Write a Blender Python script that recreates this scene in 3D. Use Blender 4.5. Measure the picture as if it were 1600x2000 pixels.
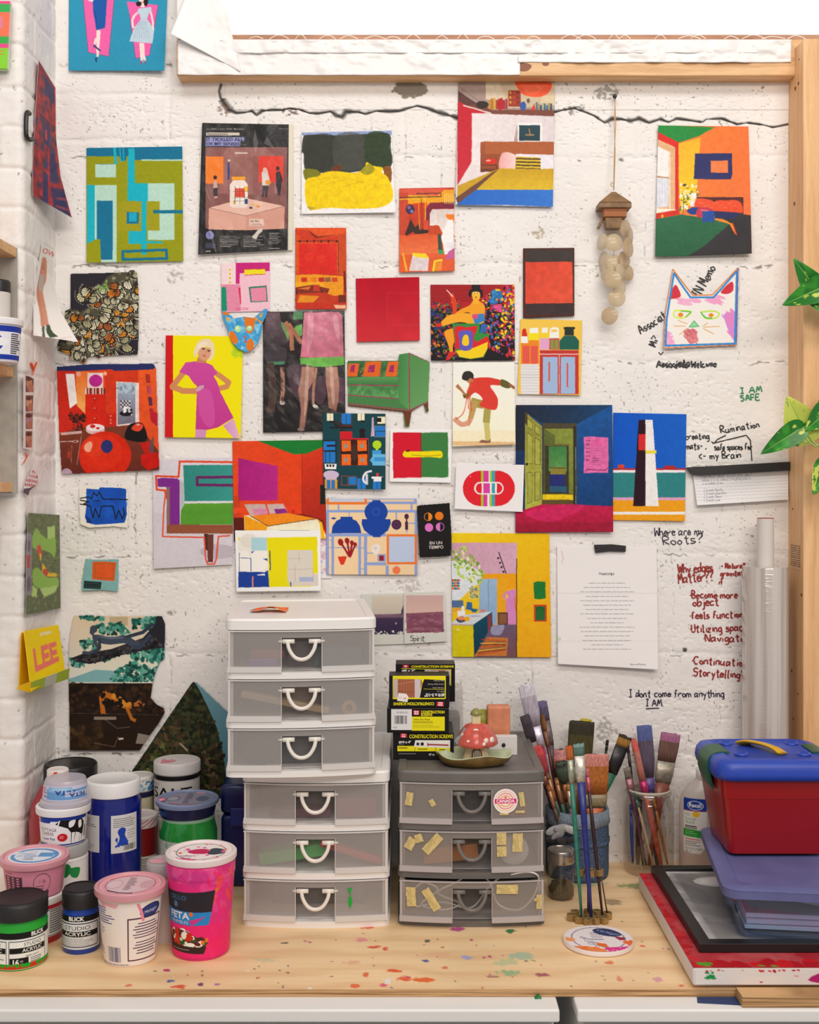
import bpy, bmesh, math, random
import numpy as np
from mathutils import Vector, Matrix
random.seed(7)
for o in list(bpy.data.objects): bpy.data.objects.remove(o)
SC = bpy.context.scene; C = SC.collection
D = 2.46; S = 1.07e-3; HY = 930.0; TZ = 0.75; F = D / S      # wall distance, metres per pixel on the wall, horizon row, table height
CZ = TZ + (1684 - HY) * S                                    # eye height
cam = bpy.data.objects.new('camera', bpy.data.cameras.new('camera')); C.objects.link(cam)
cam.location = (0, -D, CZ); cam.rotation_euler = (math.pi/2, 0, 0)
cam.data.sensor_fit = 'VERTICAL'; cam.data.sensor_height = 24; cam.data.lens = F * 24 / 2000; cam.data.shift_y = -(1000-HY)/2000
cam.data.clip_start = 0.05; SC.camera = cam
W = bpy.data.worlds.new('world'); SC.world = W; W.use_nodes = True
W.node_tree.nodes['Background'].inputs[0].default_value = (1.0, 0.95, 0.91, 1); W.node_tree.nodes['Background'].inputs[1].default_value = 0.52
def area(name, loc, target, sx, sy, power, col):
    l = bpy.data.lights.new(name, 'AREA'); l.shape = 'RECTANGLE'; l.size = sx; l.size_y = sy; l.energy = power; l.color = col
    o = bpy.data.objects.new(name, l); C.objects.link(o); o.location = loc
    o.rotation_euler = (Vector(target) - Vector(loc)).to_track_quat('-Z', 'Y').to_euler(); return o
area('ceiling_and_fill_lamp', (0.15, -1.95, 3.62), (0.05, 0.0, 1.35), 2.6, 0.5, 40, (1.0, 0.96, 0.93))
area('ceiling_and_fill_lamp', (0.75, -3.3, 2.95), (0.0, -0.2, 0.5), 2.4, 0.5, 60, (1.0, 0.90, 0.79))  # unseen front fill, added to brighten the worktop, lower wall and pier side
SC.view_settings.view_transform = 'Standard'; SC.view_settings.look = 'None'; SC.view_settings.gamma = 1.0
SC.view_settings.exposure = -0.38; SC.view_settings.use_curve_mapping = False
def P(px, py, y=0.0):
    k = S * (D + y) / D
    return Vector(((px-800)*k, y, CZ + (HY-py)*k))
def ydep(py, z=TZ):                      # depth at which a surface of height z shows at row py
    return (CZ - z) / (py - HY) * F - D
def T(px, py, z=TZ): return P(px, py, ydep(py, z))
def pxm(y): return S * (D + y) / D        # metres per pixel at depth y
def lin1(c): return c/12.92 if c <= 0.04045 else ((c+0.055)/1.055)**2.4
def hx(h): return tuple(int(h[i:i+2], 16)/255 for i in (0, 2, 4))
def lin(h): return tuple(lin1(c) for c in (hx(h) if isinstance(h, str) else h))
_m = {}
def mat(h, rough=0.5, metal=0.0, coat=0.0, trans=0.0, bump=0.0, bscale=200.0, spec=0.5, vary=0.0):
    key = (h, rough, metal, coat, trans, bump, bscale, spec, vary)
    if key in _m: return _m[key]
    m = bpy.data.materials.new('surface_' + h); m.use_nodes = True; N = m.node_tree.nodes; L = m.node_tree.links; b = N['Principled BSDF']
    b.inputs['Base Color'].default_value = (*lin(h), 1); b.inputs['Roughness'].default_value = rough; b.inputs['Metallic'].default_value = metal
    b.inputs['Coat Weight'].default_value = coat; b.inputs['Specular IOR Level'].default_value = spec
    if trans: b.inputs['Transmission Weight'].default_value = trans
    tc = None
    if bump or vary:
        tc = N.new('ShaderNodeTexCoord'); n = N.new('ShaderNodeTexNoise'); n.inputs['Scale'].default_value = bscale; n.inputs['Detail'].default_value = 4
        L.new(tc.outputs['Object'], n.inputs['Vector'])
        if bump:
            u = N.new('ShaderNodeBump'); u.inputs['Strength'].default_value = bump; u.inputs['Distance'].default_value = 0.002
            L.new(n.outputs['Fac'], u.inputs['Height']); L.new(u.outputs['Normal'], b.inputs['Normal'])
        if vary:
            r = N.new('ShaderNodeMapRange'); r.inputs[1].default_value = 0.3; r.inputs[2].default_value = 0.7; r.inputs[3].default_value = 1-vary; r.inputs[4].default_value = 1+vary
            mx = N.new('ShaderNodeMix'); mx.data_type = 'RGBA'; mx.blend_type = 'MULTIPLY'; mx.inputs[0].default_value = 1
            mx.inputs[6].default_value = (*lin(h), 1); L.new(n.outputs['Fac'], r.inputs[0]); L.new(r.outputs[0], mx.inputs[7]); L.new(mx.outputs[2], b.inputs['Base Color'])
    _m[key] = m; return m
def vmat(name, rough=0.5, bump=0.0, bscale=300.0, coat=0.0, spec=0.5, dist=0.002):   # colour from the mesh's printed colours
    key = ('v', name)
    if key in _m: return _m[key]
    m = bpy.data.materials.new(name); m.use_nodes = True; N = m.node_tree.nodes; L = m.node_tree.links; b = N['Principled BSDF']
    a = N.new('ShaderNodeAttribute'); a.attribute_name = 'Col'; L.new(a.outputs['Color'], b.inputs['Base Color'])
    b.inputs['Roughness'].default_value = rough; b.inputs['Coat Weight'].default_value = coat; b.inputs['Specular IOR Level'].default_value = spec
    if bump:
        tc = N.new('ShaderNodeTexCoord'); n = N.new('ShaderNodeTexNoise'); n.inputs['Scale'].default_value = bscale; n.inputs['Detail'].default_value = 6
        u = N.new('ShaderNodeBump'); u.inputs['Strength'].default_value = bump; u.inputs['Distance'].default_value = dist
        L.new(tc.outputs['Object'], n.inputs['Vector']); L.new(n.outputs['Fac'], u.inputs['Height']); L.new(u.outputs['Normal'], b.inputs['Normal'])
    _m[key] = m; return m
def haze(h, clear=0.45, rough=0.3, key='h'):       # milky plastic: part see-through, part white
    k = (key, h, clear, rough)
    if k in _m: return _m[k]
    m = bpy.data.materials.new('milky_plastic'); m.use_nodes = True; N = m.node_tree.nodes; L = m.node_tree.links; b = N['Principled BSDF']
    b.inputs['Base Color'].default_value = (*lin(h), 1); b.inputs['Roughness'].default_value = rough
    t = N.new('ShaderNodeBsdfTransparent'); x = N.new('ShaderNodeMixShader'); x.inputs[0].default_value = clear
    L.new(b.outputs[0], x.inputs[1]); L.new(t.outputs[0], x.inputs[2]); L.new(x.outputs[0], N['Material Output'].inputs[0])
    _m[k] = m; return m
def glass(h='f4f6f4', clear=0.93, rough=0.03):     # thin clear wall: see-through with a gloss that grows at the rim
    k = ('glass', h, clear)
    if k in _m: return _m[k]
    m = bpy.data.materials.new('clear_wall'); m.use_nodes = True; N = m.node_tree.nodes; L = m.node_tree.links; b = N.new('ShaderNodeBsdfGlossy')
    b.inputs['Color'].default_value = (.9, .9, .9, 1); b.inputs['Roughness'].default_value = rough
    t = N.new('ShaderNodeBsdfTransparent'); t.inputs[0].default_value = (*lin(h), 1)
    lw = N.new('ShaderNodeLayerWeight'); lw.inputs[0].default_value = 0.25
    r = N.new('ShaderNodeMapRange'); r.inputs[3].default_value = 1-clear; r.inputs[4].default_value = 0.35
    x = N.new('ShaderNodeMixShader'); L.new(lw.outputs['Facing'], r.inputs[0]); L.new(r.outputs[0], x.inputs[0])
    L.new(t.outputs[0], x.inputs[1]); L.new(b.outputs[0], x.inputs[2]); L.new(x.outputs[0], N['Material Output'].inputs[0])
    _m[k] = m; return m
def wood(name, base, dark, stretch=(1, 12, 12), rough=0.55, scale=6.0, strength=1.0):
    k = ('wood', name)
    if k in _m: return _m[k]
    m = bpy.data.materials.new(name); m.use_nodes = True; N = m.node_tree.nodes; L = m.node_tree.links; b = N['Principled BSDF']
    tc = N.new('ShaderNodeTexCoord'); mp = N.new('ShaderNodeMapping'); mp.inputs['Scale'].default_value = stretch
    n = N.new('ShaderNodeTexNoise'); n.inputs['Scale'].default_value = scale; n.inputs['Detail'].default_value = 8; n.inputs['Distortion'].default_value = 0.6
    w = N.new('ShaderNodeTexNoise'); w.inputs['Scale'].default_value = scale*9; w.inputs['Detail'].default_value = 3
    r = N.new('ShaderNodeValToRGB'); r.color_ramp.elements[0].position = 0.32; r.color_ramp.elements[0].color = (*lin(dark), 1)
    r.color_ramp.elements[1].position = 0.62; r.color_ramp.elements[1].color = (*lin(base), 1)
    mx = N.new('ShaderNodeMix'); mx.inputs[0].default_value = 0.25
    L.new(tc.outputs['Object'], mp.inputs[0]); L.new(mp.outputs[0], n.inputs['Vector']); L.new(mp.outputs[0], w.inputs['Vector'])
    L.new(n.outputs['Fac'], mx.inputs[2]); L.new(w.outputs['Fac'], mx.inputs[3]); L.new(mx.outputs[0], r.inputs[0]); L.new(r.outputs[0], b.inputs['Base Color'])
    u = N.new('ShaderNodeBump'); u.inputs['Strength'].default_value = 0.25; u.inputs['Distance'].default_value = 0.001
    L.new(mx.outputs[0], u.inputs['Height']); L.new(u.outputs['Normal'], b.inputs['Normal']); b.inputs['Roughness'].default_value = rough
    _m[k] = m; return m
def tag(o, label=None, cat=None, group=None, kind=None):
    if label: o['label'] = label
    if cat: o['category'] = cat
    if group: o['group'] = group
    if kind: o['kind'] = kind
    return o
def thing(name, label, cat, loc=(0, 0, 0), rz=0.0, group=None, rx=0.0, ry=0.0):
    o = bpy.data.objects.new(name, None); C.objects.link(o); o.location = loc; o.rotation_euler = (rx, ry, rz); o.empty_display_size = 0.05
    return tag(o, label, cat, group)
def link(name, me, m, parent=None, smooth=False, loc=None):
    for x in (m if isinstance(m, (list, tuple)) else [m]): me.materials.append(x)
    o = bpy.data.objects.new(name, me); C.objects.link(o)
    if parent: o.parent = parent
    if loc is not None: o.location = loc
    if smooth: me.shade_smooth()
    return o
def obj(name, bm, m, parent=None, smooth=False, loc=None, auto=None):
    bmesh.ops.recalc_face_normals(bm, faces=bm.faces[:])
    me = bpy.data.meshes.new(name); bm.to_mesh(me); bm.free()
    o = link(name, me, m, parent, smooth, loc)
    if auto: me.shade_smooth(); me.set_sharp_from_angle(angle=math.radians(auto))
    return o
def box(bm, x0, x1, y0, y1, z0, z1, bev=0.0, seg=2, mi=0):
    r = bmesh.ops.create_cube(bm, size=1); vs = r['verts']
    for v in vs: v.co = Vector(((x0+x1)/2 + v.co.x*(x1-x0), (y0+y1)/2 + v.co.y*(y1-y0), (z0+z1)/2 + v.co.z*(z1-z0)))
    fs = set(f for v in vs for f in v.link_faces)
    for f in fs: f.material_index = mi
    if bev: bmesh.ops.bevel(bm, geom=list(set(e for v in vs for e in v.link_edges)), offset=bev, segments=seg, affect='EDGES', profile=0.5, clamp_overlap=True)
    return vs
def lathe(bm, prof, seg=48, cx=0, cy=0, wob=None, mi=0):      # prof: list of (r, z)
    rings = []
    for (r, z) in prof:
        if r < 1e-6: rings.append([bm.verts.new((cx, cy, z))])
        else:
            rings.append([bm.verts.new((cx+r*(wob(i/seg, z) if wob else 1)*math.cos(2*math.pi*i/seg), cy+r*(wob(i/seg, z) if wob else 1)*math.sin(2*math.pi*i/seg), z)) for i in range(seg)])
    for a, b in zip(rings, rings[1:]):
        for i in range(seg):
            j = (i+1) % seg
            if len(a) == 1 and len(b) == 1: continue
            f = bm.faces.new([a[0], b[j], b[i]] if len(a) == 1 else [a[i], a[j], b[0]] if len(b) == 1 else [a[i], a[j], b[j], b[i]]); f.material_index = mi
    return bm
def tube(bm, pts, rad, seg=10, cap=True, mi=0, flat=None):    # swept tube; rad number or list; flat = (a, b) scales the section
    pts = [Vector(p) for p in pts]; n = len(pts); rings = []; up = Vector((0.13, 0.21, 0.97)); pa = None
    for i, p in enumerate(pts):
        t = (pts[min(i+1, n-1)] - pts[max(i-1, 0)]).normalized()
        if pa is None:
            a = t.cross(up) if abs(t.dot(up)) < 0.98 else t.cross(Vector((1, 0, 0)))
            a.normalize()
        else: a = (pa - t*pa.dot(t)).normalized()
        pa = a; b = t.cross(a); r = rad[i] if isinstance(rad, (list, tuple)) else rad
        fa, fb = (flat[i] if isinstance(flat, list) else flat) if flat else (1, 1)
        rings.append([bm.verts.new(p + a*(r*fa*math.cos(2*math.pi*k/seg)) + b*(r*fb*math.sin(2*math.pi*k/seg))) for k in range(seg)])
    for r0, r1 in zip(rings, rings[1:]):
        for k in range(seg):
            j = (k+1) % seg; f = bm.faces.new([r0[k], r0[j], r1[j], r1[k]]); f.material_index = mi
    if cap:
        for r_ in (rings[0], rings[-1][::-1]):
            f = bm.faces.new(r_[::-1]); f.material_index = mi
    return bm
def prism(bm, pts, h, z0=0.0, mi=0):                          # closed outline in xy, extruded along z
    a = [bm.verts.new((p[0], p[1], z0)) for p in pts]; b = [bm.verts.new((p[0], p[1], z0+h)) for p in pts]; n = len(pts)
    fs = [bm.faces.new(a[::-1]), bm.faces.new(b)] + [bm.faces.new([a[i], a[(i+1) % n], b[(i+1) % n], b[i]]) for i in range(n)]
    for f in fs: f.material_index = mi
    return fs
def rrect(w, d, r, seg=6, bow=0.0, n=10):                     # rounded rectangle, front (-y) side bowed outwards
    pts = []
    for cx, cy, a0 in ((w/2-r, d/2-r, 0), (-w/2+r, d/2-r, 90), (-w/2+r, -d/2+r, 180), (w/2-r, -d/2+r, 270)):
        for k in range(seg+1):
            a = math.radians(a0 + 90*k/seg); pts.append((cx+r*math.cos(a), cy+r*math.sin(a)))
        if a0 == 180:
            for k in range(1, n): pts.append((-w/2+r + (w-2*r)*k/n, -d/2))
    if bow: pts = [(x, y - bow*(1-(2*x/w)**2)*(1 if y < 0 else 0)) for x, y in pts]
    return pts
def copy_tree(o, parent=None):
    c = o.copy(); C.objects.link(c)
    if parent: c.parent = parent
    for ch in list(o.children): copy_tree(ch, c)
    return c
def vnoise(X, Y, s, seed=0):             # smooth value noise, 0..1
    rs = np.random.RandomState(seed); g = rs.rand(64, 64); x = np.asarray(X)/s + 17.3; y = np.asarray(Y)/s + 9.1
    xi = np.floor(x).astype(int); yi = np.floor(y).astype(int); fx = x-xi; fy = y-yi; fx = fx*fx*(3-2*fx); fy = fy*fy*(3-2*fy)
    a = g[yi % 64, xi % 64]; b = g[yi % 64, (xi+1) % 64]; c = g[(yi+1) % 64, xi % 64]; d = g[(yi+1) % 64, (xi+1) % 64]
    return (a*(1-fx)+b*fx)*(1-fy) + (c*(1-fx)+d*fx)*fy
def fbm(X, Y, s, seed=0, o=4):
    t = 0; k = 0
    for i in range(o): t = t + vnoise(X, Y, s/2**i, seed+i)/2**i; k += 1/2**i
    return t/k
_tx = {}
def textmesh(s, bold=0.0):
    if (s, bold) in _tx: return _tx[(s, bold)]
    cu = bpy.data.curves.new('text', 'FONT'); cu.body = s; cu.size = 1; cu.offset = bold; cu.resolution_u = 3
    o = bpy.data.objects.new('text', cu); C.objects.link(o); bpy.context.view_layer.update()
    me = o.evaluated_get(bpy.context.evaluated_depsgraph_get()).to_mesh(); me.calc_loop_triangles()
    v = np.array([x.co[:2] for x in me.vertices]).reshape(-1, 2); t = np.array([x.vertices[:] for x in me.loop_triangles]).reshape(-1, 3)
    o.to_mesh_clear(); bpy.data.objects.remove(o); bpy.data.curves.remove(cu); _tx[(s, bold)] = (v, t); return v, t
def smoothline(pts, n=6, closed=False):
    pts = [np.array(p, float) for p in pts]; m = len(pts); out = []
    if m < 3: return [tuple(p) for p in pts]
    for i in range(m if closed else m-1):
        p0 = pts[i-1] if (closed or i > 0) else pts[0]; p1 = pts[i]; p2 = pts[(i+1) % m]; p3 = pts[(i+2) % m] if (closed or i+2 < m) else pts[-1]
        for k in range(n):
            t = k/n; out.append(tuple(0.5*(2*p1+(p2-p0)*t+(2*p0-5*p1+4*p2-p3)*t*t+(3*p1-p0-3*p2+p3)*t**3)))
    if not closed: out.append(tuple(pts[-1]))
    return out
class Art:                                # a flat picture painted with shapes; coordinates are photo pixels (or any view set with v())
    def __init__(s, x0, y0, x1, y1, bg='ffffff', r=0.8):
        s.x0, s.y0, s.x1, s.y1, s.r = x0, y0, x1, y1, r
        s.k = r*2; s.w = int((x1-x0)*s.k)+2; s.h = int((y1-y0)*s.k)+2
        s.c = np.empty((s.h, s.w, 3)); s.c[:] = hx(bg); s.m = np.ones((s.h, s.w), bool); s.v()
    def v(s, ox=0, oy=0, sc=1.0): s.ox, s.oy, s.sc = ox, oy, sc; return s
    def t(s, pts):
        p = np.array(pts, float).reshape(-1, 2); return np.stack([(s.ox+p[:, 0]/s.sc-s.x0)*s.k, (s.oy+p[:, 1]/s.sc-s.y0)*s.k], 1)
    def _mask(s, q):
        a = np.floor(q.min(0)).astype(int); b = np.ceil(q.max(0)).astype(int)+1
        a = np.maximum(a, 0); b = np.minimum(b, (s.w, s.h))
        if (b <= a).any(): return None
        X, Y = np.meshgrid(np.arange(a[0], b[0])+.5, np.arange(a[1], b[1])+.5); M = np.zeros(X.shape, bool); n = len(q)
        for i in range(n):
            (xa, ya), (xb, yb) = q[i], q[(i+1) % n]
            if ya == yb: continue
            M ^= ((ya > Y) != (yb > Y)) & (X < (xb-xa)*(Y-ya)/(yb-ya)+xa)
        return (slice(a[1], b[1]), slice(a[0], b[0])), M
    def _fill(s, q, c, al=1.0, c2=None, ang=90, mul=None):
        r = s._mask(q)
        if r is None: return s
        sl, M = r; col = np.array(hx(c)); reg = s.c[sl]
        if c2 is not None:
            X, Y = np.meshgrid(np.arange(M.shape[1]), np.arange(M.shape[0])); a = math.radians(ang)
            d = X*math.cos(a)+Y*math.sin(a); dm = d[M] if M.any() else d
            g = np.clip((d-dm.min())/max(np.ptp(dm), 1e-6), 0, 1)[..., None]; colm = col*(1-g)+np.array(hx(c2))*g
            reg[M] = reg[M]*(1-al)+colm[M]*al
        else: reg[M] = reg[M]*(1-al)+col*al
        return s
    def poly(s, pts, c, al=1.0, c2=None, ang=90, sm=False):
        return s._fill(s.t(smoothline(pts, 5, True) if sm else pts), c, al, c2, ang)
    def rect(s, x0, y0, x1, y1, c, al=1.0, c2=None, ang=90): return s.poly([(x0, y0), (x1, y0), (x1, y1), (x0, y1)], c, al, c2, ang)
    def ell(s, cx, cy, rx, ry, c, al=1.0, rot=0, c2=None, ang=90, n=40):
        a = math.radians(rot)
        return s.poly([(cx+rx*math.cos(t)*math.cos(a)-ry*math.sin(t)*math.sin(a), cy+rx*math.cos(t)*math.sin(a)+ry*math.sin(t)*math.cos(a)) for t in np.linspace(0, 2*math.pi, n, endpoint=False)], c, al, c2, ang)
    def line(s, pts, w, c, al=1.0, closed=False, sm=False):
        if sm: pts = smoothline(pts, 5, closed)
        pts = list(pts)+([pts[0]] if closed else [])
        for (xa, ya), (xb, yb) in zip(pts, pts[1:]):
            dx, dy = xb-xa, yb-ya; l = math.hypot(dx, dy) or 1; nx, ny = -dy/l*w/2, dx/l*w/2; ex, ey = dx/l*w*.3, dy/l*w*.3
            s.poly([(xa+nx-ex, ya+ny-ey), (xb+nx+ex, yb+ny+ey), (xb-nx+ex, yb-ny+ey), (xa-nx-ex, ya-ny-ey)], c, al)
        return s
    def frame(s, x0, y0, x1, y1, w, c): return s.line([(x0, y0), (x1, y0), (x1, y1), (x0, y1)], w, c, closed=True)
    def dabs(s, pts, cols, n, size, seed=1, al=1.0, asp=1.6, rot=None):    # random dabs of paint inside an outline
        rs = random.Random(seed); q = np.array(pts, float); (xa, ya), (xb, yb) = q.min(0), q.max(0); k = 0; ln = len(q)
        for _ in range(n*6):
            if k >= n: break
            x, y = rs.uniform(xa, xb), rs.uniform(ya, yb); ins = False
            for i in range(ln):
                (x1, y1), (x2, y2) = q[i], q[(i+1) % ln]
                if (y1 > y) != (y2 > y) and x < (x2-x1)*(y-y1)/(y2-y1)+x1: ins = not ins
            if not ins: continue
            k += 1; z = size*rs.uniform(.5, 1.3); s.ell(x, y, z*asp, z, rs.choice(cols), al, rs.uniform(0, 180) if rot is None else rot+rs.uniform(-15, 15), n=8)
        return s
    def noise(s, amp, sc=6.0, seed=0, sx=1.0):
        X, Y = np.meshgrid(np.arange(s.w)/s.k, np.arange(s.h)/s.k); n = (fbm(X/sx, Y, sc, seed, 3)-.5)*2*amp; s.c = np.clip(s.c*(1+n[..., None]), 0, 1); return s
    def text(s, tx, x, y, h, c, rot=0, bold=0.0, al=1.0, cen=False, sx=1.0, flip=False):    # h = cap height, (x, y) = baseline start
        v, t = textmesh(tx, bold)
        if not len(v): return s
        k = h/0.70; p = v*k; p = p*np.array([sx, 1.0])
        if cen: p = p-np.array([p[:, 0].max()/2, 0])
        a = math.radians(rot); p = np.stack([p[:, 0], -p[:, 1]], 1)
        if flip: p = -p
        p = np.stack([p[:, 0]*math.cos(a)-p[:, 1]*math.sin(a)+x, p[:, 0]*math.sin(a)+p[:, 1]*math.cos(a)+y], 1); q = s.t(p)
        for tri in t: s._fill(q[tri], c, al)
        return s
    def lines(s, x0, y0, x1, n, dy, c, w=1.0, seed=3, al=0.8, cen=False):    # rows of print too small to read
        rs = random.Random(seed)
        for i in range(n):
            e = x0+(x1-x0)*rs.uniform(.55, 1.0); x = x0
            if cen: d = (x1-e)/2; x, e = x0+d, x0+d+(e-x0)
            while x < e:
                l = (x1-x0)*rs.uniform(.04, .13); s.line([(x, y0+i*dy), (min(x+l, e), y0+i*dy)], w, c, al); x += l+(x1-x0)*.02
        return s
    def bars(s, x0, y0, x1, y1, c='1a1a1a', n=14, seed=1):     # bar code
        rs = random.Random(seed); x = x0; u = (x1-x0)/(n*2.6)
        while x < x1-u:
            w = u*rs.choice((1, 1, 2)); s.rect(x, y0, min(x+w, x1), y1, c); x += w+u*rs.choice((1, 1, 1.6))
        return s
    p, q, l, d, e, x = poly, rect, line, dabs, ell, text
    def keep(s, pts, sm=False):                # cut the sheet to this outline
        q = s.t(smoothline(pts, 5, True) if sm else pts); r = s._mask(q); s.m[:] = False
        if r: s.m[r[0]] = r[1]
        return s
    def sample(s, X, Y):                       # colours (linear) at photo coordinates
        i = np.clip(np.round((X-s.x0)*s.k).astype(int), 0, s.w-2); j = np.clip(np.round((Y-s.y0)*s.k).astype(int), 0, s.h-2)
        i0 = np.maximum(i-1, 0); j0 = np.maximum(j-1, 0)
        c = (s.c[j, i]+s.c[j0, i]+s.c[j, i0]+s.c[j0, i0])/4
        return np.minimum(np.where(c <= .04045, c/12.92, ((c+.055)/1.055)**2.4)*1.07, .93), s.m[j, i]
def gridmesh(name, V, col=None, mask=None, skirt=None):      # V (n, m, 3) positions; col (n, m, 3) linear colours
    n, m = V.shape[:2]; idx = np.arange(n*m).reshape(n, m)
    q = np.stack([idx[:-1, :-1], idx[1:, :-1], idx[1:, 1:], idx[:-1, 1:]], -1).reshape(-1, 4)
    if mask is not None:
        k = mask.reshape(-1); cnt = k[q].sum(1); q = q[cnt >= 3]
    vs = V.reshape(-1, 3); cs = None if col is None else col.reshape(-1, 3)
    used = np.unique(q); rm = -np.ones(len(vs), int); rm[used] = np.arange(len(used)); vs = vs[used]; q = rm[q]
    if cs is not None: cs = cs[used]
    if skirt is not None:                                    # give the sheet an edge: border loop pushed back
        e = np.concatenate([q[:, [0, 1]], q[:, [1, 2]], q[:, [2, 3]], q[:, [3, 0]]]); se = set(map(tuple, e.tolist()))
        bd = np.array([(a, b) for a, b in se if (b, a) not in se]); bv = np.unique(bd); mp = {int(v): len(vs)+i for i, v in enumerate(bv)}
        vs = np.concatenate([vs, vs[bv]+np.array(skirt)]); q = np.concatenate([q, np.array([[b, a, mp[int(a)], mp[int(b)]] for a, b in bd.tolist()])])
        if cs is not None: cs = np.concatenate([cs, np.full((len(bv), 3), .75)])
    me = bpy.data.meshes.new(name); me.vertices.add(len(vs)); me.vertices.foreach_set('co', np.ascontiguousarray(vs, dtype=np.float32).ravel())
    me.loops.add(q.size); me.loops.foreach_set('vertex_index', q.ravel().astype(np.int32)); me.polygons.add(len(q))
    me.polygons.foreach_set('loop_start', np.arange(0, q.size, 4, dtype=np.int32)); me.polygons.foreach_set('loop_total', np.full(len(q), 4, np.int32))
    me.update(); me.validate()
    if cs is not None:
        a = me.color_attributes.new('Col', 'FLOAT_COLOR', 'POINT'); a.data.foreach_set('color', np.concatenate([cs, np.ones((len(cs), 1))], 1).astype(np.float32).ravel())
    me.shade_smooth(); return me
PM = {'matte': vmat('printed_paper', 0.62, 0.05, 120, spec=0.14), 'gloss': vmat('glossy_page', 0.42, 0.06, 90, spec=0.16), 'shiny': vmat('crumpled_glossy_page', 0.28, 0.30, 26, spec=0.35, dist=0.006),
      'paint': vmat('painted_sheet', 0.55, 0.25, 220, spec=0.2), 'cloth': vmat('woven_patch', 0.85, 0.5, 900)}
faceL = 0
def sheet(name, label, cat, art, q, m='matte', b=3.0, bl=0, br=0, tl=0, tr=0, bc=0, w=0.0, ws=60, thick=0.4, group=None, seed=5, parent=None, face=None, bow=0):
    """paper on the wall: q = corner pixels TL, TR, BR, BL; lifts in millimetres off the wall at the corners"""
    (ax, ay), (bx, by), (cx, cy), (dx, dy) = q
    n = max(4, int(max(dy-ay, cy-by)*art.r)); mm = max(4, int(max(bx-ax, cx-dx)*art.r))
    v, u = np.meshgrid(np.linspace(0, 1, n), np.linspace(0, 1, mm), indexing='ij')
    X = (1-v)*((1-u)*ax+u*bx)+v*((1-u)*dx+u*cx); Y = (1-v)*((1-u)*ay+u*by)+v*((1-u)*dy+u*cy)
    off = b+bl*(1-u)**2*v**2+br*u**2*v**2+tl*(1-u)**2*(1-v)**2+tr*u**2*(1-v)**2+bc*v**2+bow*4*u*(1-u)+w*(fbm(X, Y, ws, seed, 3)-.5)
    col, mk = art.sample(X, Y)
    if face: V = face(X, Y, off/1000)
    else:
        y = -off/1000; k = S*(D+y)/D; V = np.stack([(X-800)*k, y, CZ+(HY-Y)*k], -1)
    me = gridmesh(name, V, col, mk if not art.m.all() else None, (0, thick/1000, 0) if face is not faceL else (-thick/1000, 0, 0))
    o = link(name, me, PM[m] if isinstance(m, str) else m, parent)
    return tag(o, label, cat, group)
def patch(name, art, prof, z0, z1, a0, a1, parent, m=None, lift=0.0003, cx=0, cy=0, seed=0):
    """printed label wrapped round a pot: prof(z) -> radius; angles in degrees, -90 faces the camera; art spans the unrolled patch"""
    n = max(3, int(art.h/2)); mm = max(3, int(art.w/2)); v, u = np.meshgrid(np.linspace(0, 1, n), np.linspace(0, 1, mm), indexing='ij')
    Z = z1+(z0-z1)*v; A = np.radians(a0+(a1-a0)*u); R = np.vectorize(prof)(Z)+lift
    col, mk = art.sample(art.x0+u*(art.x1-art.x0), art.y0+v*(art.y1-art.y0))
    V = np.stack([cx+R*np.cos(A), cy+R*np.sin(A), Z], -1)
    return link(name, gridmesh(name, V, col, mk if not art.m.all() else None), m or PM['gloss'], parent)
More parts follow.
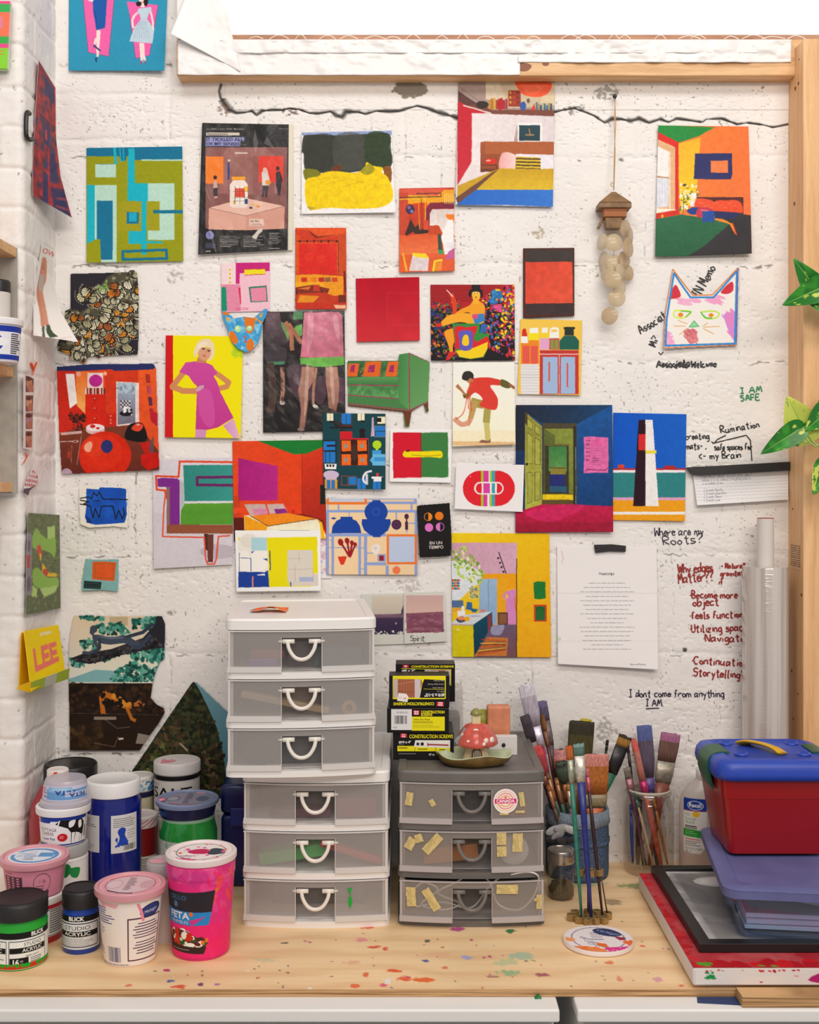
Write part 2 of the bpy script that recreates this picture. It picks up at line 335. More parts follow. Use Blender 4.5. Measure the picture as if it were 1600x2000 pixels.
# single-stroke hand lettering (x right, y up, box 0..6 by 0..10; lower-case about 0..5.5, descenders below 0)
_HW = {'A': '0,0 3,10 6,0;1,4 5,4', 'B': '0,0 0,10 4,9 4,6 0,5 5,3 4,0 0,0', 'C': '5,9 2,10 0,5 2,0 5,1', 'D': '0,0 0,10 4,8 5,4 3,0 0,0', 'E': '5,10 0,10 0,0 5,0;0,5 4,5',
 'F': '5,10 0,10 0,0;0,5 4,5', 'I': '0,10 4,10;2,10 2,0;0,0 4,0', 'L': '0,10 0,0 4,0', 'M': '0,0 1,10 3,3 5,10 6,0', 'N': '0,0 0,10 5,0 5,10', 'P': '0,0 0,10 4,9 4,6 0,5', 'R': '0,0 0,10 4,9 4,6 0,5 5,0',
 'S': '5,9 2,10 0,8 1,6 4,5 5,3 3,0 0,1', 'U': '0,10 0,2 2,0 4,2 4,10', 'W': '0,10 1,0 3,7 5,0 6,10', 'a': '4,5 1,5 0,2 1,0 4,3 4,5 4,1 5,0', 'b': '0,10 0,0 3,0 4,3 3,5 0,4', 'c': '4,5 1,5 0,2 1,0 4,0', 'd': '4,4 1,5 0,2 1,0 4,2;4,10 4,0',
 'e': '0,3 4,3 3,5 1,5 0,2 2,0 4,1', 'f': '4,9 2,10 1,7 1,0;0,5 3,5', 'g': '4,5 1,5 0,2 2,0 4,3 4,5 4,-3 1,-4', 'h': '0,10 0,0;0,4 3,5 4,0', 'i': '1,5 1,0;1,8 1.3,8', 'j': '2,5 2,-3 0,-4;2,8 2.3,8', 'k': '0,10 0,0;4,5 0,2 4,0', 'l': '1,10 1,0 2,0',
 'm': '0,0 0,5;0,4 2,5 3,0;3,4 5,5 6,0', 'n': '0,0 0,5;0,4 3,5 4,0', 'o': '2,5 0,3 2,0 4,2 2,5', 'p': '0,5 0,-4;0,4 3,5 4,2 2,0 0,1', 'r': '0,0 0,5;0,3 2,5 4,5', 's': '4,5 1,5 1,3 4,2 3,0 0,0', 't': '2,9 2,0 4,0;0,6 4,6', 'u': '0,5 0,1 2,0 4,2;4,5 4,0 5,0',
 'v': '0,5 2,0 4,5', 'w': '0,5 1,0 3,4 5,0 6,5', 'x': '0,5 4,0;4,5 0,0', 'y': '0,5 2,1;4,5 1,-4', 'z': '0,5 4,5 0,0 4,0', '?': '0,7.5 1,10 4,9.8 4.5,7.5 2,4.5 2,2.5;2,-.2 2.2,0.9', '-': '0,4 4,4', '.': '0,0 0.6,0', '*': '1,4 1.6,4 1.3,4.6', '<': '4,7 0,4 4,1', '^': '0,4 2,8 4,4', "'": '1,10 1,8', ';': '1,5 1,4.4;1,1 0,-1'}
def handstrokes(tx, x, y, h, rot=0.0, sp=1.6, jit=0.45, seed=0, sx=1.0):    # strokes in photo pixels, y down; (x, y) baseline start, h = capital height
    rs = random.Random(seed+len(tx)); out = []; cx = 0; k = h/10; a = math.radians(rot)
    for ch in tx:
        if ch == ' ': cx += 4; continue
        wd = 0; dy = rs.uniform(-.5, .5)
        for st in _HW.get(ch, _HW['-']).split(';'):
            pts = [tuple(map(float, p.split(','))) for p in st.split(' ')]; wd = max(wd, max(p[0] for p in pts))
            pts = [(cx+p[0]+rs.uniform(-jit, jit), p[1]+dy+rs.uniform(-jit, jit)) for p in pts]
            if len(pts) > 2: pts = smoothline(pts, 4)
            out.append([(x+(p[0]*sx*math.cos(a)+p[1]*math.sin(a))*k, y+(p[0]*sx*math.sin(a)-p[1]*math.cos(a))*k) for p in pts])
        cx += wd+sp
    return out
# ================================================================ THE SETTING
JR = [-340, -150, 28, 122, 515, 705, 905, 1082, 1275, 1471, 1668]
JV = [(-340, -150, (300, 700, 1100, 1500)), (-150, 28, (200, 600, 1000)), (28, 122, (240,)), (122, 272, (330,)), (306, 515, (458, 858, 1258)), (216, 306, (505, 642, 722, 790, 1118, 1177, 1246, 1478)),
      (515, 705, (240, 640, 1040, 1440)), (705, 905, (67, 467, 867, 1267)), (905, 1082, (263, 630, 1011, 1411)), (1082, 1275, (112, 512, 912, 1312)), (1275, 1471, (330, 640, 1035, 1402)), (1471, 1684, (112, 512, 912, 1312))]
CR = [(432, 165), (428, 178), (431, 192), (438, 203), (447, 215), (462, 221), (478, 220), (492, 217), (501, 225), (512, 217), (530, 215), (551, 215), (566, 212), (585, 214), (604, 221), (622, 222), (646, 218), (656, 226), (668, 229), (676, 219), (700, 219), (714, 223),
      (735, 217), (762, 218), (780, 217), (800, 211), (815, 207), (835, 212), (855, 220), (875, 225), (893, 231), (920, 222), (950, 219), (980, 226), (1010, 222), (1040, 218), (1062, 217), (1085, 219), (1100, 215), (1122, 212), (1143, 219), (1160, 226), (1172, 234), (1181, 240),
      (1195, 233), (1214, 233), (1232, 237), (1248, 232), (1268, 240), (1290, 233), (1306, 239), (1322, 232), (1345, 235), (1372, 239), (1380, 233), (1410, 232), (1440, 243), (1460, 240), (1490, 244), (1510, 249), (1540, 243)]
JW = smoothline(CR, 1)
def joint(d, w): return np.exp(-(d/w)**2)
def Hw(X, Y):                          # relief of the painted block wall, metres towards the room
    X = np.asarray(X, float); Y = np.asarray(Y, float); wob = (vnoise(X, Y, 55, 3)-.5)*9+(vnoise(X, Y, 14, 4)-.5)*4; h = np.zeros(X.shape)
    md = .35+.9*vnoise(X, Y, 90, 11)
    for y in JR: h -= .0017*joint(Y+wob-y, 5.0)*md*((X < 420) | (y > 300))
    for y in (183, 272): h -= .002*joint(Y+wob-y, 5)*(X < 420)*md
    h -= .0015*joint(Y+wob-306, 5)*(X > 440)*md
    for a, b, xs in JV:
        g = (Y > a)*(Y < b)
        for x in xs: h -= .0015*joint(X+wob*.7-x, 4.0)*g*md
    h += .0024*(fbm(X, Y, 120, 21, 3)-.5)+.0012*(fbm(X, Y, 22, 31, 3)-.5)+.0005*(fbm(X, Y, 6, 41, 2)-.5)
    reg = vnoise(X, Y*1.7, 75, 51); pit = vnoise(X*.7, Y*1.3, 4.6, 61); h -= .0011*np.clip((pit-(.93-.30*reg))/.12, 0, 1)
    h += .0016*((Y > 158) & (Y < 214) & (X > 440))
    return h
def crackd(X, Y):                      # distance to the crack, in pixels
    d = np.full(X.shape, 99.0)
    for i in range(len(CR)-1):
        (xa, ya), (xb, yb) = CR[i], CR[i+1]; m = (X > min(xa, xb)-12) & (X < max(xa, xb)+12) & (Y > min(ya, yb)-12) & (Y < max(ya, yb)+12)
        if not m.any(): continue
        t = np.clip(((X[m]-xa)*(xb-xa)+(Y[m]-ya)*(yb-ya))/((xb-xa)**2+(yb-ya)**2), 0, 1)
        d[m] = np.minimum(d[m], np.hypot(X[m]-xa-t*(xb-xa), Y[m]-ya-t*(yb-ya)))
    return d
def build_wall():
    xs = np.concatenate([np.arange(100, 1548, 2.1), np.arange(1548, 1960, 8)])
    ys = np.concatenate([np.arange(-350, 145, 3.5), np.arange(145, 330, 1.3), np.arange(330, 1500, 2.1), np.arange(1500, 1766, 3)])
    Y, X = np.meshgrid(ys, xs, indexing='ij'); h = Hw(X, Y); d = crackd(X, Y)
    cw = 1.3+2.6*vnoise(X, Y*0, 38, 71)*vnoise(X, Y*0, 9, 72)*2
    cw = np.where(np.hypot(X-440, Y-208) < 16, 7.5, cw); cw = np.where(X > 1370, cw*.45, cw)
    h -= .0075*np.clip(1.35-d/cw, 0, 1)
    col = np.empty(X.shape+(3,)); col[:] = lin('f4f0ed'); t = fbm(X, Y, 90, 81, 3)[..., None]; col *= .95+.09*t
    def stain(c, m): m = np.clip(m, 0, 1)[..., None]; col[:] = col*(1-m)+np.array(lin(c))*m
    stain('2a2624', np.clip(1.25-d/cw, 0, 1)*.95)
    for cx, cy, rx, ry, c, s in ((803, 172, 29, 17, '8d8478', 1), (1182, 181, 22, 17, '8f8a84', .8), (1118, 214, 26, 9, '8a857f', .9), (566, 219, 15, 7, '6b5148', .9), (438, 214, 12, 12, '7c5a4c', .8), (1054, 458, 12, 12, 'b9ab94', .9), (343, 541, 15, 13, 'a9a49c', .7), (798, 1146, 22, 15, 'b5aca4', .6), (1183, 1430, 17, 24, '8a817a', .6), (1338, 1270, 5, 4, '57504b', 1), (336, 1198, 8, 5, '8d857c', .8)):
        r = np.hypot((X-cx)/rx, (Y-cy)/ry)+(fbm(X, Y, 12, int(cx), 3)-.5)*1.5; m = np.clip((1.05-r)/.12, 0, 1)
        if s < 1: m = m*np.clip((vnoise(X, Y, 3.5, int(cy))-.35)*4, 0, 1)
        stain(c, m*s); h -= .0022*m*s
    sp = vnoise(X, Y, 3.4, 91); rg = fbm(X, Y, 60, 92, 3); stain('6d6661', np.clip((sp-(1.07-.30*rg))/.05, 0, 1)*.75)      # specks of bare block
    wob = (vnoise(X, Y, 55, 3)-.5)*9+(vnoise(X, Y, 14, 4)-.5)*4; jag = (vnoise(X, Y, 7, 14)-.5)*5; hl = np.full(X.shape, 99.0)
    for yy in JR+[306]: hl = np.minimum(hl, np.abs(Y+wob+jag-yy-4)+99*((X < 420)*0+(Y < 300)*(X > 420)))
    for a, b, xj in JV:
        for xx in xj: hl = np.minimum(hl, np.abs(X+wob*.7+jag-xx-3)+99*((Y < a) | (Y > b))+.9*(xx != 263))
    stain('4a433e', np.clip(1.3-hl/1.5, 0, 1)*np.clip((vnoise(X, Y, 26, 15)*.6+vnoise(X, Y, 9, 16)*.4-.54)*7, 0, 1)*.85)
    k = (S*(D-h)/D); V = np.stack([(X-800)*k, -h, CZ+(HY-Y)*k], -1)
    o = link('wall_back', gridmesh('wall_back', V, col, ~((X > 400) & (Y < 112))), vmat('painted_block', .62, .35, 420, dist=.0016)); tag(o, kind='structure'); return o
wall_back = build_wall()
XL = -0.739; YF = -0.21               # side face and front face of the brick pier on the left
def build_pier():
    r = .016; path = [(x, YF, 0, -1) for x in np.arange(-1.35, XL-r, .0032)]
    path += [(XL-r+r*math.sin(a), YF+r-r*math.cos(a), math.sin(a), -math.cos(a)) for a in np.linspace(.05, math.pi/2-.05, 8)]
    path += [(XL, y, 1, 0) for y in np.arange(YF+r, 0.012, .0028)]
    s = np.concatenate([[0], np.cumsum(np.hypot(np.diff([p[0] for p in path]), np.diff([p[1] for p in path])))])/S
    zs = np.arange(0.70, 2.75, .0030); Z, Sx = np.meshgrid(zs, s, indexing='ij'); Yp = (2.75-Z)/S
    wob = (vnoise(Sx, Yp, 40, 5)-.5)*8; md = .5+.8*vnoise(Sx, Yp, 70, 6); h = np.zeros(Z.shape); B = 73.0
    fr = np.mod(Yp+wob+20, B); h -= .0032*np.minimum(1, joint(np.minimum(fr, B-fr), 4.2))*md
    row = np.floor((Yp+20)/B).astype(int); xs = np.mod(Sx+wob*.6+np.where(row % 2 == 0, 0, 105), 210); h -= .0026*joint(np.minimum(xs, 210-xs), 4)*md
    h += .003*(fbm(Sx, Yp, 70, 7, 3)-.5)+.003*(fbm(Sx, Yp, 16, 8, 4)-.5); pit = vnoise(Sx, Yp, 5, 9); dk = np.clip((pit-.90)/.05, 0, 1)*(vnoise(Sx, Yp, 60, 10) > .55); h -= .002*dk
    col = np.empty(Z.shape+(3,)); col[:] = lin('f2eeeb'); col *= (1-.6*dk)[..., None]
    P0 = np.array([p[:2] for p in path]); Nn = np.array([p[2:] for p in path])
    V = np.stack([P0[None, :, 0]+Nn[None, :, 0]*h, P0[None, :, 1]+Nn[None, :, 1]*h, Z], -1)
    o = link('wall_left', gridmesh('wall_left', V, col), vmat('painted_block', .62)); return tag(o, kind='structure')
wall_left = build_pier()
bm = bmesh.new(); box(bm, -1.6, 1.6, -3.4, .02, -.04, 0); tag(obj('floor', bm, mat('8a8580', .7, vary=.15, bscale=8)), kind='structure')
def bxp(bm, px0, px1, py0, py1, yf, yb, bev=.0015, mi=0):       # box whose front face shows at these pixels
    a = P(px0, py0, yf); b = P(px1, py1, yf); return box(bm, a.x, b.x, yf, yb, b.z, a.z, bev, mi=mi)
PINE = wood('pine', 'edc290', 'cc9862', (1, 14, 14)); PINEV = wood('pine_upright', 'f3c491', 'd9a46c', (14, 14, 1), scale=5); WHT = mat('f3f1ee', .5, bump=.2, bscale=40)
# window with its white rail, film and glowing pane
bm = bmesh.new(); bxp(bm, 345, 429, -345, 76.5, -.040, .0); bxp(bm, 345, 1700, -345, -300, -.040, .0); win = tag(obj('window_1', bm, WHT), kind='structure')
em = bpy.data.materials.new('daylit_film'); em.use_nodes = True; N = em.node_tree.nodes; L = em.node_tree.links; b = N['Principled BSDF']
tc = N.new('ShaderNodeTexCoord'); mp = N.new('ShaderNodeMapping'); mp.inputs['Scale'].default_value = (7, 1, .9); n = N.new('ShaderNodeTexNoise'); n.inputs['Scale'].default_value = 1.5; n.inputs['Detail'].default_value = 2
r = N.new('ShaderNodeValToRGB'); r.color_ramp.elements[0].position = .30; r.color_ramp.elements[0].color = (.46, .54, .92, 1); r.color_ramp.elements[1].position = .50; r.color_ramp.elements[1].color = (1, 1, 1, 1)
L.new(tc.outputs['Object'], mp.inputs[0]); L.new(mp.outputs[0], n.inputs['Vector']); L.new(n.outputs['Fac'], r.inputs[0]); L.new(r.outputs[0], b.inputs['Emission Color']); b.inputs['Emission Strength'].default_value = 1.3; b.inputs['Base Color'].default_value = (.6, .6, .65, 1)
bm = bmesh.new(); bxp(bm, 380, 1720, -340, 90, .03, .036, 0); obj('pane', bm, em, win)
bm = bmesh.new(); bxp(bm, 429, 1700, 67, 80, .0, .028, .002); obj('sill_strip', bm, wood('red_sill', 'c79a7c', '9c6b50'), win)
bm = bmesh.new(); rs = random.Random(4)
for i in range(26):
    x = 440+i*46+rs.uniform(-15, 15); w = rs.uniform(18, 50); hh = rs.uniform(4, 9); tube(bm, [P(x+w*t, 76-hh*math.sin(math.pi*t)+rs.uniform(-.5, .5), -.008-.012*t) for t in np.linspace(0, 1, 7)], .0008, 5)
obj('film_fold', bm, mat('fdfcfb', .25), win)
# the rail under the window: a length of timber, painted and taped white
bm = bmesh.new(); bxp(bm, 345, 1720, 77, 148, -.042, .003, .002); rail = tag(obj('trim_1', bm, PINE), kind='structure')
def tape(name, x0, x1, y0, y1, amp, seed, yb=-.0425, edge=2.5):
    Y, X = np.meshgrid(np.arange(y0, y1+.1, 2.2), np.arange(x0, x1+.1, 3.0), indexing='ij'); dx = (fbm(X, Y, 40, seed+9, 3)-.5)*edge*2
    y = yb-.0012-amp*np.clip(fbm(X, Y*1.4, 34, seed, 3)-.42, 0, 1)-.0004*vnoise(X, Y, 6, seed+2); ed = (Y-y0)/(y1-y0); Yp = Y+dx*(ed > .9)
    k = S*(D+y)/D; return link(name, gridmesh(name, np.stack([(X-800)*k, y, CZ+(HY-Yp)*k], -1), None, None, (0, .0012, 0)), mat('f6f4f3', .38), rail)
tape('white_tape', 347, 1016, 78, 147.5, .010, 3, edge=1); tape('white_tape', 1012, 1546, 78, 124, .012, 8, edge=1.5); tape('white_tape', 430, 1546, 77, 104, .014, 12, yb=-.0435, edge=2)
Y, X = np.meshgrid(np.linspace(0, 1, 60), np.linspace(0, 1, 60), indexing='ij')    # corner sheet of tape coming away
q = ((372, -30), (440, 10), (470, 140), (333, 66)); px = (1-Y)*((1-X)*q[0][0]+X*q[1][0])+Y*((1-X)*q[3][0]+X*q[2][0]); py = (1-Y)*((1-X)*q[0][1]+X*q[1][1])+Y*((1-X)*q[3][1]+X*q[2][1])
y = -.0455-.022*(1-X)**2*Y-.012*np.clip(fbm(px, py, 45, 66, 3)-.35, 0, 1)
link('loose_tape', gridmesh('loose_tape', np.stack([(px-800)*S*(D+y)/D, y, CZ+(HY-py)*S*(D+y)/D], -1), None, None, (0, .001, 0)), mat('f6f4f3', .38), rail)
bm = bmesh.new()
for kx, ky, rx in ((1023, 131, .016), (1066, 125, .007)):
    c = P(kx, ky, -.0423); vs = [bm.verts.new((c.x+rx*math.cos(t)*(1+.1*math.sin(3*t)), -.0424, c.z+rx*.55*math.sin(t))) for t in np.linspace(0, 6.28, 26)[:-1]]; bm.faces.new(vs)
obj('wood_knot', bm, mat('8a4f2c', .5, vary=.4, bscale=500), rail)
# timber upright on the right
yf = -.094; k0 = P(1540.3, 930, -.001).x; zt = P(1540, 108, 0).z
bm = bmesh.new(); box(bm, k0, k0+.040, yf, .003, TZ, zt, .0018); stud = tag(obj('trim_2', bm, PINEV), kind='structure')
bm = bmesh.new(); rs = random.Random(9)
for px, py in ((1551, 124), (1548, 152), (1548, 138), (1554, 173), (1561, 116), (1560, 163), (1552, 398), (1549, 994), (1566, 1162), (1547, 1310), (1559, 1355), (1550, 1404)):
    y = max(yf+.006, k0*D/((px-800)*S)-D); c = P(px, py, y); rr = rs.uniform(.0022, .0045); bm.faces.new([bm.verts.new((k0-.0004, y+rr*1.2*math.cos(t), c.z+rr*math.sin(t))) for t in np.linspace(0, 6.28, 13)[:-1]])
obj('wood_knot', bm, mat('6e432a', .6), stud)
A = Art(0, 0, 26, 50, 'd9ac80', 3)
for i in range(5): A.lines(3+i*5, 3, 7+i*5, 11, 4, '3a2c22', 1.6, i)
Y, X = np.meshgrid(np.linspace(0, 1, 60), np.linspace(0, 1, 34), indexing='ij'); c, _ = A.sample(X*26, Y*50); zc = P(1552, 1088, -.05).z
link('grade_stamp', gridmesh('grade_stamp', np.stack([0*X+k0-.0005, -.01-.065*X, zc+.026-.052*Y], -1), c), vmat('stamped_wood', .6), stud)
# handwriting on the wall
def ink(name, label, strokes, w, c, wall=wall_back):
    bm = bmesh.new()
    for st in strokes:
        pv = None; n = len(st)
        for i, (x, y) in enumerate(st):
            xa, ya = st[max(i-1, 0)]; xb, yb = st[min(i+1, n-1)]; l = math.hypot(xb-xa, yb-ya) or 1; nx, ny = -(yb-ya)/l*w/2, (xb-xa)/l*w/2; h = -float(Hw(x, y))-.0011
            cur = [bm.verts.new(P(x+nx, y+ny, h)), bm.verts.new(P(x-nx, y-ny, h))]
            if pv: bm.faces.new([pv[0], pv[1], cur[1], cur[0]])
            pv = cur
    return tag(obj(name, bm, mat(c, .45), wall), label)
def dense(p, s=4):
    out = []
    for a, b in zip(p, p[1:]):
        n = max(1, int(math.hypot(b[0]-a[0], b[1]-a[1])/s)); out += [(a[0]+(b[0]-a[0])*i/n, a[1]+(b[1]-a[1])*i/n) for i in range(n)]
    return out+[p[-1]]
H = handstrokes; BK = '1c1a1c'
ink('handwriting', 'black handwriting slanting up beside the cat drawing', H('IN Memo', 1368, 582, 20, -62, sx=.8)+H('Associate', 1252, 652, 17, -32, sx=.8)+[[(1272, 662), (1277, 655), (1281, 661)], [(1276, 672), (1279, 678)]]+H('Mi', 1281, 678, 14, -70)+[[(1287, 688), (1291, 693), (1296, 687)]], 2.5, BK)
ink('handwriting', 'smudged black handwriting below the cat drawing', H('Associate', 1283, 717, 13, -2, jit=.9)+H('Welcome', 1352, 717, 12, -2, jit=1.0)+H('eeee', 1320, 717, 11, 0, jit=2), 3.0, BK)
ink('handwriting', 'green words I AM SAFE', H('I AM', 1447, 768, 11, -3, sp=2.5, sx=1.5)+H('SAFE', 1447, 783, 11, -3, sp=2.0, sx=1.25), 2.4, '1d8a55')
ink('handwriting', 'black handwriting about rumination', H('Rumination', 1409, 846, 14, -9)+H('creating', 1340, 858, 12, -2, sx=.9)+H('mats- ;', 1340, 877, 13, sx=.85)+H('safe spaces for', 1396, 879, 11.5, -1, sx=.85, sp=1.1)+H('<- my Brain', 1366, 897, 14, -2)
    +[dense([(1418, 850), (1402, 858), (1394, 866), (1390, 862)]), dense([(1392, 866), (1425, 858), (1458, 850), (1466, 860), (1469, 900)])], 2.1, BK)
ink('handwriting', 'black handwriting Where are my Roots?', H('Where are my', 1279, 1047, 16, -2, sx=.93, sp=1.2)+H('Roots?', 1296, 1065, 17, -4, sx=1.35), 1.9, '2a2434')
RD = '9c2f2a'
ink('handwriting', 'red handwritten list beginning Why edges Matter??', H('Why edges', 1325, 1119, 18, -3, sx=.8, sp=1.3)+H('- Naturally', 1409, 1110, 10, -1, sx=.9)+H('gravitate', 1408, 1125, 11, -2, sx=.95)+H('Matter??', 1325, 1139, 19, -5, sx=.82, sp=1.2)+H('if', 1404, 1142, 13)
    +H('*Become more', 1347, 1168, 14, 0)+H('object', 1354, 1184, 15, -3, sx=1.1)+H('*feels functional', 1347, 1209, 14, -2)+H('*Utilizing space', 1347, 1235, 15, -2)+H('*Navigation', 1373, 1253, 15, 0, sx=1.15)+H('*Continuation', 1350, 1296, 15, 3, sx=1.1)+H('.Storytelling?', 1352, 1319, 15, 3), 2.7, RD)
ink('handwriting', 'navy handwriting I dont come from anything I AM', H('I dont come from anything', 1229, 1361, 14, 0, sx=1.0, sp=1.5)+H('I AM.', 1262, 1379, 13, 0, sx=1.0)+[dense([(1262, 1384), (1288, 1383)])], 2.0, '2b2440')
# pencil heart and sticker spot on the pier's side face
def PL(px, py, off=0.0):
    d = (XL+off)*D/((px-800)*S); return Vector((XL+off, d-D, CZ+(HY-py)*S*d/D))
bm = bmesh.new()
for st in (dense([(64, 733), (66, 720), (62, 709)], 2), smoothline([(66, 724), (72, 708), (68, 712), (66, 722), (62, 712), (60, 710), (66, 726)], 4), dense([(46, 905), (52, 893), (50, 884)], 2), dense([(52, 893), (55, 888)], 2)): tube(bm, [PL(x, y, .0022) for x, y in st], .0011, 5)
obj('crayon_heart', bm, mat('e0532f', .6), wall_left)
# ================================================================ PAPERS ON THE WALL, upper half
def faceL(X, Y, off):                    # sheets on the pier's side face
    d = (XL+.003+off)*D/((X-800)*S); return np.stack([XL+.003+off+0*X, d-D, CZ+(HY-Y)*S*d/D], -1)
A = Art(130, -60, 330, 142, '2e93b6', .9).v(0, 0, 4)
A.p([(640, -100), (900, -100), (850, 440), (690, 410)], 'ea63a8'); A.l([(640, -100), (690, 410), (850, 440), (900, -100)], 3, '7a3b67')
A.p([(990, 10), (1235, 40), (1168, 432), (1060, 456), (1010, 100)], 'ea63a8'); A.l([(1010, 100), (1060, 456), (1168, 432), (1235, 40)], 3, '7a3b67')
A.p([(722, -40), (838, -40), (822, 218), (752, 236), (728, 90)], '1d5aa6'); A.l([(740, 90), (765, 225)], 3, '123a70'); A.p([(680, 0), (745, -20), (720, 15)], 'f0e6e0')
A.p([(755, 236), (785, 236), (780, 330), (770, 440), (755, 448), (752, 390)], 'f0dcd6'); A.p([(740, 300), (760, 290), (745, 352), (730, 350)], 'f0dcd6'); A.p([(728, 340), (792, 398), (775, 400), (740, 368), (735, 380)], '2c4470'); A.p([(740, 455), (762, 446), (756, 490), (746, 480)], '2c4470')
A.p([(1083, 66), (1180, 54), (1188, 104), (1162, 100), (1150, 150), (1100, 155), (1090, 108), (1070, 100)], 'bcd0de'); A.p([(1098, 155), (1152, 152), (1205, 235), (1192, 338), (1010, 322), (1050, 215)], 'bcd0de')
for k in range(7): A.l([(1080+k*10, 165), (1048+k*20, 300)], 2, '7d95a8')
A.l([(1068, 104), (1036, 150), (1040, 215)], 16, 'f3dcd8', sm=True); A.l([(1180, 104), (1192, 160), (1198, 230)], 14, 'f3dcd8', sm=True)
A.e(1115, 15, 30, 42, 'f3d8d2'); A.e(1085, 30, 22, 20, '2a1d24'); A.e(1140, 8, 18, 40, '2a1d24'); A.l([(1106, 18), (1122, 16)], 6, 'c03050')
A.l([(1098, 340), (1106, 430), (1108, 480)], 20, 'f3dcd8'); A.l([(1118, 340), (1122, 430), (1132, 470)], 18, 'f3dcd8'); A.p([(1095, 478), (1116, 470), (1104, 510)], 'b03c68'); A.p([(1128, 465), (1146, 488), (1138, 496)], 'b03c68')
A.noise(.04, 2, 3)
sheet('fashion_print', 'teal print of two dressed women on pink panels, beside the window rail', 'print', A, ((135, -55), (329, -55), (321, 138), (134, 138)), b=4, bc=3, br=8, w=2)
A = Art(164, 283, 362, 516, '95990a', .9).v(0, 0, 4); TL_, CY, MN = '0c7196', '0fb2c8', 'b7dccb'
A.q(600, 1130, 1440, 1220, TL_); A.q(1050, 1130, 1440, 1250, TL_); A.q(1105, 1245, 1430, 1256, MN)
A.q(745, 1280, 908, 1385, MN); A.q(740, 1280, 920, 1284, '0a5a80'); A.q(680, 1445, 745, 1905, CY); A.q(740, 1446, 912, 2050, MN); A.q(757, 1568, 880, 2030, TL_); A.p([(680, 1905), (745, 1870), (782, 1870), (790, 2060), (680, 2060)], '95990a')
A.p([(885, 1150), (905, 1150), (918, 1280), (895, 1285)], CY); A.p([(912, 1158), (998, 1158), (985, 1255), (945, 1258)], TL_)
for x in (938, 962): A.l([(x, 1158), (x+8, 1262)], 8, CY)
A.p([(1003, 1158), (1050, 1158), (1058, 1570), (995, 1570)], CY); A.q(1055, 1432, 1160, 1572, CY); A.q(1155, 1432, 1362, 1875, MN); A.q(920, 1575, 1105, 1800, 'a09c14'); A.q(1145, 1572, 1248, 1800, 'a09c14')
A.p([(990, 1655), (1086, 1660), (1086, 1748), (988, 1748)], TL_); A.q(1008, 1662, 1068, 1730, '14a9cb'); A.q(1105, 1432, 1145, 1990, CY); A.q(1005, 1805, 1105, 1905, CY); A.p([(1060, 1880), (1270, 1886), (1270, 1900), (1060, 1904)], CY)
A.p([(1195, 1640), (1430, 1640), (1430, 1668), (1195, 1668)], TL_); A.l([(960, 1965), (1300, 1952), (1305, 2020), (960, 2028)], 22, TL_, closed=True); A.noise(.05, 3, 1)
sheet('paper_collage', 'olive green paper collage with teal and turquoise strips', 'artwork', A, ((169, 289), (356, 286), (358, 510), (169, 513)), 'paint', b=4, bc=2, bl=2, w=1.2)
A = Art(384, 234, 572, 500, '1b1a1d', 1.0).v(340, 0, 2.857)
A.x('SCIENCE ON THE SENSES', 180, 724, 8, 'c9c4bd', sx=1.6); A.x('MARCH 18', 588, 722, 7, 'c9c4bd'); A.q(178, 740, 365, 756, 'cfc5b4'); A.lines(184, 748, 360, 1, 1, '4a4248', 6)
A.q(176, 765, 392, 788, '8f90c8'); A.q(176, 788, 370, 815, '8f90c8'); A.x('IT TICKLED ALL', 178, 786, 17, '1b1a2c', bold=.02, sx=1.22); A.x('OF MY SENSES', 178, 811, 17, '1b1a2c', bold=.02, sx=1.22); A.x('by hand', 378, 808, 5, 'c9c4bd')
A.q(176, 822, 632, 1275, '8c5a55', c2='7a4a48', ang=60); A.p([(300, 822), (510, 822), (600, 900), (600, 1080), (250, 1080), (260, 880)], '9a6661'); A.q(440, 870, 560, 1085, '8a5450'); A.q(300, 875, 440, 1085, '946059'); A.q(340, 850, 410, 858, 'd9c2b4')
A.q(176, 873, 276, 1024, 'ef7d22'); A.q(472, 870, 610, 1018, 'de3a2c'); A.q(298, 905, 310, 1002, '2b3f82'); A.q(300, 890, 314, 900, 'd7c6ba')
A.p([(195, 1160), (398, 1105), (615, 1150), (400, 1205)], 'e3b7a6'); A.p([(195, 1160), (400, 1205), (400, 1285), (192, 1280)], 'd9a391'); A.p([(400, 1205), (617, 1150), (615, 1276), (400, 1285)], 'cf9786'); A.l([(195, 1160), (400, 1205), (617, 1150)], 2, '6d4540')
A.p([(312, 1030), (330, 1005), (392, 1005), (412, 1030), (412, 1150), (395, 1160), (325, 1158), (312, 1148)], 'ead9cf'); A.q(322, 985, 398, 1004, 'f0a01c'); A.q(330, 1038, 412, 1140, 'eee4da'); A.q(340, 1050, 395, 1100, 'd8442e'); A.q(392, 1040, 412, 1068, 'f0b821'); A.q(395, 1110, 412, 1138, '26407e'); A.q(330, 1120, 342, 1140, 'f0b821')
for x in (340, 366, 392): A.l([(x, 1040), (x, 1138)], 2, '2a2224')
for yy in (1068, 1102, 1122): A.l([(330, yy), (412, yy)], 2, '2a2224')
A.e(428, 1160, 9, 6, '2b3157'); A.e(440, 1142, 9, 5, 'e0b13c'); A.e(470, 1152, 10, 6, 'd5762f'); A.e(460, 1146, 8, 5, 'e0b13c')
A.p([(222, 1010), (238, 1005), (245, 1060), (242, 1104), (226, 1108), (218, 1060)], 'c9a59a'); A.p([(218, 1050), (244, 1048), (242, 1096), (220, 1096)], '3c3038'); A.e(230, 990, 10, 12, '2a2024')
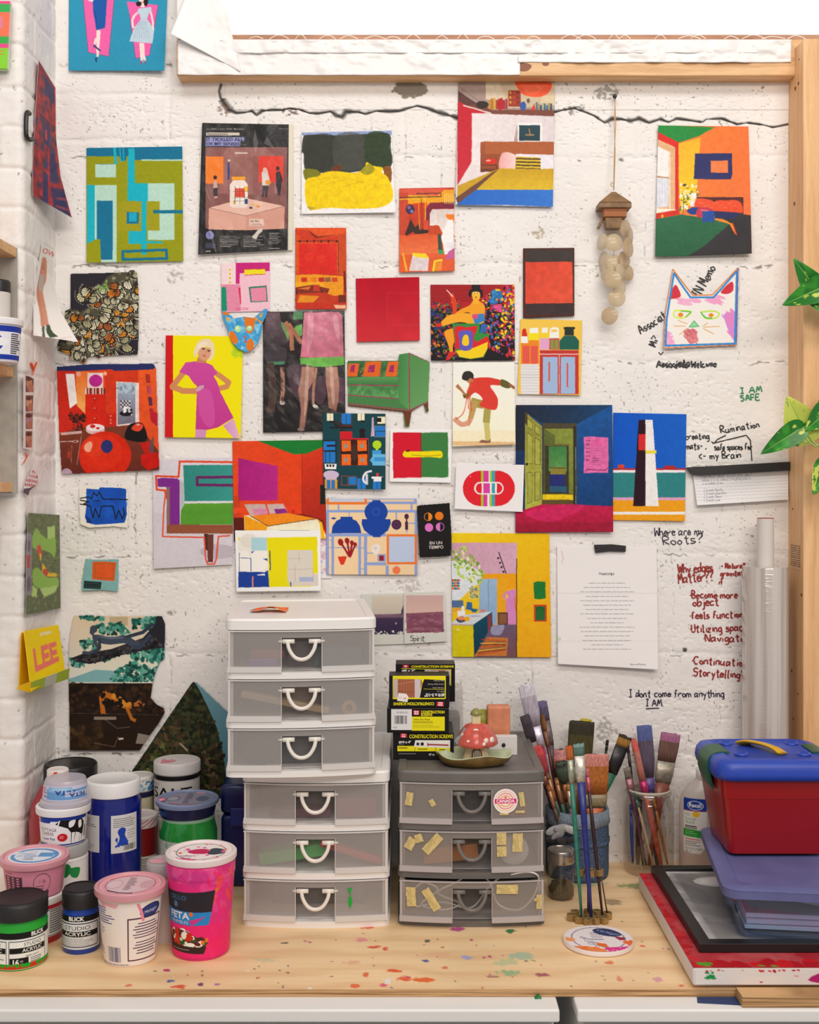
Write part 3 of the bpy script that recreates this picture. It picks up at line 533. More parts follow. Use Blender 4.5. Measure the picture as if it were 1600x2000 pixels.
A.p([(490, 960), (520, 945), (535, 1010), (528, 1040), (492, 1036)], 'd9cfc9'); A.e(507, 950, 12, 16, 'd9b9a4'); A.p([(495, 1036), (528, 1036), (520, 1100), (508, 1100), (510, 1060), (500, 1100), (490, 1098)], '3a2c34'); A.e(524, 1018, 16, 14, 'e0932b')
A.p([(568, 960), (592, 955), (608, 1010), (600, 1018), (594, 1092), (578, 1090), (570, 1030)], '2a2428'); A.e(578, 940, 10, 12, '2a2024'); A.q(420, 1222, 500, 1260, 'e6c3b4'); A.x('Eat Art', 426, 1238, 11, '33272a', bold=.01); A.lines(426, 1246, 495, 2, 8, '5d4a48', 2, 5)
A.e(200, 1312, 23, 23, '8385bd'); A.l([(196, 1300), (200, 1318)], 4, '4a4c80'); A.lines(176, 1360, 232, 4, 7, '6f70a8', 3, 5)
for i, x in enumerate((256, 388, 530)): A.lines(x, 1318+(-16 if i == 2 else 0), x+(110, 115, 78)[i], 7, 9.5, 'b8b4b0', 3.2, 5+i)
for x in (180, 190, 200): A.e(x, 1402, 3.4, 3.4, 'e5e0da')
A.lines(530, 1386, 620, 1, 5, 'b8b4b0', 4); A.p([(436, 1320), (470, 1282), (492, 1272), (494, 1290), (470, 1310), (460, 1335), (440, 1330)], 'cfc9c0')
for p in (((150, 940), (190, 1100), (210, 1130), (165, 1010)), ((450, 720), (470, 800), (455, 860), (440, 790)), ((200, 1250), (240, 1410), (230, 1410), (196, 1290)), ((520, 760), (560, 830), (500, 800))): A.p(p, 'bdb6b2', .35)
o = sheet('magazine', 'black magazine cover, crumpled, reading IT TICKLED ALL OF MY SENSES', 'magazine', A, ((395, 240), (564, 243), (562, 488), (387, 497)), 'shiny', b=7, bl=4, br=3, tl=2, w=3.5, ws=50, thick=2.5)
bm = bmesh.new(); vs = [P(x, y, -z) for x, y, z in ((404, 246, .003), (573, 243, .003), (572, 489, .003), (400, 494, .003))]; ws = [v+Vector((0, -.0022, 0)) for v in vs]; a = [bm.verts.new(v) for v in vs+ws]
for f in ((0, 1, 2, 3), (4, 7, 6, 5), (0, 4, 5, 1), (1, 5, 6, 2), (2, 6, 7, 3), (3, 7, 4, 0)): bm.faces.new([a[i] for i in f])
obj('page_block', bm, mat('e8e0cc', .7), o)
A = Art(584, 252, 776, 420, 'f0eeee', .9).v(340, 0, 2.857); A.q(700, 720, 1240, 755, '8fa2cf')
A.p([(720, 770), (745, 752), (900, 755), (1060, 748), (1190, 742), (1212, 790), (1200, 820), (1218, 870), (1215, 920), (1180, 945), (1080, 950), (960, 965), (830, 965), (735, 950), (724, 860), (712, 850)], '3c4038', sm=True)
A.p([(740, 770), (900, 762), (880, 930), (745, 935)], '33342f', .7, sm=True); A.p([(900, 760), (1050, 755), (1055, 930), (905, 930)], '4b4d48', .6, sm=True); A.p([(1070, 755), (1190, 750), (1205, 920), (1080, 935)], '2c3f26', .8, sm=True); A.p([(725, 945), (800, 950), (820, 990), (740, 1010)], '7d7c1d', sm=True); A.p([(1170, 935), (1212, 935), (1210, 1020), (1180, 990)], '8a5220', sm=True); A.p([(880, 935), (940, 920), (920, 955), (890, 965)], '6e3820', sm=True)
A.p([(740, 1000), (800, 985), (830, 965), (900, 955), (1010, 965), (1060, 940), (1075, 905), (1110, 925), (1165, 935), (1160, 960), (1190, 985), (1215, 1040), (1222, 1100), (1195, 1140), (1130, 1160), (1000, 1165), (860, 1160), (770, 1172), (740, 1140), (730, 1070)], 'f2cd06', sm=True)
for s_ in range(4): A.l([(760+s_*90, 1010+s_*18), (900+s_*70, 990+s_*12), (1010+s_*40, 1000+s_*16)], 7, 'd8b408', .5, sm=True)
A.p([(1040, 955), (1090, 912), (1120, 950), (1080, 975)], '9a941c', .9, sm=True); A.p([(740, 1150), (800, 1160), (760, 1175)], 'b8a028'); A.noise(.10, 5, 9)
sheet('small_painting', 'dark green over bright yellow painting on white paper', 'artwork', A, ((589, 259), (765, 255), (773, 415), (589, 418)), 'paint', b=4, bc=2, br=5, tl=2, w=2)
A = Art(884, 150, 1094, 412, 'e4d9da', .9).v(760, 120, 2.963)
A.p([(395, 100), (960, 100), (960, 300), (480, 300), (395, 240)], 'a58f86'); A.p([(560, 110), (640, 110), (700, 240), (560, 220)], 'd8c8b0'); A.p([(640, 110), (960, 110), (960, 260), (690, 270)], 'cdbb9c'); A.p([(395, 180), (560, 300), (480, 300), (478, 580), (395, 720)], 'c2182b', c2='c9283a'); A.p([(398, 170), (520, 250), (500, 280), (400, 230)], '5b3a36'); A.l([(400, 140), (560, 260)], 6, '8a7b74')
A.q(484, 300, 960, 600, 'e9dfe0', c2='ddd2d6', ang=0); A.p([(430, 252), (530, 250), (600, 282), (960, 275), (960, 318), (585, 303)], '7a4438'); A.l([(430, 254), (590, 300)], 7, 'e8d8d0')
A.q(690, 168, 762, 262, '9c3a26')
for i in range(9): A.q(696+(i % 3)*22, 175+(i//3)*28, 708+(i % 3)*22, 188+(i//3)*28, ('d8a030', 'c0442e', '7a2a22')[i % 3])
for i, c_ in enumerate(('c58a2c', 'b0702a', 'd8a43c', '93552a', 'c0301c', 'b02418', '8a2f50', 'a03a3a')): A.q(576+i*14, 222-(i % 3)*6, 588+i*14, 276, c_)
A.e(645, 248, 22, 34, 'b51e22'); A.e(776, 258, 18, 26, '2f5aa6'); A.e(806, 228, 10, 14, '6b5a4a'); A.p([(822, 282), (842, 240), (846, 282)], 'd8301c')
for i in range(9): A.q(850+i*12, 236+(i % 3)*8, 860+i*12, 282, ('4a6a8c', '9c8a58', '2e4a66', 'a0a894', '3c6a78')[i % 5])
A.q(880, 200, 955, 240, 'd9c9a6'); A.e(540, 250, 36, 22, '2c2622')
A.q(740, 356, 886, 468, 'f0eeec'); A.q(752, 368, 874, 460, '24464e', c2='1e3a44'); A.l([(790, 425), (838, 425)], 5, 'c99c66'); A.l([(810, 390), (818, 430)], 6, 'b08050'); A.p([(722, 468), (742, 356), (746, 468)], 'b39a92')
A.p([(528, 468), (556, 462), (955, 478), (955, 545), (700, 540), (640, 620), (528, 640)], 'a4552e', c2='8a4227'); A.q(556, 465, 955, 535, 'ad5c33'); A.p([(528, 598), (628, 598), (628, 638), (528, 640)], '6f3420'); A.q(534, 604, 620, 620, '94492a'); A.e(588, 578, 34, 17, 'd62a1e'); A.e(575, 574, 14, 5, 'f0b0a0')
A.p([(640, 625), (655, 530), (735, 545), (728, 620)], 'e8a8a4', c2='f2d4d0', ang=0, sm=True); A.p([(735, 535), (955, 540), (955, 625), (740, 620)], 'e9e2ea'); A.p([(735, 550), (872, 556), (880, 632), (728, 630)], 'd9b52a')
for k in range(4): A.l([(736, 562+k*19), (876, 566+k*19)], 8, '3b2a1c')
A.p([(395, 720), (640, 618), (720, 630), (955, 620), (955, 745), (500, 745), (395, 832)], 'c79c1f'); A.p([(640, 618), (955, 625), (955, 745), (502, 742)], 'cfa51c', c2='e2bd28')
for k in range(30): A.l([(655+k*10.5, 624), (508+k*15.4, 744)], 2.2, 'a67d10', .8)
A.p([(385, 790), (600, 640), (640, 620), (505, 742), (400, 830)], '6d4436'); A.p([(385, 832), (505, 742), (955, 742), (950, 842), (700, 832)], '1f66c4', c2='2f74cf', ang=0); A.p([(740, 112), (930, 120), (925, 180), (870, 205), (800, 200), (755, 170)], 'ef5a33', sm=True)
for k in range(6): A.l([(760+k*8, 135+k*11), (910-k*10, 140+k*9)], 2, 'f6a58a', .8)
A.noise(.05, 5, 2)
sheet('bedroom_page', 'bedroom page with yellow and blue bedspread and red wall, tucked under the window rail', 'magazine page', A, ((896, 158), (1084, 161), (1080, 404), (890, 400)), 'gloss', b=5, bc=2, br=2, bl=3, w=2.5)
A = Art(774, 362, 892, 534, 'dd5a2a', 1.0).v(760, 120, 2.963)
A.q(50, 730, 380, 780, 'c84038'); A.p([(60, 760), (380, 740), (380, 830), (60, 830)], 'e9a11c'); A.p([(60, 738), (330, 736), (280, 778), (60, 770)], 'd9553f'); A.p([(60, 830), (220, 815), (215, 990), (100, 1010), (60, 1000)], 'cf3a1c', c2='b83a24'); A.q(60, 760, 110, 1000, 'c8452a')
A.l([(62, 788), (300, 782), (300, 762), (160, 766)], 5, '3a2a26'); A.l([(62, 798), (210, 795), (210, 990)], 6, 'eeb41c'); A.l([(188, 790), (192, 995)], 3, '5a2a20'); A.l([(170, 790), (176, 985)], 3, 'f0b020')
A.p([(210, 990), (214, 850), (236, 818), (380, 812), (380, 852), (250, 855), (236, 880), (232, 990)], '7d1f38', sm=False); A.p([(234, 980), (236, 880), (250, 856), (378, 854), (378, 1000), (320, 1010), (290, 950)], 'd6c8c4', c2='efe6e2'); A.e(122, 856, 26, 28, '3a2c48'); A.e(116, 846, 10, 10, '8a5a9c'); A.e(132, 868, 9, 9, '6a84c0')
A.p([(92, 1000), (125, 912), (150, 960), (172, 940), (176, 975), (230, 960), (225, 995), (150, 1000), (140, 985), (100, 1008)], '33241f'); A.q(200, 920, 228, 975, 'd5492c'); A.p([(330, 885), (378, 884), (378, 930), (332, 905)], 'ee7c1c'); A.p([(345, 915), (370, 915), (376, 1060), (330, 1110), (300, 1020)], 'f4f1ee')
A.p([(230, 950), (290, 948), (304, 1000), (230, 1010)], 'c4441e'); A.p([(60, 1010), (300, 1000), (290, 1110), (65, 1120)], 'd9582c', c2='e87440'); A.p([(282, 1000), (300, 995), (312, 1110), (286, 1116)], '34463f'); A.q(286, 1090, 312, 1116, '2b9a58'); A.p([(312, 1050), (378, 1040), (378, 1110), (320, 1118)], 'eae4ea'); A.p([(345, 1100), (378, 1078), (378, 1140), (320, 1148)], 'c05a94')
A.p([(75, 1108), (86, 1108), (108, 1214), (96, 1214)], 'eeb01a'); A.p([(138, 1110), (232, 1135), (225, 1212), (116, 1212)], 'dccdd0'); A.p([(128, 1108), (215, 1112), (232, 1140), (150, 1132)], 'f3d01c'); A.p([(262, 1150), (310, 1146), (300, 1212), (248, 1212)], 'e88a2c'); A.l([(256, 1212), (264, 1156), (306, 1148)], 10, 'f6d81e'); A.noise(.07, 6, 3)
for k in range(5): A.l([(322+k*12, 766), (322+k*12, 822)], 4, 'f2cf70')
sheet('lounge_page', 'small orange lounge page with fireplace, beside the yellow-blanket bedroom page', 'magazine page', A, ((780, 368), (887, 366), (888, 529), (780, 532)), 'gloss', b=4, bc=5, w=2)
A = Art(1274, 240, 1476, 508, 'f0822c', .9).v(1100, 0, 3.2)
A.p([(590, 780), (1180, 780), (1180, 1600), (590, 1600)], 'f0812e', c2='ee7340', ang=20); A.p([(715, 900), (860, 860), (830, 1250), (735, 1330), (722, 1100)], 'f3b42a', c2='f0d020', ang=90); A.p([(590, 780), (950, 795), (850, 850), (722, 893), (592, 822)], '1e8a3a')
A.p([(590, 822), (722, 890), (722, 1320), (690, 1340), (570, 1360), (570, 840)], 'd92a22'); A.p([(575, 862), (700, 920), (700, 1310), (572, 1330)], 'e2b184'); A.p([(576, 905), (662, 950), (662, 1110), (574, 1095)], 'f2eeea'); A.p([(574, 1105), (662, 1112), (660, 1290), (574, 1300)], 'dfe1ea'); A.l([(575, 1104), (664, 1112)], 8, 'b88a5e'); A.p([(572, 1300), (704, 1310), (704, 1322), (572, 1335)], 'f0ead8'); A.l([(668, 945), (668, 1305)], 6, 'f4e9d8')
for k in range(10): A.l([(580+k*8, 1115), (580+k*8, 1290)], 1.5, 'aab2c8', .7)
A.p([(574, 1335), (722, 1310), (730, 1340), (574, 1370)], 'd42c1e'); A.q(614, 1340, 628, 1362, 'f0b020')
A.p([(826, 960), (1056, 958), (1058, 1090), (1050, 1122), (818, 1120)], '2b2f66'); A.p([(922, 1005), (1030, 1003), (1032, 1080), (924, 1080)], 'ee7f48')
A.d([(735, 1150), (850, 1150), (840, 1320), (730, 1320)], ['f4f1d8', '4a4438', 'f4e9b0', '6f7d46'], 60, 7, 3); A.q(800, 1208, 832, 1240, 'f0ece8'); A.q(795, 1252, 830, 1290, 'ece6e2'); A.l([(755, 1220), (750, 1330)], 4, '4a3a2a')
A.p([(850, 1232), (1128, 1232), (1128, 1370), (1100, 1370), (850, 1260)], '55282a'); A.p([(828, 1250), (880, 1242), (945, 1262), (945, 1320), (830, 1320)], 'e8502c', sm=True); A.p([(948, 1262), (1010, 1252), (1105, 1260), (1112, 1340), (950, 1330)], 'e8502c', sm=True)
for k in range(8): A.l([(850+k*30, 1270+(k % 3)*14), (885+k*28, 1270+(k % 3)*14)], 2, 'f7b8a0', .8)
A.p([(574, 1370), (740, 1340), (870, 1360), (1175, 1360), (1180, 1600), (574, 1605)], '2a6b49', c2='1f5c3c'); A.p([(945, 1320), (1175, 1345), (1180, 1590), (780, 1600), (880, 1540), (1040, 1400), (960, 1370)], '343234', c2='2b2a2e'); A.p([(740, 1335), (780, 1330), (960, 1378), (1040, 1400), (1076, 1465), (1082, 1462), (1062, 1400), (960, 1350), (800, 1320)], 'e98a28'); A.p([(940, 1318), (1120, 1330), (1060, 1372), (950, 1365)], '28305c')
A.p([(775, 1310), (850, 1296), (860, 1335), (800, 1340)], '1f3f8c', sm=True); A.p([(848, 1300), (930, 1305), (900, 1360), (836, 1350)], 'c9354e', sm=True); A.l([(860, 1312), (905, 1318)], 5, 'e8a0b0'); A.p([(872, 1322), (945, 1316), (948, 1385), (872, 1388)], '2450a0', sm=False); A.l([(1060, 1395), (1084, 1468)], 7, 'd8402c'); A.noise(.06, 5, 4)
sheet('bedroom_page', 'orange bedroom page with green bed and dark blue rectangle, above the cat drawing', 'magazine page', A, ((1286, 245), (1462, 247), (1469, 495), (1280, 502)), 'gloss', b=6, bc=4, br=6, bow=2, w=4, ws=70)
A = Art(428, 508, 532, 614, 'f6c3cf', 1.1).v(310, 420, 4.1026); A.q(503, 382, 618, 552, 'f7d6dc'); A.p([(618, 380), (892, 380), (890, 450), (650, 470), (648, 552), (618, 552)], 'c81f78'); A.q(503, 556, 655, 772, 'e38aa8'); A.p([(650, 468), (890, 448), (888, 772), (662, 772)], 'f5c0d0')
A.p([(503, 578), (540, 578), (548, 768), (503, 768)], '0f8f6c'); A.p([(638, 580), (655, 582), (662, 716), (655, 714)], 'd8204a'); A.p([(686, 436), (852, 432), (856, 474), (688, 480)], 'f1dc1a'); A.l([(686, 436), (852, 432)], 4, 'b8501c'); A.l([(688, 482), (856, 474)], 5, 'b8205c')
A.p([(722, 576), (866, 564), (876, 694), (736, 700)], '2f7e66'); A.p([(736, 588), (860, 578), (866, 688), (746, 692)], 'e489a6'); A.l([(622, 748), (715, 744), (714, 754), (624, 760)], 3, 'c8205c', closed=True)
for yy in (440, 472, 504, 540): A.e(570, yy, 10, 10, 'f2df2c'); A.e(571, yy, 4, 4, 'b03020')
A.noise(.05, 2, 6)
sheet('paper_collage', 'small pink collage with magenta and green shapes, above the blue cat face', 'artwork', A, ((432, 514), (527, 512), (527, 608), (432, 610)), 'paint', b=3)
A = Art(572, 440, 682, 610, 'd8381a', 1.1).v(310, 420, 4.1026); A.q(1090, 100, 1510, 760, 'cf3a1a', c2='c02c18', ang=70); A.p([(1095, 105), (1500, 105), (1500, 150), (1280, 190), (1180, 120), (1095, 112)], 'e05420'); A.p([(1180, 110), (1275, 170), (1440, 155), (1260, 190)], '8a2818'); A.q(1440, 150, 1500, 480, 'c8481c'); A.q(1098, 160, 1130, 470, 'd8501c')
A.q(1125, 225, 1430, 470, 'd8241c'); A.l([(1125, 225), (1430, 225), (1435, 470)], 4, 'e87828'); A.l([(1105, 210), (1440, 205)], 4, '3a1c14'); A.l([(1438, 205), (1440, 470)], 4, '3a1c14')
for x in (1132, 1190, 1245, 1302, 1360, 1425): A.e(x, 212, 6, 12, '2a1814')
for x in (1180, 1245, 1302, 1365): A.l([(x, 235), (x, 460)], 2, 'c01818')
for x, yy in ((1230, 270), (1390, 270), (1200, 340), (1300, 350)): A.e(x, yy, 38, 38, 'dd3a20', .5)
A.p([(1098, 480), (1250, 474), (1480, 490), (1480, 640), (1380, 650), (1300, 575), (1098, 590)], 'e9961a', sm=False); A.p([(1098, 540), (1290, 536), (1360, 590), (1098, 600)], 'f0a81c')
for x, c_ in ((1140, 'c42a1a'), (1280, 'b82a1c'), (1330, '8a5a3a'), (1385, 'd0461e'), (1215, 'e0781c')): A.p([(x, 502), (x+45, 498), (x+52, 535), (x+6, 538)], c_)
A.p([(1098, 580), (1230, 560), (1370, 590), (1360, 618), (1098, 630)], '7d2a18'); A.p([(1110, 590), (1220, 572), (1200, 600)], 'd8702c'); A.q(1240, 560, 1290, 610, 'c23a22')
for x, z in ((1108, 690), (1310, 695), (1350, 650)): A.l([(x, 610), (x, z)], 7, '231412')
A.p([(1098, 640), (1330, 620), (1440, 660), (1400, 710), (1100, 700)], 'c0361a'); A.p([(1130, 640), (1290, 650), (1240, 700), (1110, 700)], 'e08a1c'); A.p([(1400, 720), (1500, 722), (1500, 750), (1420, 750)], 'e8b088'); A.q(1440, 640, 1500, 700, '6d2418'); A.l([(1488, 450), (1496, 620)], 10, '3a1c16'); A.noise(.09, 4, 5)
sheet('lounge_page', 'red and orange lounge print with a mustard sofa, above the pink skirt page', 'print', A, ((577, 445), (676, 445), (677, 604), (577, 604)), 'gloss', b=4, bc=3, w=1)
A = Art(690, 538, 824, 672, 'c41a2c', .7); A.q(690, 538, 824, 672, 'b51027', c2='cc3038'); A.noise(.06, 30, 3); A.l([(757, 572), (820, 572)], .9, 'd24a50', .6); A.l([(757, 572), (757, 634), (820, 635)], .9, 'd24a50', .6)
sheet('red_paper', 'plain crimson red square of paper', 'paper', A, ((695, 544), (819, 541), (820, 665), (697, 668)), 'matte', b=3, bc=3, w=1)
A = Art(1018, 480, 1128, 624, '3a1c1a', .8); A.q(1022, 485, 1122, 620, '4a211c'); A.q(1028, 488, 1118, 513, '38302e'); A.p([(1027, 512), (1118, 511), (1119, 592), (1026, 593)], 'd8422c', c2='dd5034', ang=30); A.q(1028, 593, 1118, 614, '36282a'); A.noise(.10, 9, 8)
sheet('red_print', 'print of a plain red block with dark brown bands above and below', 'print', A, ((1022, 485), (1122, 484), (1122, 617), (1022, 621)), 'gloss', b=4, bc=2, w=1.5)
A = Art(836, 550, 1010, 710, '15121a', 1.1).v(660, 470, 4.2105); A.q(760, 355, 1456, 560, 'b01620')
for i in range(34):
    for j in range(9): A.e(765+i*17+(j % 2)*8.5, 370+j*16, 4.5, 4.5, '3a1014', n=6)
A.d([(762, 505), (1000, 500), (1000, 980), (762, 960)], ['c03024', '2f5a36', '243a8c', '7a2030', 'd87828', '151018', '3a2a5c', '3f7a3a'], 420, 8, 4); A.d([(1180, 480), (1300, 400), (1452, 362), (1452, 980), (1240, 880), (1200, 700)], ['d0241c', 'e8c21e', '2f6fb8', '141018', 'c83a7a', '2e6a30', 'd0241c', '15121a', '8a3a90'], 420, 9, 5); A.d([(1270, 420), (1350, 410), (1340, 480), (1260, 530)], ['2f86c4', '2468a8'], 40, 12, 6); A.d([(1290, 540), (1350, 520), (1340, 590)], ['d8447c', 'e0559a'], 20, 10, 7); A.d([(1340, 470), (1450, 380), (1450, 540), (1370, 820), (1345, 760)], ['f0cf1e', 'e8b81a'], 34, 9, 8)
SK = 'ef9c1e'; A.l([(935, 445), (955, 500), (965, 590)], 34, 'd8401c', sm=True); A.l([(895, 405), (945, 460)], 7, 'f2e4e4')
A.p([(1120, 480), (1150, 490), (1205, 530), (1208, 600), (1190, 680), (1060, 690), (1090, 610), (1060, 590), (990, 615), (965, 610), (1000, 570), (1085, 530)], SK, sm=True); A.p([(830, 690), (925, 610), (1090, 600), (1150, 650), (1130, 690), (1000, 670), (850, 705)], 'f2a826', sm=True); A.p([(885, 740), (960, 720), (990, 760), (950, 850), (945, 915), (925, 920), (905, 850), (880, 780)], SK, sm=True); A.p([(800, 690), (850, 672), (858, 705), (810, 712)], 'd02a1c'); A.p([(915, 912), (950, 912), (970, 975), (955, 940), (910, 985), (885, 985)], 'd02a1c')
A.e(1138, 448, 34, 52, 'f2b62c'); A.p([(1075, 450), (1085, 405), (1130, 395), (1185, 405), (1190, 460), (1172, 470), (1165, 425), (1105, 425), (1095, 465)], '14101a', sm=True); A.q(1098, 362, 1172, 405, '14101a'); A.q(1115, 478, 1160, 520, 'f0ac24'); A.e(1122, 434, 9, 5, 'f4f0e0'); A.e(1152, 434, 9, 5, 'f4f0e0'); A.e(1123, 434, 4, 4, '20141a'); A.e(1151, 434, 4, 4, '20141a'); A.e(1136, 466, 8, 5, '8a2430')
A.p([(1100, 610), (1200, 600), (1210, 660), (1130, 690)], '2f80c0'); A.e(1130, 625, 26, 20, 'd8447c'); A.p([(1180, 680), (1230, 690), (1220, 750), (1165, 770)], '2a62a8')
A.p([(940, 682), (1170, 682), (1165, 760), (1245, 765), (1235, 880), (1200, 960), (1090, 975), (1000, 960), (965, 880)], '2e8a3a'); A.p([(960, 720), (1000, 700), (1060, 712), (1140, 700), (1140, 740), (1120, 800), (1150, 830), (1230, 790), (1230, 880), (985, 890), (965, 820)], 'd81c24', sm=True); A.p([(1120, 880), (1235, 832), (1230, 890), (1195, 955), (1090, 973), (1000, 955), (975, 905)], 'f2cc14'); A.p([(990, 755), (1040, 735), (1105, 745), (1112, 800), (1105, 880), (1060, 905), (1005, 890), (1000, 820)], '5e56b8', sm=True); A.p([(1048, 775), (1072, 785), (1078, 850), (1050, 865), (1024, 850), (1028, 800)], 'f2c81a', sm=True)
sheet('figure_print', 'colourful print of a seated woman in a patterned chair among flowers', 'print', A, ((841, 556), (1005, 556), (1006, 704), (842, 704)), 'gloss', b=4, bc=1, w=.8)
A = Art(1006, 618, 1142, 776, 'f2c552', 1.0).v(980, 460, 2.5806); A.q(97, 542, 188, 800, 'e8892a'); A.q(106, 556, 140, 645, 'e05a4a'); A.q(147, 556, 182, 645, 'e05a4a'); A.q(97, 648, 188, 800, 'e3e1e2')
for k in range(10): A.l([(97, 660+k*14), (188, 660+k*14)], 1.6, 'a8a6aa')
A.q(192, 578, 388, 800, 'c23a34'); A.l([(192, 598), (388, 598)], 3, 'f0dcd4'); A.q(208, 612, 282, 798, '9fb8dc'); A.q(298, 612, 370, 798, '9fb8dc'); A.l([(240, 640), (240, 735)], 8, 'd8503c'); A.l([(332, 645), (332, 762)], 8, 'd8503c'); A.l([(290, 600), (290, 800)], 2, 'f0dcd4')
A.q(98, 508, 130, 542, 'f2eeee'); A.p([(102, 508), (104, 476), (110, 470), (122, 470), (130, 508)], 'd0302a'); A.q(136, 490, 188, 532, 'f0dc28'); A.q(142, 466, 184, 492, 'f3f1ea'); A.q(136, 528, 188, 542, 'e88a2a'); A.q(194, 488, 240, 520, 'f0d030'); A.q(202, 464, 232, 490, 'f6f2e6'); A.q(192, 518, 240, 576, 'e3a4cc')
A.p([(244, 470), (262, 460), (288, 466), (290, 518), (240, 518)], 'f3efe8'); A.e(265, 480, 16, 7, 'f2c552'); A.q(240, 518, 290, 576, 'c25a4a'); A.q(247, 526, 262, 572, '7f9a4a'); A.q(268, 526, 284, 572, '7f9a4a'); A.q(312, 460, 370, 472, '2c3530'); A.q(318, 472, 364, 504, '2c3530'); A.p([(292, 576), (292, 530), (312, 506), (370, 506), (390, 530), (390, 576)], '235f52')
sheet('kitchen_print', 'yellow illustration of bottles on a red cupboard, below the red block print', 'print', A, ((1017, 623), (1137, 626), (1134, 772), (1011, 770)), 'matte', b=4, bc=2)
A = Art(1288, 516, 1452, 690, 'f1ece8', 1.1).v(980, 460, 2.5806); O_ = [(862, 168), (965, 302), (1062, 300), (1195, 160), (1185, 552), (818, 568), (812, 500)]
A.keep([(862, 164), (966, 298), (1060, 296), (1198, 156), (1196, 300), (1188, 556), (816, 572), (822, 400)]); A.d([(890, 320), (1000, 325), (970, 345), (900, 345)], ['f3a4cc', 'f0b6d4'], 40, 6, 1, .8, 4, 20); A.d([(1040, 320), (1110, 305), (1100, 340), (1050, 345)], ['f3a4cc'], 30, 6, 2, .8, 4, 20); A.d([(1130, 420), (1170, 375), (1182, 520), (1150, 500)], ['e58ac4', 'd08ae0'], 60, 7, 3, .8, 4, 60); A.d([(832, 480), (860, 500), (870, 550), (830, 550)], ['f0a4d0'], 40, 6, 4, .8); A.d([(930, 480), (975, 470), (990, 520), (950, 545), (920, 520)], ['dc7a80', 'e2949a', 'c86a70'], 60, 6, 5, .8, 3, 50)
A.p([(842, 315), (875, 248), (904, 305), (860, 320)], 'd23a48', sm=True); A.p([(1104, 285), (1160, 232), (1168, 275), (1140, 295)], 'd23a48', sm=True)
A.l([(868, 190), (952, 312), (1068, 312), (1186, 180), (1176, 545), (826, 556), (832, 420), (868, 190)], 10, '3a8cd0'); A.l([(862, 170), (964, 302), (1062, 300), (1192, 164)], 6, 'd9762a'); A.l([(1192, 164), (1184, 550)], 5, '6a5a9c'); A.l([(1184, 552), (818, 566), (824, 400), (862, 170)], 5, 'd9762a')
A.l([(872, 378), (868, 405), (900, 418), (935, 408), (952, 382), (872, 378)], 7, 'd3ea4a', sm=True); A.l([(905, 380), (955, 384), (930, 410)], 6, '58c050'); A.l([(1004, 386), (1030, 418), (1080, 416), (1096, 392), (1060, 380), (1004, 386)], 7, 'c0e44a', sm=True); A.l([(1004, 386), (1028, 415), (1060, 418)], 6, '48b850'); A.e(903, 400, 13, 12, 'e88c1c'); A.e(1056, 402, 12, 11, 'e88c1c'); A.p([(945, 462), (970, 430), (994, 458), (970, 464)], '8ee0a0'); A.l([(945, 462), (970, 430), (994, 458), (945, 462)], 3, '3a9a58')
for a, b_ in (((890, 428), (935, 445)), ((868, 457), (925, 457)), ((935, 468), (897, 500)), ((1018, 455), (1040, 442)), ((1018, 462), (1098, 458)), ((1018, 470), (1068, 495))): A.l([a, b_], 3.5, 'e39a3a')
sheet('cat_drawing', 'white paper cat face with blue and orange crayon outline, under the green bed page', 'drawing', A, ((1292, 518), (1449, 518), (1449, 686), (1292, 686)), 'matte', b=4, bc=2, br=4, bl=6, w=1.5)
A = Art(428, 598, 530, 694, '3f9cd2', 1.3).v(310, 420, 4.1026); A.keep([(503, 775), (530, 763), (605, 828), (690, 815), (762, 825), (850, 752), (876, 752), (868, 800), (830, 872), (828, 930), (800, 1020), (740, 1090), (700, 1100), (640, 1075), (580, 1010), (545, 900), (520, 850)])
A.d([(540, 830), (820, 830), (790, 1030), (700, 1090), (580, 1000)], ['4aa8dc', '2f8ac4', '6fbfe8', 'a8daf0'], 90, 14, 2, .6); A.p([(690, 820), (768, 822), (765, 900), (745, 940), (705, 940), (692, 880)], 'e0761c', sm=True); A.p([(560, 945), (600, 935), (635, 1000), (620, 1032), (580, 1010)], 'e0761c', sm=True); A.p([(735, 990), (765, 1030), (750, 1080), (715, 1085), (702, 1040)], 'e0761c', sm=True); A.p([(508, 778), (560, 770), (575, 800), (520, 800)], 'e0761c'); A.p([(540, 806), (580, 845), (545, 850)], 'f0a030'); A.p([(835, 775), (825, 820), (800, 815)], 'f0a030'); A.l([(765, 822), (830, 866)], 14, 'e0902c'); A.e(550, 960, 20, 26, 'dff0f4', .6)
A.e(635, 912, 25, 27, 'b0e0a8'); A.e(630, 905, 12, 12, 'd8f0b0'); A.e(726, 908, 24, 22, '9fdca0'); A.e(730, 900, 10, 9, 'f0f4e8'); A.e(690, 978, 10, 11, 'c85a6a'); A.l([(690, 990), (698, 1004), (684, 1016)], 3, '2a4a60'); A.e(697, 1014, 11, 12, 'c85a50'); A.l([(606, 830), (690, 816), (762, 827)], 3, '1d5a8c')
sheet('cat_cutout', 'blue and orange painted cat face cutout, below the small pink collage', 'drawing', A, ((431, 601), (526, 601), (526, 692), (431, 692)), 'paint', b=9, bc=2, w=1)
A = Art(508, 602, 684, 856, '2a2526', .9).v(310, 420, 4.1026); A.q(830, 770, 1490, 1740, '2b2527', c2='1c1a1b')
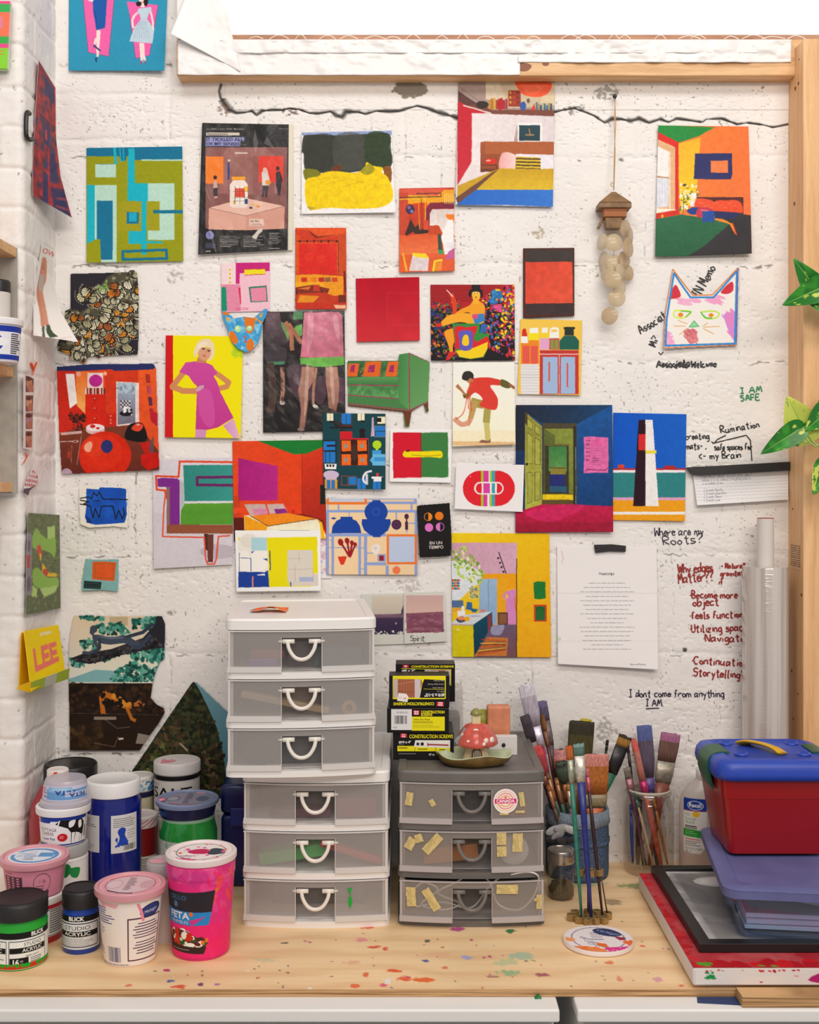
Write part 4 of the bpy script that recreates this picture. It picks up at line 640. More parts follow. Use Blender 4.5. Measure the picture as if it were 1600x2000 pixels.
A.p([(830, 775), (870, 775), (1050, 900), (1040, 1010), (985, 900), (960, 790)], '6f9c5c'); A.p([(868, 780), (970, 780), (985, 890), (1040, 1010), (1010, 1040), (850, 1050), (840, 960)], '6d5560', c2='3c3438'); A.q(1080, 775, 1155, 835, '4f8a5a'); A.p([(1095, 890), (1150, 870), (1150, 960), (1120, 980), (1085, 920)], '6aa858'); A.p([(830, 1060), (940, 1030), (1030, 1070), (1020, 1180), (870, 1190), (838, 1130)], '423a40'); A.p([(870, 1178), (1010, 1172), (1010, 1196), (875, 1202)], '4a8464')
A.l([(1020, 865), (1060, 960), (1068, 1075)], 34, 'b0745a', sm=True); A.l([(1045, 880), (1100, 960), (1140, 1020)], 34, 'a86a50', sm=True); A.l([(895, 1200), (915, 1400), (900, 1560)], 60, '4a3630', sm=True); A.l([(990, 1230), (995, 1380), (985, 1490)], 32, 'ad7c68', sm=True); A.e(990, 1505, 22, 18, 'c8b8ae')
A.p([(1165, 780), (1440, 775), (1470, 800), (1484, 1135), (1300, 1145), (1135, 1140), (1150, 980)], 'cf7d92', c2='c06a80', ang=30, sm=False); A.p([(1200, 800), (1240, 790), (1230, 1000), (1190, 1100)], 'e0a0ae', .6, sm=True); A.p([(1400, 800), (1440, 830), (1450, 1000), (1410, 930)], 'e3a6b2', .6, sm=True); A.p([(1132, 1145), (1486, 1135), (1486, 1202), (1320, 1218), (1140, 1212)], '69b04c')
A.p([(1040, 1210), (1250, 1220), (1240, 1350), (1330, 1260), (1340, 1440), (1300, 1520), (1230, 1480), (1150, 1510), (1060, 1400)], '4f3845', .9, sm=True); A.p([(1430, 1290), (1486, 1310), (1486, 1520), (1440, 1500)], '5a3c4c'); A.p([(1240, 1240), (1330, 1240), (1320, 1290), (1240, 1290)], '181516')
A.p([(1148, 1215), (1248, 1218), (1240, 1330), (1200, 1400), (1195, 1520), (1172, 1700), (1125, 1720), (1140, 1560), (1118, 1400), (1140, 1300)], 'b08272', c2='8f6154'); A.p([(1180, 1230), (1205, 1230), (1190, 1500), (1165, 1600)], 'd2ab9a', .7, sm=True); A.p([(1336, 1218), (1432, 1215), (1448, 1360), (1440, 1480), (1420, 1590), (1365, 1590), (1355, 1450), (1338, 1320)], 'b48676', c2='916456'); A.p([(1370, 1230), (1395, 1230), (1410, 1480), (1390, 1500)], 'd6b0a0', .6, sm=True)
A.l([(1262, 1230), (1240, 1400), (1240, 1510)], 22, 'ad7c68', sm=True); A.e(1258, 1535, 26, 14, 'd8d0c8', 1, 30); A.d([(850, 1240), (1120, 1240), (1120, 1700), (850, 1700)], ['5a524f', '48423f', '16130f', '6d6462'], 40, 16, 5, .45, 2.6, 60); A.d([(1200, 1540), (1340, 1520), (1480, 1600), (1300, 1720)], ['57504c', '100e0d', '3c3634'], 30, 18, 6, .5, 2.4, 20); A.e(1140, 1718, 30, 14, '8a7468'); A.noise(.14, 10, 7)
sheet('fashion_page', 'dark crumpled page of legs below a pink skirt with green hem', 'magazine page', A, ((514, 609), (673, 607), (675, 842), (514, 845)), 'shiny', b=5, bc=2, w=4, ws=42)
A = Art(318, 650, 480, 860, 'f3e300', 1.1).v(310, 420, 4.1026); A.q(50, 960, 114, 1790, 'd0161c'); A.d([(600, 1010), (676, 1040), (676, 1150), (590, 1130)], ['b8d820', '9fd02c'], 50, 14, 3, .4); SK = 'd08a5c'
A.p([(295, 1716), (385, 1716), (375, 1790), (292, 1790)], 'd292c0'); A.p([(515, 1690), (600, 1630), (650, 1780), (600, 1790), (560, 1740)], 'd292c0', c2='e4b4d6', ang=0)
A.l([(200, 1260), (110, 1375), (190, 1408), (300, 1412)], 46, SK); A.e(112, 1378, 22, 24, SK); A.l([(450, 1260), (560, 1340), (545, 1375), (490, 1388)], 42, SK); A.e(556, 1352, 20, 26, SK); A.e(318, 1395, 36, 22, 'c98a66', 1, -40)
A.p([(215, 1180), (300, 1172), (385, 1185), (430, 1205), (470, 1265), (440, 1290), (470, 1340), (495, 1420), (600, 1625), (480, 1700), (390, 1722), (295, 1716), (305, 1450), (315, 1380), (275, 1340), (240, 1290), (165, 1255)], 'cc4a9e', c2='c2398c', ang=80); A.p([(320, 1400), (420, 1420), (450, 1640), (400, 1700), (330, 1600)], 'd560ac', .5, sm=True); A.e(330, 1388, 40, 16, 'cfa0b8', 1, -35); A.l([(340, 1362), (356, 1358)], 4, '3a2c50')
A.p([(325, 1130), (385, 1140), (380, 1185), (300, 1182), (310, 1150)], 'c98458'); A.p([(315, 1090), (330, 1060), (420, 1070), (425, 1110), (395, 1155), (360, 1168), (325, 1140)], 'd9a07c', sm=True); A.p([(280, 1110), (300, 1040), (340, 1000), (400, 992), (440, 1030), (448, 1100), (430, 1150), (395, 1168), (420, 1110), (410, 1062), (345, 1060), (310, 1110), (300, 1140)], 'ead8b4', sm=True); A.e(350, 1040, 44, 22, 'f1e4c8', .8, -20)
A.e(358, 1072, 14, 6, '40302c', 1, 8); A.e(400, 1088, 12, 6, '40302c', 1, 12); A.l([(380, 1085), (376, 1108)], 3, 'b07a58'); A.e(366, 1128, 15, 6, 'c05a58', 1, 14)
sheet('fashion_page', 'yellow page of a woman in a pink dress and cream hat, hands on hips', 'magazine page', A, ((324, 655), (475, 657), (470, 856), (322, 854)), 'gloss', b=5, bc=4, br=2, w=.8)
A = Art(674, 684, 846, 838, '4a8a4c', 1.1).v(660, 470, 4.2105); A.keep([(78, 1000), (85, 985), (495, 985), (505, 935), (590, 922), (760, 998), (745, 1330), (750, 1400), (722, 1415), (705, 1345), (610, 1400), (590, 1530), (548, 1530), (540, 1410), (80, 1360)])
A.q(78, 985, 500, 1130, '3c6b40'); A.p([(160, 1030), (200, 1010), (215, 1120), (150, 1120)], '2f5a38'); A.d([(85, 1000), (500, 1000), (500, 1110), (85, 1110)], ['4f8a50', '2a5232', '5f9a5c'], 30, 16, 2, .6)
for x, w_ in ((85, 92), (220, 140), (405, 95)): A.p([(x+8, 1000+(10 if x < 100 else -5)), (x+w_, 990+(20 if x < 100 else 2)), (x+w_-18, 1118), (x-16, 1118)], 'e0641f'); A.p([(x+w_*.28, 1025), (x+w_*.62, 1020), (x+w_*.55, 1084), (x+w_*.16, 1082)], '9c2368')
A.d([(85, 1060), (500, 1060), (495, 1115), (80, 1115)], ['c8541c', 'e8803c'], 60, 4, 4, .6)
A.p([(78, 1130), (280, 1118), (495, 1122), (495, 1185), (78, 1182)], '5f9a56', c2='3f7a44'); A.p([(78, 1190), (495, 1195), (500, 1295), (78, 1268)], '4c8a4c', c2='62a060'); A.p([(78, 1280), (500, 1305), (590, 1390), (78, 1340)], '467f48')
A.d([(85, 1200), (480, 1200), (480, 1280), (85, 1260)], ['74ac6c', '3a7040'], 40, 13, 3, .45, 2, 90)
A.p([(503, 945), (590, 926), (590, 1395), (505, 1330), (492, 1200)], '3f7f45', c2='5a9a58', ang=10); A.p([(590, 926), (758, 998), (748, 1325), (594, 1392)], '4f8a4d', c2='649c5c', ang=60)
for p in ([(78, 1185), (495, 1192)], [(78, 1270), (490, 1300)], [(78, 1340), (592, 1394), (750, 1320)], [(588, 928), (590, 1394)], [(590, 926), (758, 998)]): A.l(p, 7, 'a8205c')
A.p([(80, 1348), (590, 1402), (748, 1330), (748, 1350), (600, 1432), (80, 1372)], '6b3420'); A.p([(542, 1420), (606, 1420), (585, 1525), (562, 1528)], '6b3a24'); A.p([(718, 1350), (746, 1340), (744, 1410), (728, 1412)], '6b3a24')
sheet('sofa_cutout', 'cutout of a green velvet sofa with orange cushions', 'cutout', A, ((676, 688), (842, 688), (842, 835), (676, 835)), 'gloss', b=4, bc=1)
A = Art(878, 702, 1014, 876, 'f6f0e4', 1.1).v(660, 470, 4.2105); A.q(940, 1020, 1460, 1690, 'f7f3ea', c2='f8eed2'); A.p([(945, 1648), (1456, 1655), (1456, 1690), (945, 1684)], 'dfb884'); A.q(940, 1560, 1460, 1650, 'f3ddb4', .5)
A.l([(1110, 1335), (1085, 1480), (1020, 1510), (965, 1470)], 40, 'd89a80', sm=True); A.l([(1115, 1330), (1180, 1345)], 70, 'a09440'); A.l([(1130, 1330), (1095, 1450)], 44, 'bc9a58', sm=True); A.l([(1225, 1370), (1222, 1480), (1235, 1640)], 46, 'c8bc6c', sm=True); A.l([(1232, 1370), (1222, 1480)], 58, 'a89c4c'); A.p([(1155, 1660), (1180, 1638), (1240, 1645), (1258, 1632), (1256, 1662), (1220, 1665)], '8a5a4a')
A.p([(1100, 1150), (1140, 1128), (1240, 1125), (1345, 1150), (1350, 1190), (1255, 1190), (1290, 1250), (1318, 1310), (1305, 1385), (1250, 1388), (1165, 1355), (1190, 1300), (1130, 1250), (1070, 1300), (1055, 1280)], 'd9382c', sm=True); A.p([(1345, 1140), (1415, 1170), (1425, 1200), (1400, 1215), (1342, 1195)], '5c5c28', sm=True); A.l([(1415, 1185), (1452, 1212)], 24, '9a6244'); A.l([(1040, 1280), (1080, 1265)], 32, '5c5c28'); A.l([(1042, 1262), (985, 1190)], 20, 'b0764c'); A.l([(1020, 1240), (975, 1200)], 12, 'b0764c')
A.e(1085, 1145, 30, 26, 'b87c50'); A.p([(1022, 1135), (1035, 1085), (1080, 1072), (1115, 1100), (1112, 1140), (1090, 1130), (1060, 1152)], '2c2826', sm=True)
for st in ([(1100, 1160), (1065, 1240), (1055, 1330), (1030, 1420), (975, 1468)], [(1110, 1165), (1080, 1250), (1085, 1350), (1080, 1520)], [(1085, 1170), (1072, 1280), (1075, 1380)], [(1095, 1180), (1090, 1300), (1100, 1400)]):
    for x, yy in smoothline(st, 9): A.e(x, yy, 5.5, 4.5, 'cf4a28', n=7)
A.noise(.03, 4, 3)
sheet('fashion_page', 'pale page of a bending woman in a red dress with swinging beads', 'magazine page', A, ((885, 708), (1005, 707), (1007, 868), (884, 872)), 'gloss', b=4, bc=9, w=1)
# ================================================================ PAPERS ON THE WALL, lower half and corner
A = Art(108, 518, 276, 716, '2b2830', 1.2).v(0, 460, 4)
A.keep([(548, 300), (560, 298), (870, 290), (1005, 285), (1020, 268), (1050, 268), (1055, 283), (1072, 283), (1085, 440), (1086, 750), (1078, 930), (880, 940), (790, 945), (780, 962), (740, 945), (690, 950), (655, 1010), (635, 985), (545, 970), (540, 930), (452, 900), (450, 850), (510, 690), (505, 590), (550, 570)])
CL = [(582, 470), (640, 405), (780, 400), (830, 330), (900, 290), (1040, 270), (1085, 430), (1086, 740), (950, 860), (880, 930), (770, 960), (660, 1005), (545, 970), (452, 900), (455, 850), (600, 830), (510, 690), (505, 590), (560, 570), (640, 590), (720, 545), (700, 480)]
A.p(CL, '4f4b3c'); rs = random.Random(12); A.d(CL, ['8a8468', '2c2a24', 'a09a7c', '54563e'], 300, 12, 3, .8)
def inside(x, y, q):
    r = False
    for (x1, y1), (x2, y2) in zip(q, q[1:]+q[:1]):
        if (y1 > y) != (y2 > y) and x < (x2-x1)*(y-y1)/(y2-y1)+x1: r = not r
    return r
k = 0
while k < 135:
    x, y = rs.uniform(450, 1086), rs.uniform(270, 1000)
    if not inside(x, y, CL): continue
    k += 1; og = rs.random() < .26; a = math.radians(rs.uniform(-70, 70)+90); z = rs.uniform(60, 96); c = rs.choice(['e08a24', 'd9781c', 'e89c34', 'b8642a'] if og else ['d9d3b0', 'c9c49c', 'e4dfc4', 'b4ae88', 'ded8b8'])
    f = lambda r_, t_: (x+r_*z*math.cos(a+t_), y+r_*z*math.sin(a+t_)); wing = [f(0, 0), f(.95, -.62), f(1.18, -.32), f(1.14, .1), f(1.0, .45), f(.72, .8)]
    A.p(wing, '1d1b18'); A.p([f(.14, .02), f(.86, -.52), f(1.02, -.28), f(.99, .08), f(.87, .4), f(.62, .68)], c)
    for t_ in (-.35, -.1, .15, .4, .65): A.l([f(.2, .2), f(1.1, t_)], 3, '24211c')
    for t_ in np.linspace(-.5, .9, 9): px, py = f(1.13-.25*max(0, t_), t_); A.e(px, py, 3.2, 3.2, 'e8e4d4', n=6)
A.d([(770, 380), (840, 350), (850, 430), (760, 440)], ['6f8f4a', '8ca860'], 20, 9, 4)
sheet('butterfly_photo', 'dark photo of clustered monarch butterflies cut along its ragged edge', 'photo', A, ((110, 520), (274, 520), (274, 714), (110, 714)), 'gloss', b=4, bc=2, w=1)
A = Art(104, 704, 320, 930, 'd9321c', 1.0).v(0, 460, 4)
A.p([(440, 1000), (1260, 1000), (1260, 1870), (440, 1870)], 'e04a20'); A.p([(445, 1055), (600, 1050), (680, 1500), (600, 1560), (450, 1560)], 'c8281a'); A.p([(590, 1060), (700, 1060), (670, 1250), (665, 1390), (600, 1330)], 'e8702c', c2='f2b060'); A.q(820, 1050, 1080, 1480, 'd2381a'); A.p([(1085, 1040), (1215, 1040), (1250, 1700), (1085, 1480)], 'ea5a24', c2='d94a20')
A.p([(512, 1080), (580, 1080), (602, 1310), (545, 1352)], 'f6ece8'); A.e(614, 1082, 18, 20, 'e8a090'); A.e(822, 1078, 14, 16, 'f0b090'); A.q(685, 1072, 806, 1190, 'e8d4cc'); A.e(748, 1134, 52, 48, 'b8268c')
for i in range(14): A.q(668+i*11, 1190, 678+i*11, 1240, ('ead8d4', '6a2c2c', 'd0a8a0', '3a2424', 'b83a34')[i % 5])
A.q(668, 1242, 826, 1500, 'cf2414'); A.q(826, 1390, 910, 1490, 'c42414')
for yy in (1275, 1352, 1430): A.e(742, yy, 16, 15, 'a81c10'); A.e(740, yy-2, 8, 8, 'f06048')
for yy in (1410, 1440, 1465): A.e(865, yy, 8, 7, 'f07a60')
A.p([(908, 1140), (1085, 1150), (1088, 1470), (910, 1490)], 'e9d6d4'); A.p([(918, 1152), (1056, 1152), (1056, 1460), (918, 1480)], '9fb4c8', c2='6f6a7c'); A.d([(920, 1160), (1050, 1160), (1050, 1240), (920, 1220)], ['7f94a4', 'b0c2d0'], 30, 12, 3); A.q(940, 1288, 1018, 1345, '2c2834')
for i in range(6):
    for j in range(4):
        if (i+j) % 2: A.q(940+i*13, 1288+j*14, 953+i*13, 1302+j*14, 'd8d4dc')
A.e(985, 1390, 52, 22, '1f1c22'); A.d([(962, 1345), (1030, 1345), (1030, 1400), (962, 1400)], ['f0eef2', '1f1c22'], 20, 9, 2)
for i in range(4): A.p([(1140+i*10, 1080+i*90), (1172+i*8, 1085+i*90), (1176+i*8, 1150+i*90), (1146+i*10, 1150+i*90)], ('a82a24', 'b8485c', '5a2c4a', '7a3040')[i]); A.l([(1140+i*10, 1080+i*90), (1146+i*10, 1150+i*90)], 3, '3a1818')
A.p([(1165, 1350), (1240, 1400), (1240, 1500), (1180, 1450)], 'b81c2c'); A.p([(450, 1560), (600, 1500), (900, 1490), (1085, 1475), (1250, 1700), (1250, 1870), (480, 1870)], '7c3a26', c2='62281e'); A.d([(540, 1380), (680, 1400), (640, 1530), (550, 1500)], ['2a1a18', '4a2018', '7a2418', '1c1414'], 60, 9, 5)
A.e(745, 1518, 74, 36, 'd8b0b0'); A.e(745, 1500, 72, 28, 'efe2e6'); A.e(725, 1490, 22, 14, 'd02418'); A.e(765, 1505, 14, 9, 'd02418')
A.p([(975, 1580), (1000, 1490), (1050, 1462), (1115, 1470), (1150, 1560), (1140, 1605), (1060, 1610)], '191416', sm=True); A.p([(1025, 1510), (1070, 1465), (1120, 1485), (1085, 1530)], 'e0452c', sm=True); A.e(1080, 1478, 12, 5, 'e8d8d8')
A.p([(470, 1540), (640, 1525), (640, 1545), (480, 1560)], 'c9a8a4'); A.l([(640, 1528), (600, 1790)], 4, 'b89490'); A.l([(470, 1610), (610, 1605)], 5, 'd8c0bc'); A.e(588, 1608, 24, 10, 'd8b8b4'); A.e(588, 1608, 17, 6, '7c3426'); A.l([(560, 1640), (555, 1780)], 3, 'b08078')
A.e(820, 1720, 205, 190, 'd2260f'); A.e(790, 1690, 165, 145, 'dc3216', .6); A.e(740, 1650, 90, 80, 'e64c28', .4); A.e(835, 1648, 46, 52, '27306c'); A.p([(662, 1640), (700, 1608), (722, 1630), (705, 1690), (665, 1680)], 'f0a890', sm=True)
A.p([(1090, 1620), (1180, 1610), (1195, 1690), (1130, 1700)], 'c01c14'); A.p([(1100, 1720), (1170, 1690), (1250, 1700), (1250, 1800), (1160, 1835), (1105, 1790)], 'c4180f', sm=False); A.p([(1165, 1640), (1200, 1560), (1200, 1700), (1170, 1700)], '6a4a50'); A.e(520, 1870, 45, 50, 'b89ab0')
A.x('1 2005', 528, 1660, 20, 'e8482c', rot=90, bold=.01); A.noise(.08, 6, 6)
A.p([(440, 1000), (1200, 995), (1215, 1030), (1195, 1046), (900, 1058), (870, 1045), (620, 1060), (440, 1055)], '262e60', sm=False)
A.keep([(442, 1025), (700, 1005), (1190, 1000), (1205, 1008), (1222, 1040), (1248, 1835), (860, 1850), (482, 1868), (462, 1560)])
sheet('red_room_page', 'red room page with big glossy ball and navy band along its top', 'magazine page', A, ((106, 706), (318, 706), (318, 928), (106, 928)), 'gloss', b=5, bc=2, br=3, tl=3, w=2)
A = Art(290, 886, 462, 1118, 'd9d3dc', 1.0).v(280, 840, 4.2105); A.q(60, 220, 740, 1140, 'dad5de', c2='d2cbd4'); A.q(60, 685, 740, 860, 'cdc5d0', .6); A.e(620, 1000, 150, 60, 'b5a9b4', .7)
A.p([(328, 288), (740, 286), (740, 582), (340, 585)], '2f8a80', c2='3a9a90', ang=0)
for i in range(26):
    for j in range(18): A.e(340+i*15.5+(j % 2)*7, 300+j*15.5, 3, 3, '23746c', n=5)
A.p([(432, 378), (740, 374), (740, 398), (454, 400), (454, 440), (740, 442), (740, 466), (432, 462)], '6a2460'); A.p([(335, 588), (740, 585), (740, 602), (330, 602)], 'e0dde0'); A.p([(300, 400), (335, 440), (340, 610), (305, 690)], 'b6bcc0'); A.p([(310, 660), (340, 604), (740, 600), (740, 776), (306, 776)], '5ca032', c2='4c8a2c'); A.p([(306, 690), (740, 690), (740, 776), (306, 776)], '569a30')
A.p([(116, 400), (150, 392), (280, 398), (298, 415), (298, 776), (220, 776), (218, 470), (118, 466)], '7d2a8c'); A.p([(190, 470), (218, 475), (220, 776), (740, 780), (740, 852), (192, 850)], '84422e', c2='94543a'); A.q(192, 470, 216, 780, '8a6a68'); A.p([(498, 852), (530, 852), (530, 990), (505, 985)], '4a2a24'); A.p([(526, 856), (578, 856), (574, 1086), (530, 1086)], '6e3a32')
for w_, o_ in ((16, 0), (8, 5)): A.l([(735, 264+o_), (300, 258), (290, 385), (104, 378), (110, 490), (178, 496), (186, 560)], w_, 'e04824'); A.l([(186, 496), (170, 620), (158, 875), (330, 880), (500, 882), (512, 1060), (530, 1104), (585, 1100), (602, 1050), (618, 875), (710, 868)], w_*.8, 'e0563a')
A.noise(.03, 5, 2)
sheet('bench_drawing', 'page of a green seated bench outlined in orange crayon', 'drawing', A, ((298, 898), (456, 893), (454, 1103), (300, 1111)), 'matte', b=3, bc=3, bl=3, w=2)
A = Art(596, 930, 652, 1125, 'f0ecee', .9).v(280, 840, 4.2105); A.d([(1400, 900), (1520, 900), (1520, 1180), (1400, 1180)], ['e0a0b4', 'c8a0c8', 'b8c4e0', 'f0d8d8'], 160, 9, 3, .6)
sheet('map_scrap', 'scrap of pale pink map peeping out beside the yellow and blue print', 'paper', A, ((604, 1050), (648, 1048), (648, 1130), (606, 1130)), b=2)
A = Art(448, 854, 648, 1120, 'e2401a', 1.0).v(280, 840, 4.2105); A.q(730, 80, 1560, 880, 'e54a1e', c2='e03a18', ang=20); A.p([(1300, 180), (1560, 90), (1560, 870), (1300, 690)], 'd8381a', c2='9c2216', ang=70); A.p([(930, 85), (1560, 80), (1560, 105), (1340, 195), (1240, 200)], '167a30'); A.l([(1305, 190), (1305, 680)], 3, '9a2414'); A.q(1180, 260, 1300, 640, 'e04416', .5)
A.p([(782, 230), (1106, 296), (1106, 578), (782, 578)], 'aa1a78', c2='b82684', ang=0); A.q(735, 540, 800, 820, 'b4361c', .5); A.e(778, 662, 46, 24, 'ee4a22'); A.p([(770, 680), (790, 680), (800, 728), (760, 728)], 'd83a1c'); A.q(735, 720, 830, 820, '5c1c14'); A.e(1232, 640, 52, 20, 'e8401e'); A.q(1222, 655, 1244, 690, 'c02c14')
A.p([(828, 610), (1000, 608), (1030, 690), (880, 705)], 'c7aea6', sm=False); A.p([(1015, 610), (1150, 605), (1190, 682), (1040, 690)], 'c9b0ac'); A.p([(895, 650), (1010, 640), (1030, 690), (915, 702)], 'd88aa8'); A.p([(1075, 650), (1165, 645), (1190, 682), (1090, 690)], '8c2a84'); A.p([(1165, 690), (1320, 690), (1480, 740), (1490, 800), (1440, 760)], '7c1c14')
A.p([(830, 700), (880, 700), (1430, 730), (1500, 860), (1500, 920), (830, 900)], 'f0e2c4', c2='fbf4d8'); A.p([(832, 700), (1025, 790), (1000, 860), (832, 860)], 'f0a018'); A.p([(1430, 730), (1470, 760), (1500, 910), (1465, 915), (1450, 760)], 'f4b81c'); A.p([(880, 705), (1190, 682), (1425, 728), (1025, 790)], 'ef8a1a'); A.l([(880, 705), (1025, 790), (1425, 730)], 5, '3a2a1c'); A.q(735, 820, 840, 1140, '3a1a16'); A.q(1455, 450, 1560, 610, '1d211c'); A.q(1520, 480, 1540, 600, 'e04a1e'); A.noise(.06, 6, 9)
sheet('bedroom_page', 'red bedroom page with magenta panel and orange bedcover, under the pink skirt page', 'magazine page', A, ((454, 862), (632, 859), (638, 1052), (457, 1058)), 'gloss', b=4.5, bc=2, w=1)
A = Art(624, 800, 760, 962, '17434a', 1.2).v(600, 780, 3.636); BL = '2478c8'; CRM = 'efe6c8'; DK = '241a1e'
for x, y0, y1, w_ in ((140, 100, 152, 24), (166, 100, 152, 20), (358, 100, 150, 24), (386, 100, 150, 22)): A.q(x, y0, x+w_, y1, CRM)
A.q(160, 152, 216, 166, DK); A.q(380, 150, 412, 164, DK); A.q(245, 100, 312, 176, BL); A.l([(278, 100), (278, 176)], 3, DK); A.frame(240, 96, 318, 184, 4, '6a2c30'); A.q(238, 184, 320, 200, '5a262c'); A.q(162, 196, 320, 206, DK)
A.q(500, 122, 556, 172, CRM); A.q(494, 130, 526, 160, DK); A.q(480, 192, 556, 224, BL); A.q(486, 230, 556, 264, BL); A.frame(478, 190, 560, 266, 3, '8a949c'); A.p([(460, 130), (472, 126), (474, 200), (480, 262), (452, 264), (458, 200)], 'c7a8c4')
A.e(392, 225, 22, 20, DK); A.p([(370, 272), (378, 240), (408, 240), (414, 272)], DK); A.q(232, 228, 320, 290, 'd0202a'); A.q(232, 276, 436, 286, 'd0202a')
for k in range(5): A.l([(246+k*16, 245), (246+k*16, 280)], 2, '9a1820')
A.q(236, 286, 434, 468, '2a1816'); A.frame(236, 286, 434, 468, 4, 'a83038')
for x, y in ((244, 292), (356, 290), (244, 390), (360, 390)): A.p([(x, y), (x+66, y), (x+68, y+76), (x+2, y+78)], 'ee6a1e'); A.e(x+33, y+40, 16, 16, '9a948c'); A.l([(x+33, y), (x+33, y+78)], 2, '8a3a1c')
A.q(316, 286, 356, 468, '3a2018'); A.e(336, 376, 24, 60, '4a342c', .7)
A.q(116, 298, 200, 360, BL); A.q(116, 370, 200, 450, BL); A.frame(112, 292, 206, 366, 4, DK); A.frame(130, 370, 206, 452, 4, DK); A.q(140, 322, 206, 336, DK); A.l([(160, 374), (160, 448)], 3, DK); A.p([(124, 458), (210, 458), (206, 496), (128, 496)], 'f2efec')
for x in (138, 158, 180): A.q(x, 462, x+14, 480, '26343a')
A.e(496, 322, 32, 30, 'b4d820'); A.p([(486, 340), (506, 340), (500, 384), (490, 384)], 'b4d820'); A.q(462, 360, 526, 400, '3f9ad8'); A.q(464, 390, 556, 470, '6ab8e4'); A.q(476, 410, 556, 440, '3a94d4'); A.p([(446, 432), (462, 408), (480, 440), (462, 452)], '58b0e4')
A.e(170, 535, 56, 30, 'cbb8d4'); A.p([(130, 550), (212, 550), (206, 580), (134, 580)], 'cbb8d4'); A.q(126, 570, 214, 640, 'e89a28')
for x in (140, 172): A.q(x, 572, x+26, 640, BL)
A.frame(244, 544, 290, 610, 4, 'a84038'); A.q(296, 552, 346, 606, BL); A.frame(292, 548, 350, 610, 4, '8a4a3c'); A.q(356, 560, 416, 640, BL); A.l([(386, 560), (386, 640)], 3, DK); A.l([(456, 510), (420, 520), (400, 550), (402, 580), (420, 596)], 14, 'ece6f0', sm=True); A.q(416, 530, 432, 606, 'd8d4e0'); A.q(458, 548, 540, 564, 'f2f0f2'); A.q(472, 560, 536, 584, 'eceaee'); A.q(492, 522, 508, 548, 'e04030'); A.q(468, 584, 524, 640, BL); A.l([(496, 584), (496, 640)], 3, DK); A.q(528, 552, 540, 640, '10343a')
sheet('kitchen_print', 'dark teal illustration of blue windows and an orange table', 'print', A, ((630, 807), (753, 808), (753, 956), (632, 954)), 'matte', b=7, bc=3, br=3)
A = Art(756, 834, 888, 948, 'f4f1f1', .9).v(600, 780, 3.636); A.p([(610, 235), (806, 234), (808, 555), (640, 558), (612, 562), (608, 400)], 'd21830'); A.p([(808, 236), (1000, 234), (1004, 550), (980, 556), (810, 552)], '3d7d42'); A.l([(808, 236), (810, 555)], 5, '7a2428'); A.p([(680, 380), (705, 362), (730, 370), (800, 370), (930, 365), (955, 372), (964, 392), (950, 415), (900, 412), (830, 410), (750, 412), (690, 410)], 'f0da0a', sm=True); A.l([(745, 395), (860, 402), (950, 395)], 4, '8a8010', sm=True); A.p([(700, 362), (725, 356), (735, 370), (705, 374)], '5a1418'); A.noise(.04, 4, 5)
sheet('paint_print', 'white-bordered red and green print crossed by a yellow stroke', 'artwork', A, ((762, 838), (884, 839), (881, 943), (761, 941)), 'matte', b=4, bc=2, br=2)
A = Art(882, 898, 1032, 1006, 'eeeaec', 1.1).v(600, 780, 3.636); PK = 'd83a9a'; LM = 'a6c81e'; CYN = '3aa6b4'
def stad(x0, y0, x1, y1, c):
    r_ = (y1-y0)/2; A.e(x0+r_, y0+r_, r_, r_, c); A.e(x1-r_, y0+r_, r_, r_, c); A.q(x0+r_, y0, x1-r_, y1, c)
stad(1106, 506, 1476, 758, 'e01e2c'); A.q(1236, 506, 1252, 760, LM); A.q(1252, 506, 1292, 760, PK); A.q(1290, 506, 1300, 590, 'eeeaec'); A.q(1280, 676, 1296, 760, 'eeeaec'); A.q(1298, 506, 1312, 760, LM); A.q(1312, 506, 1334, 760, CYN)
stad(1186, 586, 1396, 676, 'eeeaec'); stad(1198, 596, 1386, 667, 'e01e2c'); A.q(1240, 596, 1252, 667, 'eeeaec'); A.q(1252, 596, 1300, 667, 'd8429c'); A.q(1298, 596, 1312, 667, 'eeeaec'); A.q(1312, 596, 1336, 667, CYN); A.q(1334, 596, 1348, 667, 'eeeaec'); A.e(1160, 548, 4, 4, 'f4dede')
sheet('logo_card', 'white card with a red rounded oval crossed by pink and blue stripes', 'card', A, ((891, 905), (1024, 908), (1021, 1000), (888, 994)), 'gloss', b=9, bc=3)
A = Art(1000, 784, 1204, 1048, '123a6c', .9).v(860, 770, 3.2); A.q(466, 60, 1086, 700, '16365c', c2='1a5a94', ang=0); A.q(850, 60, 1086, 700, '14549c', c2='123e74', ang=75); A.p([(466, 60), (1086, 60), (860, 185), (640, 180), (530, 110), (466, 110)], '1c2234', c2='15406c', ang=10); A.p([(466, 110), (530, 110), (530, 560), (466, 560)], '1b2436'); A.q(466, 350, 530, 640, '143a78', .6)
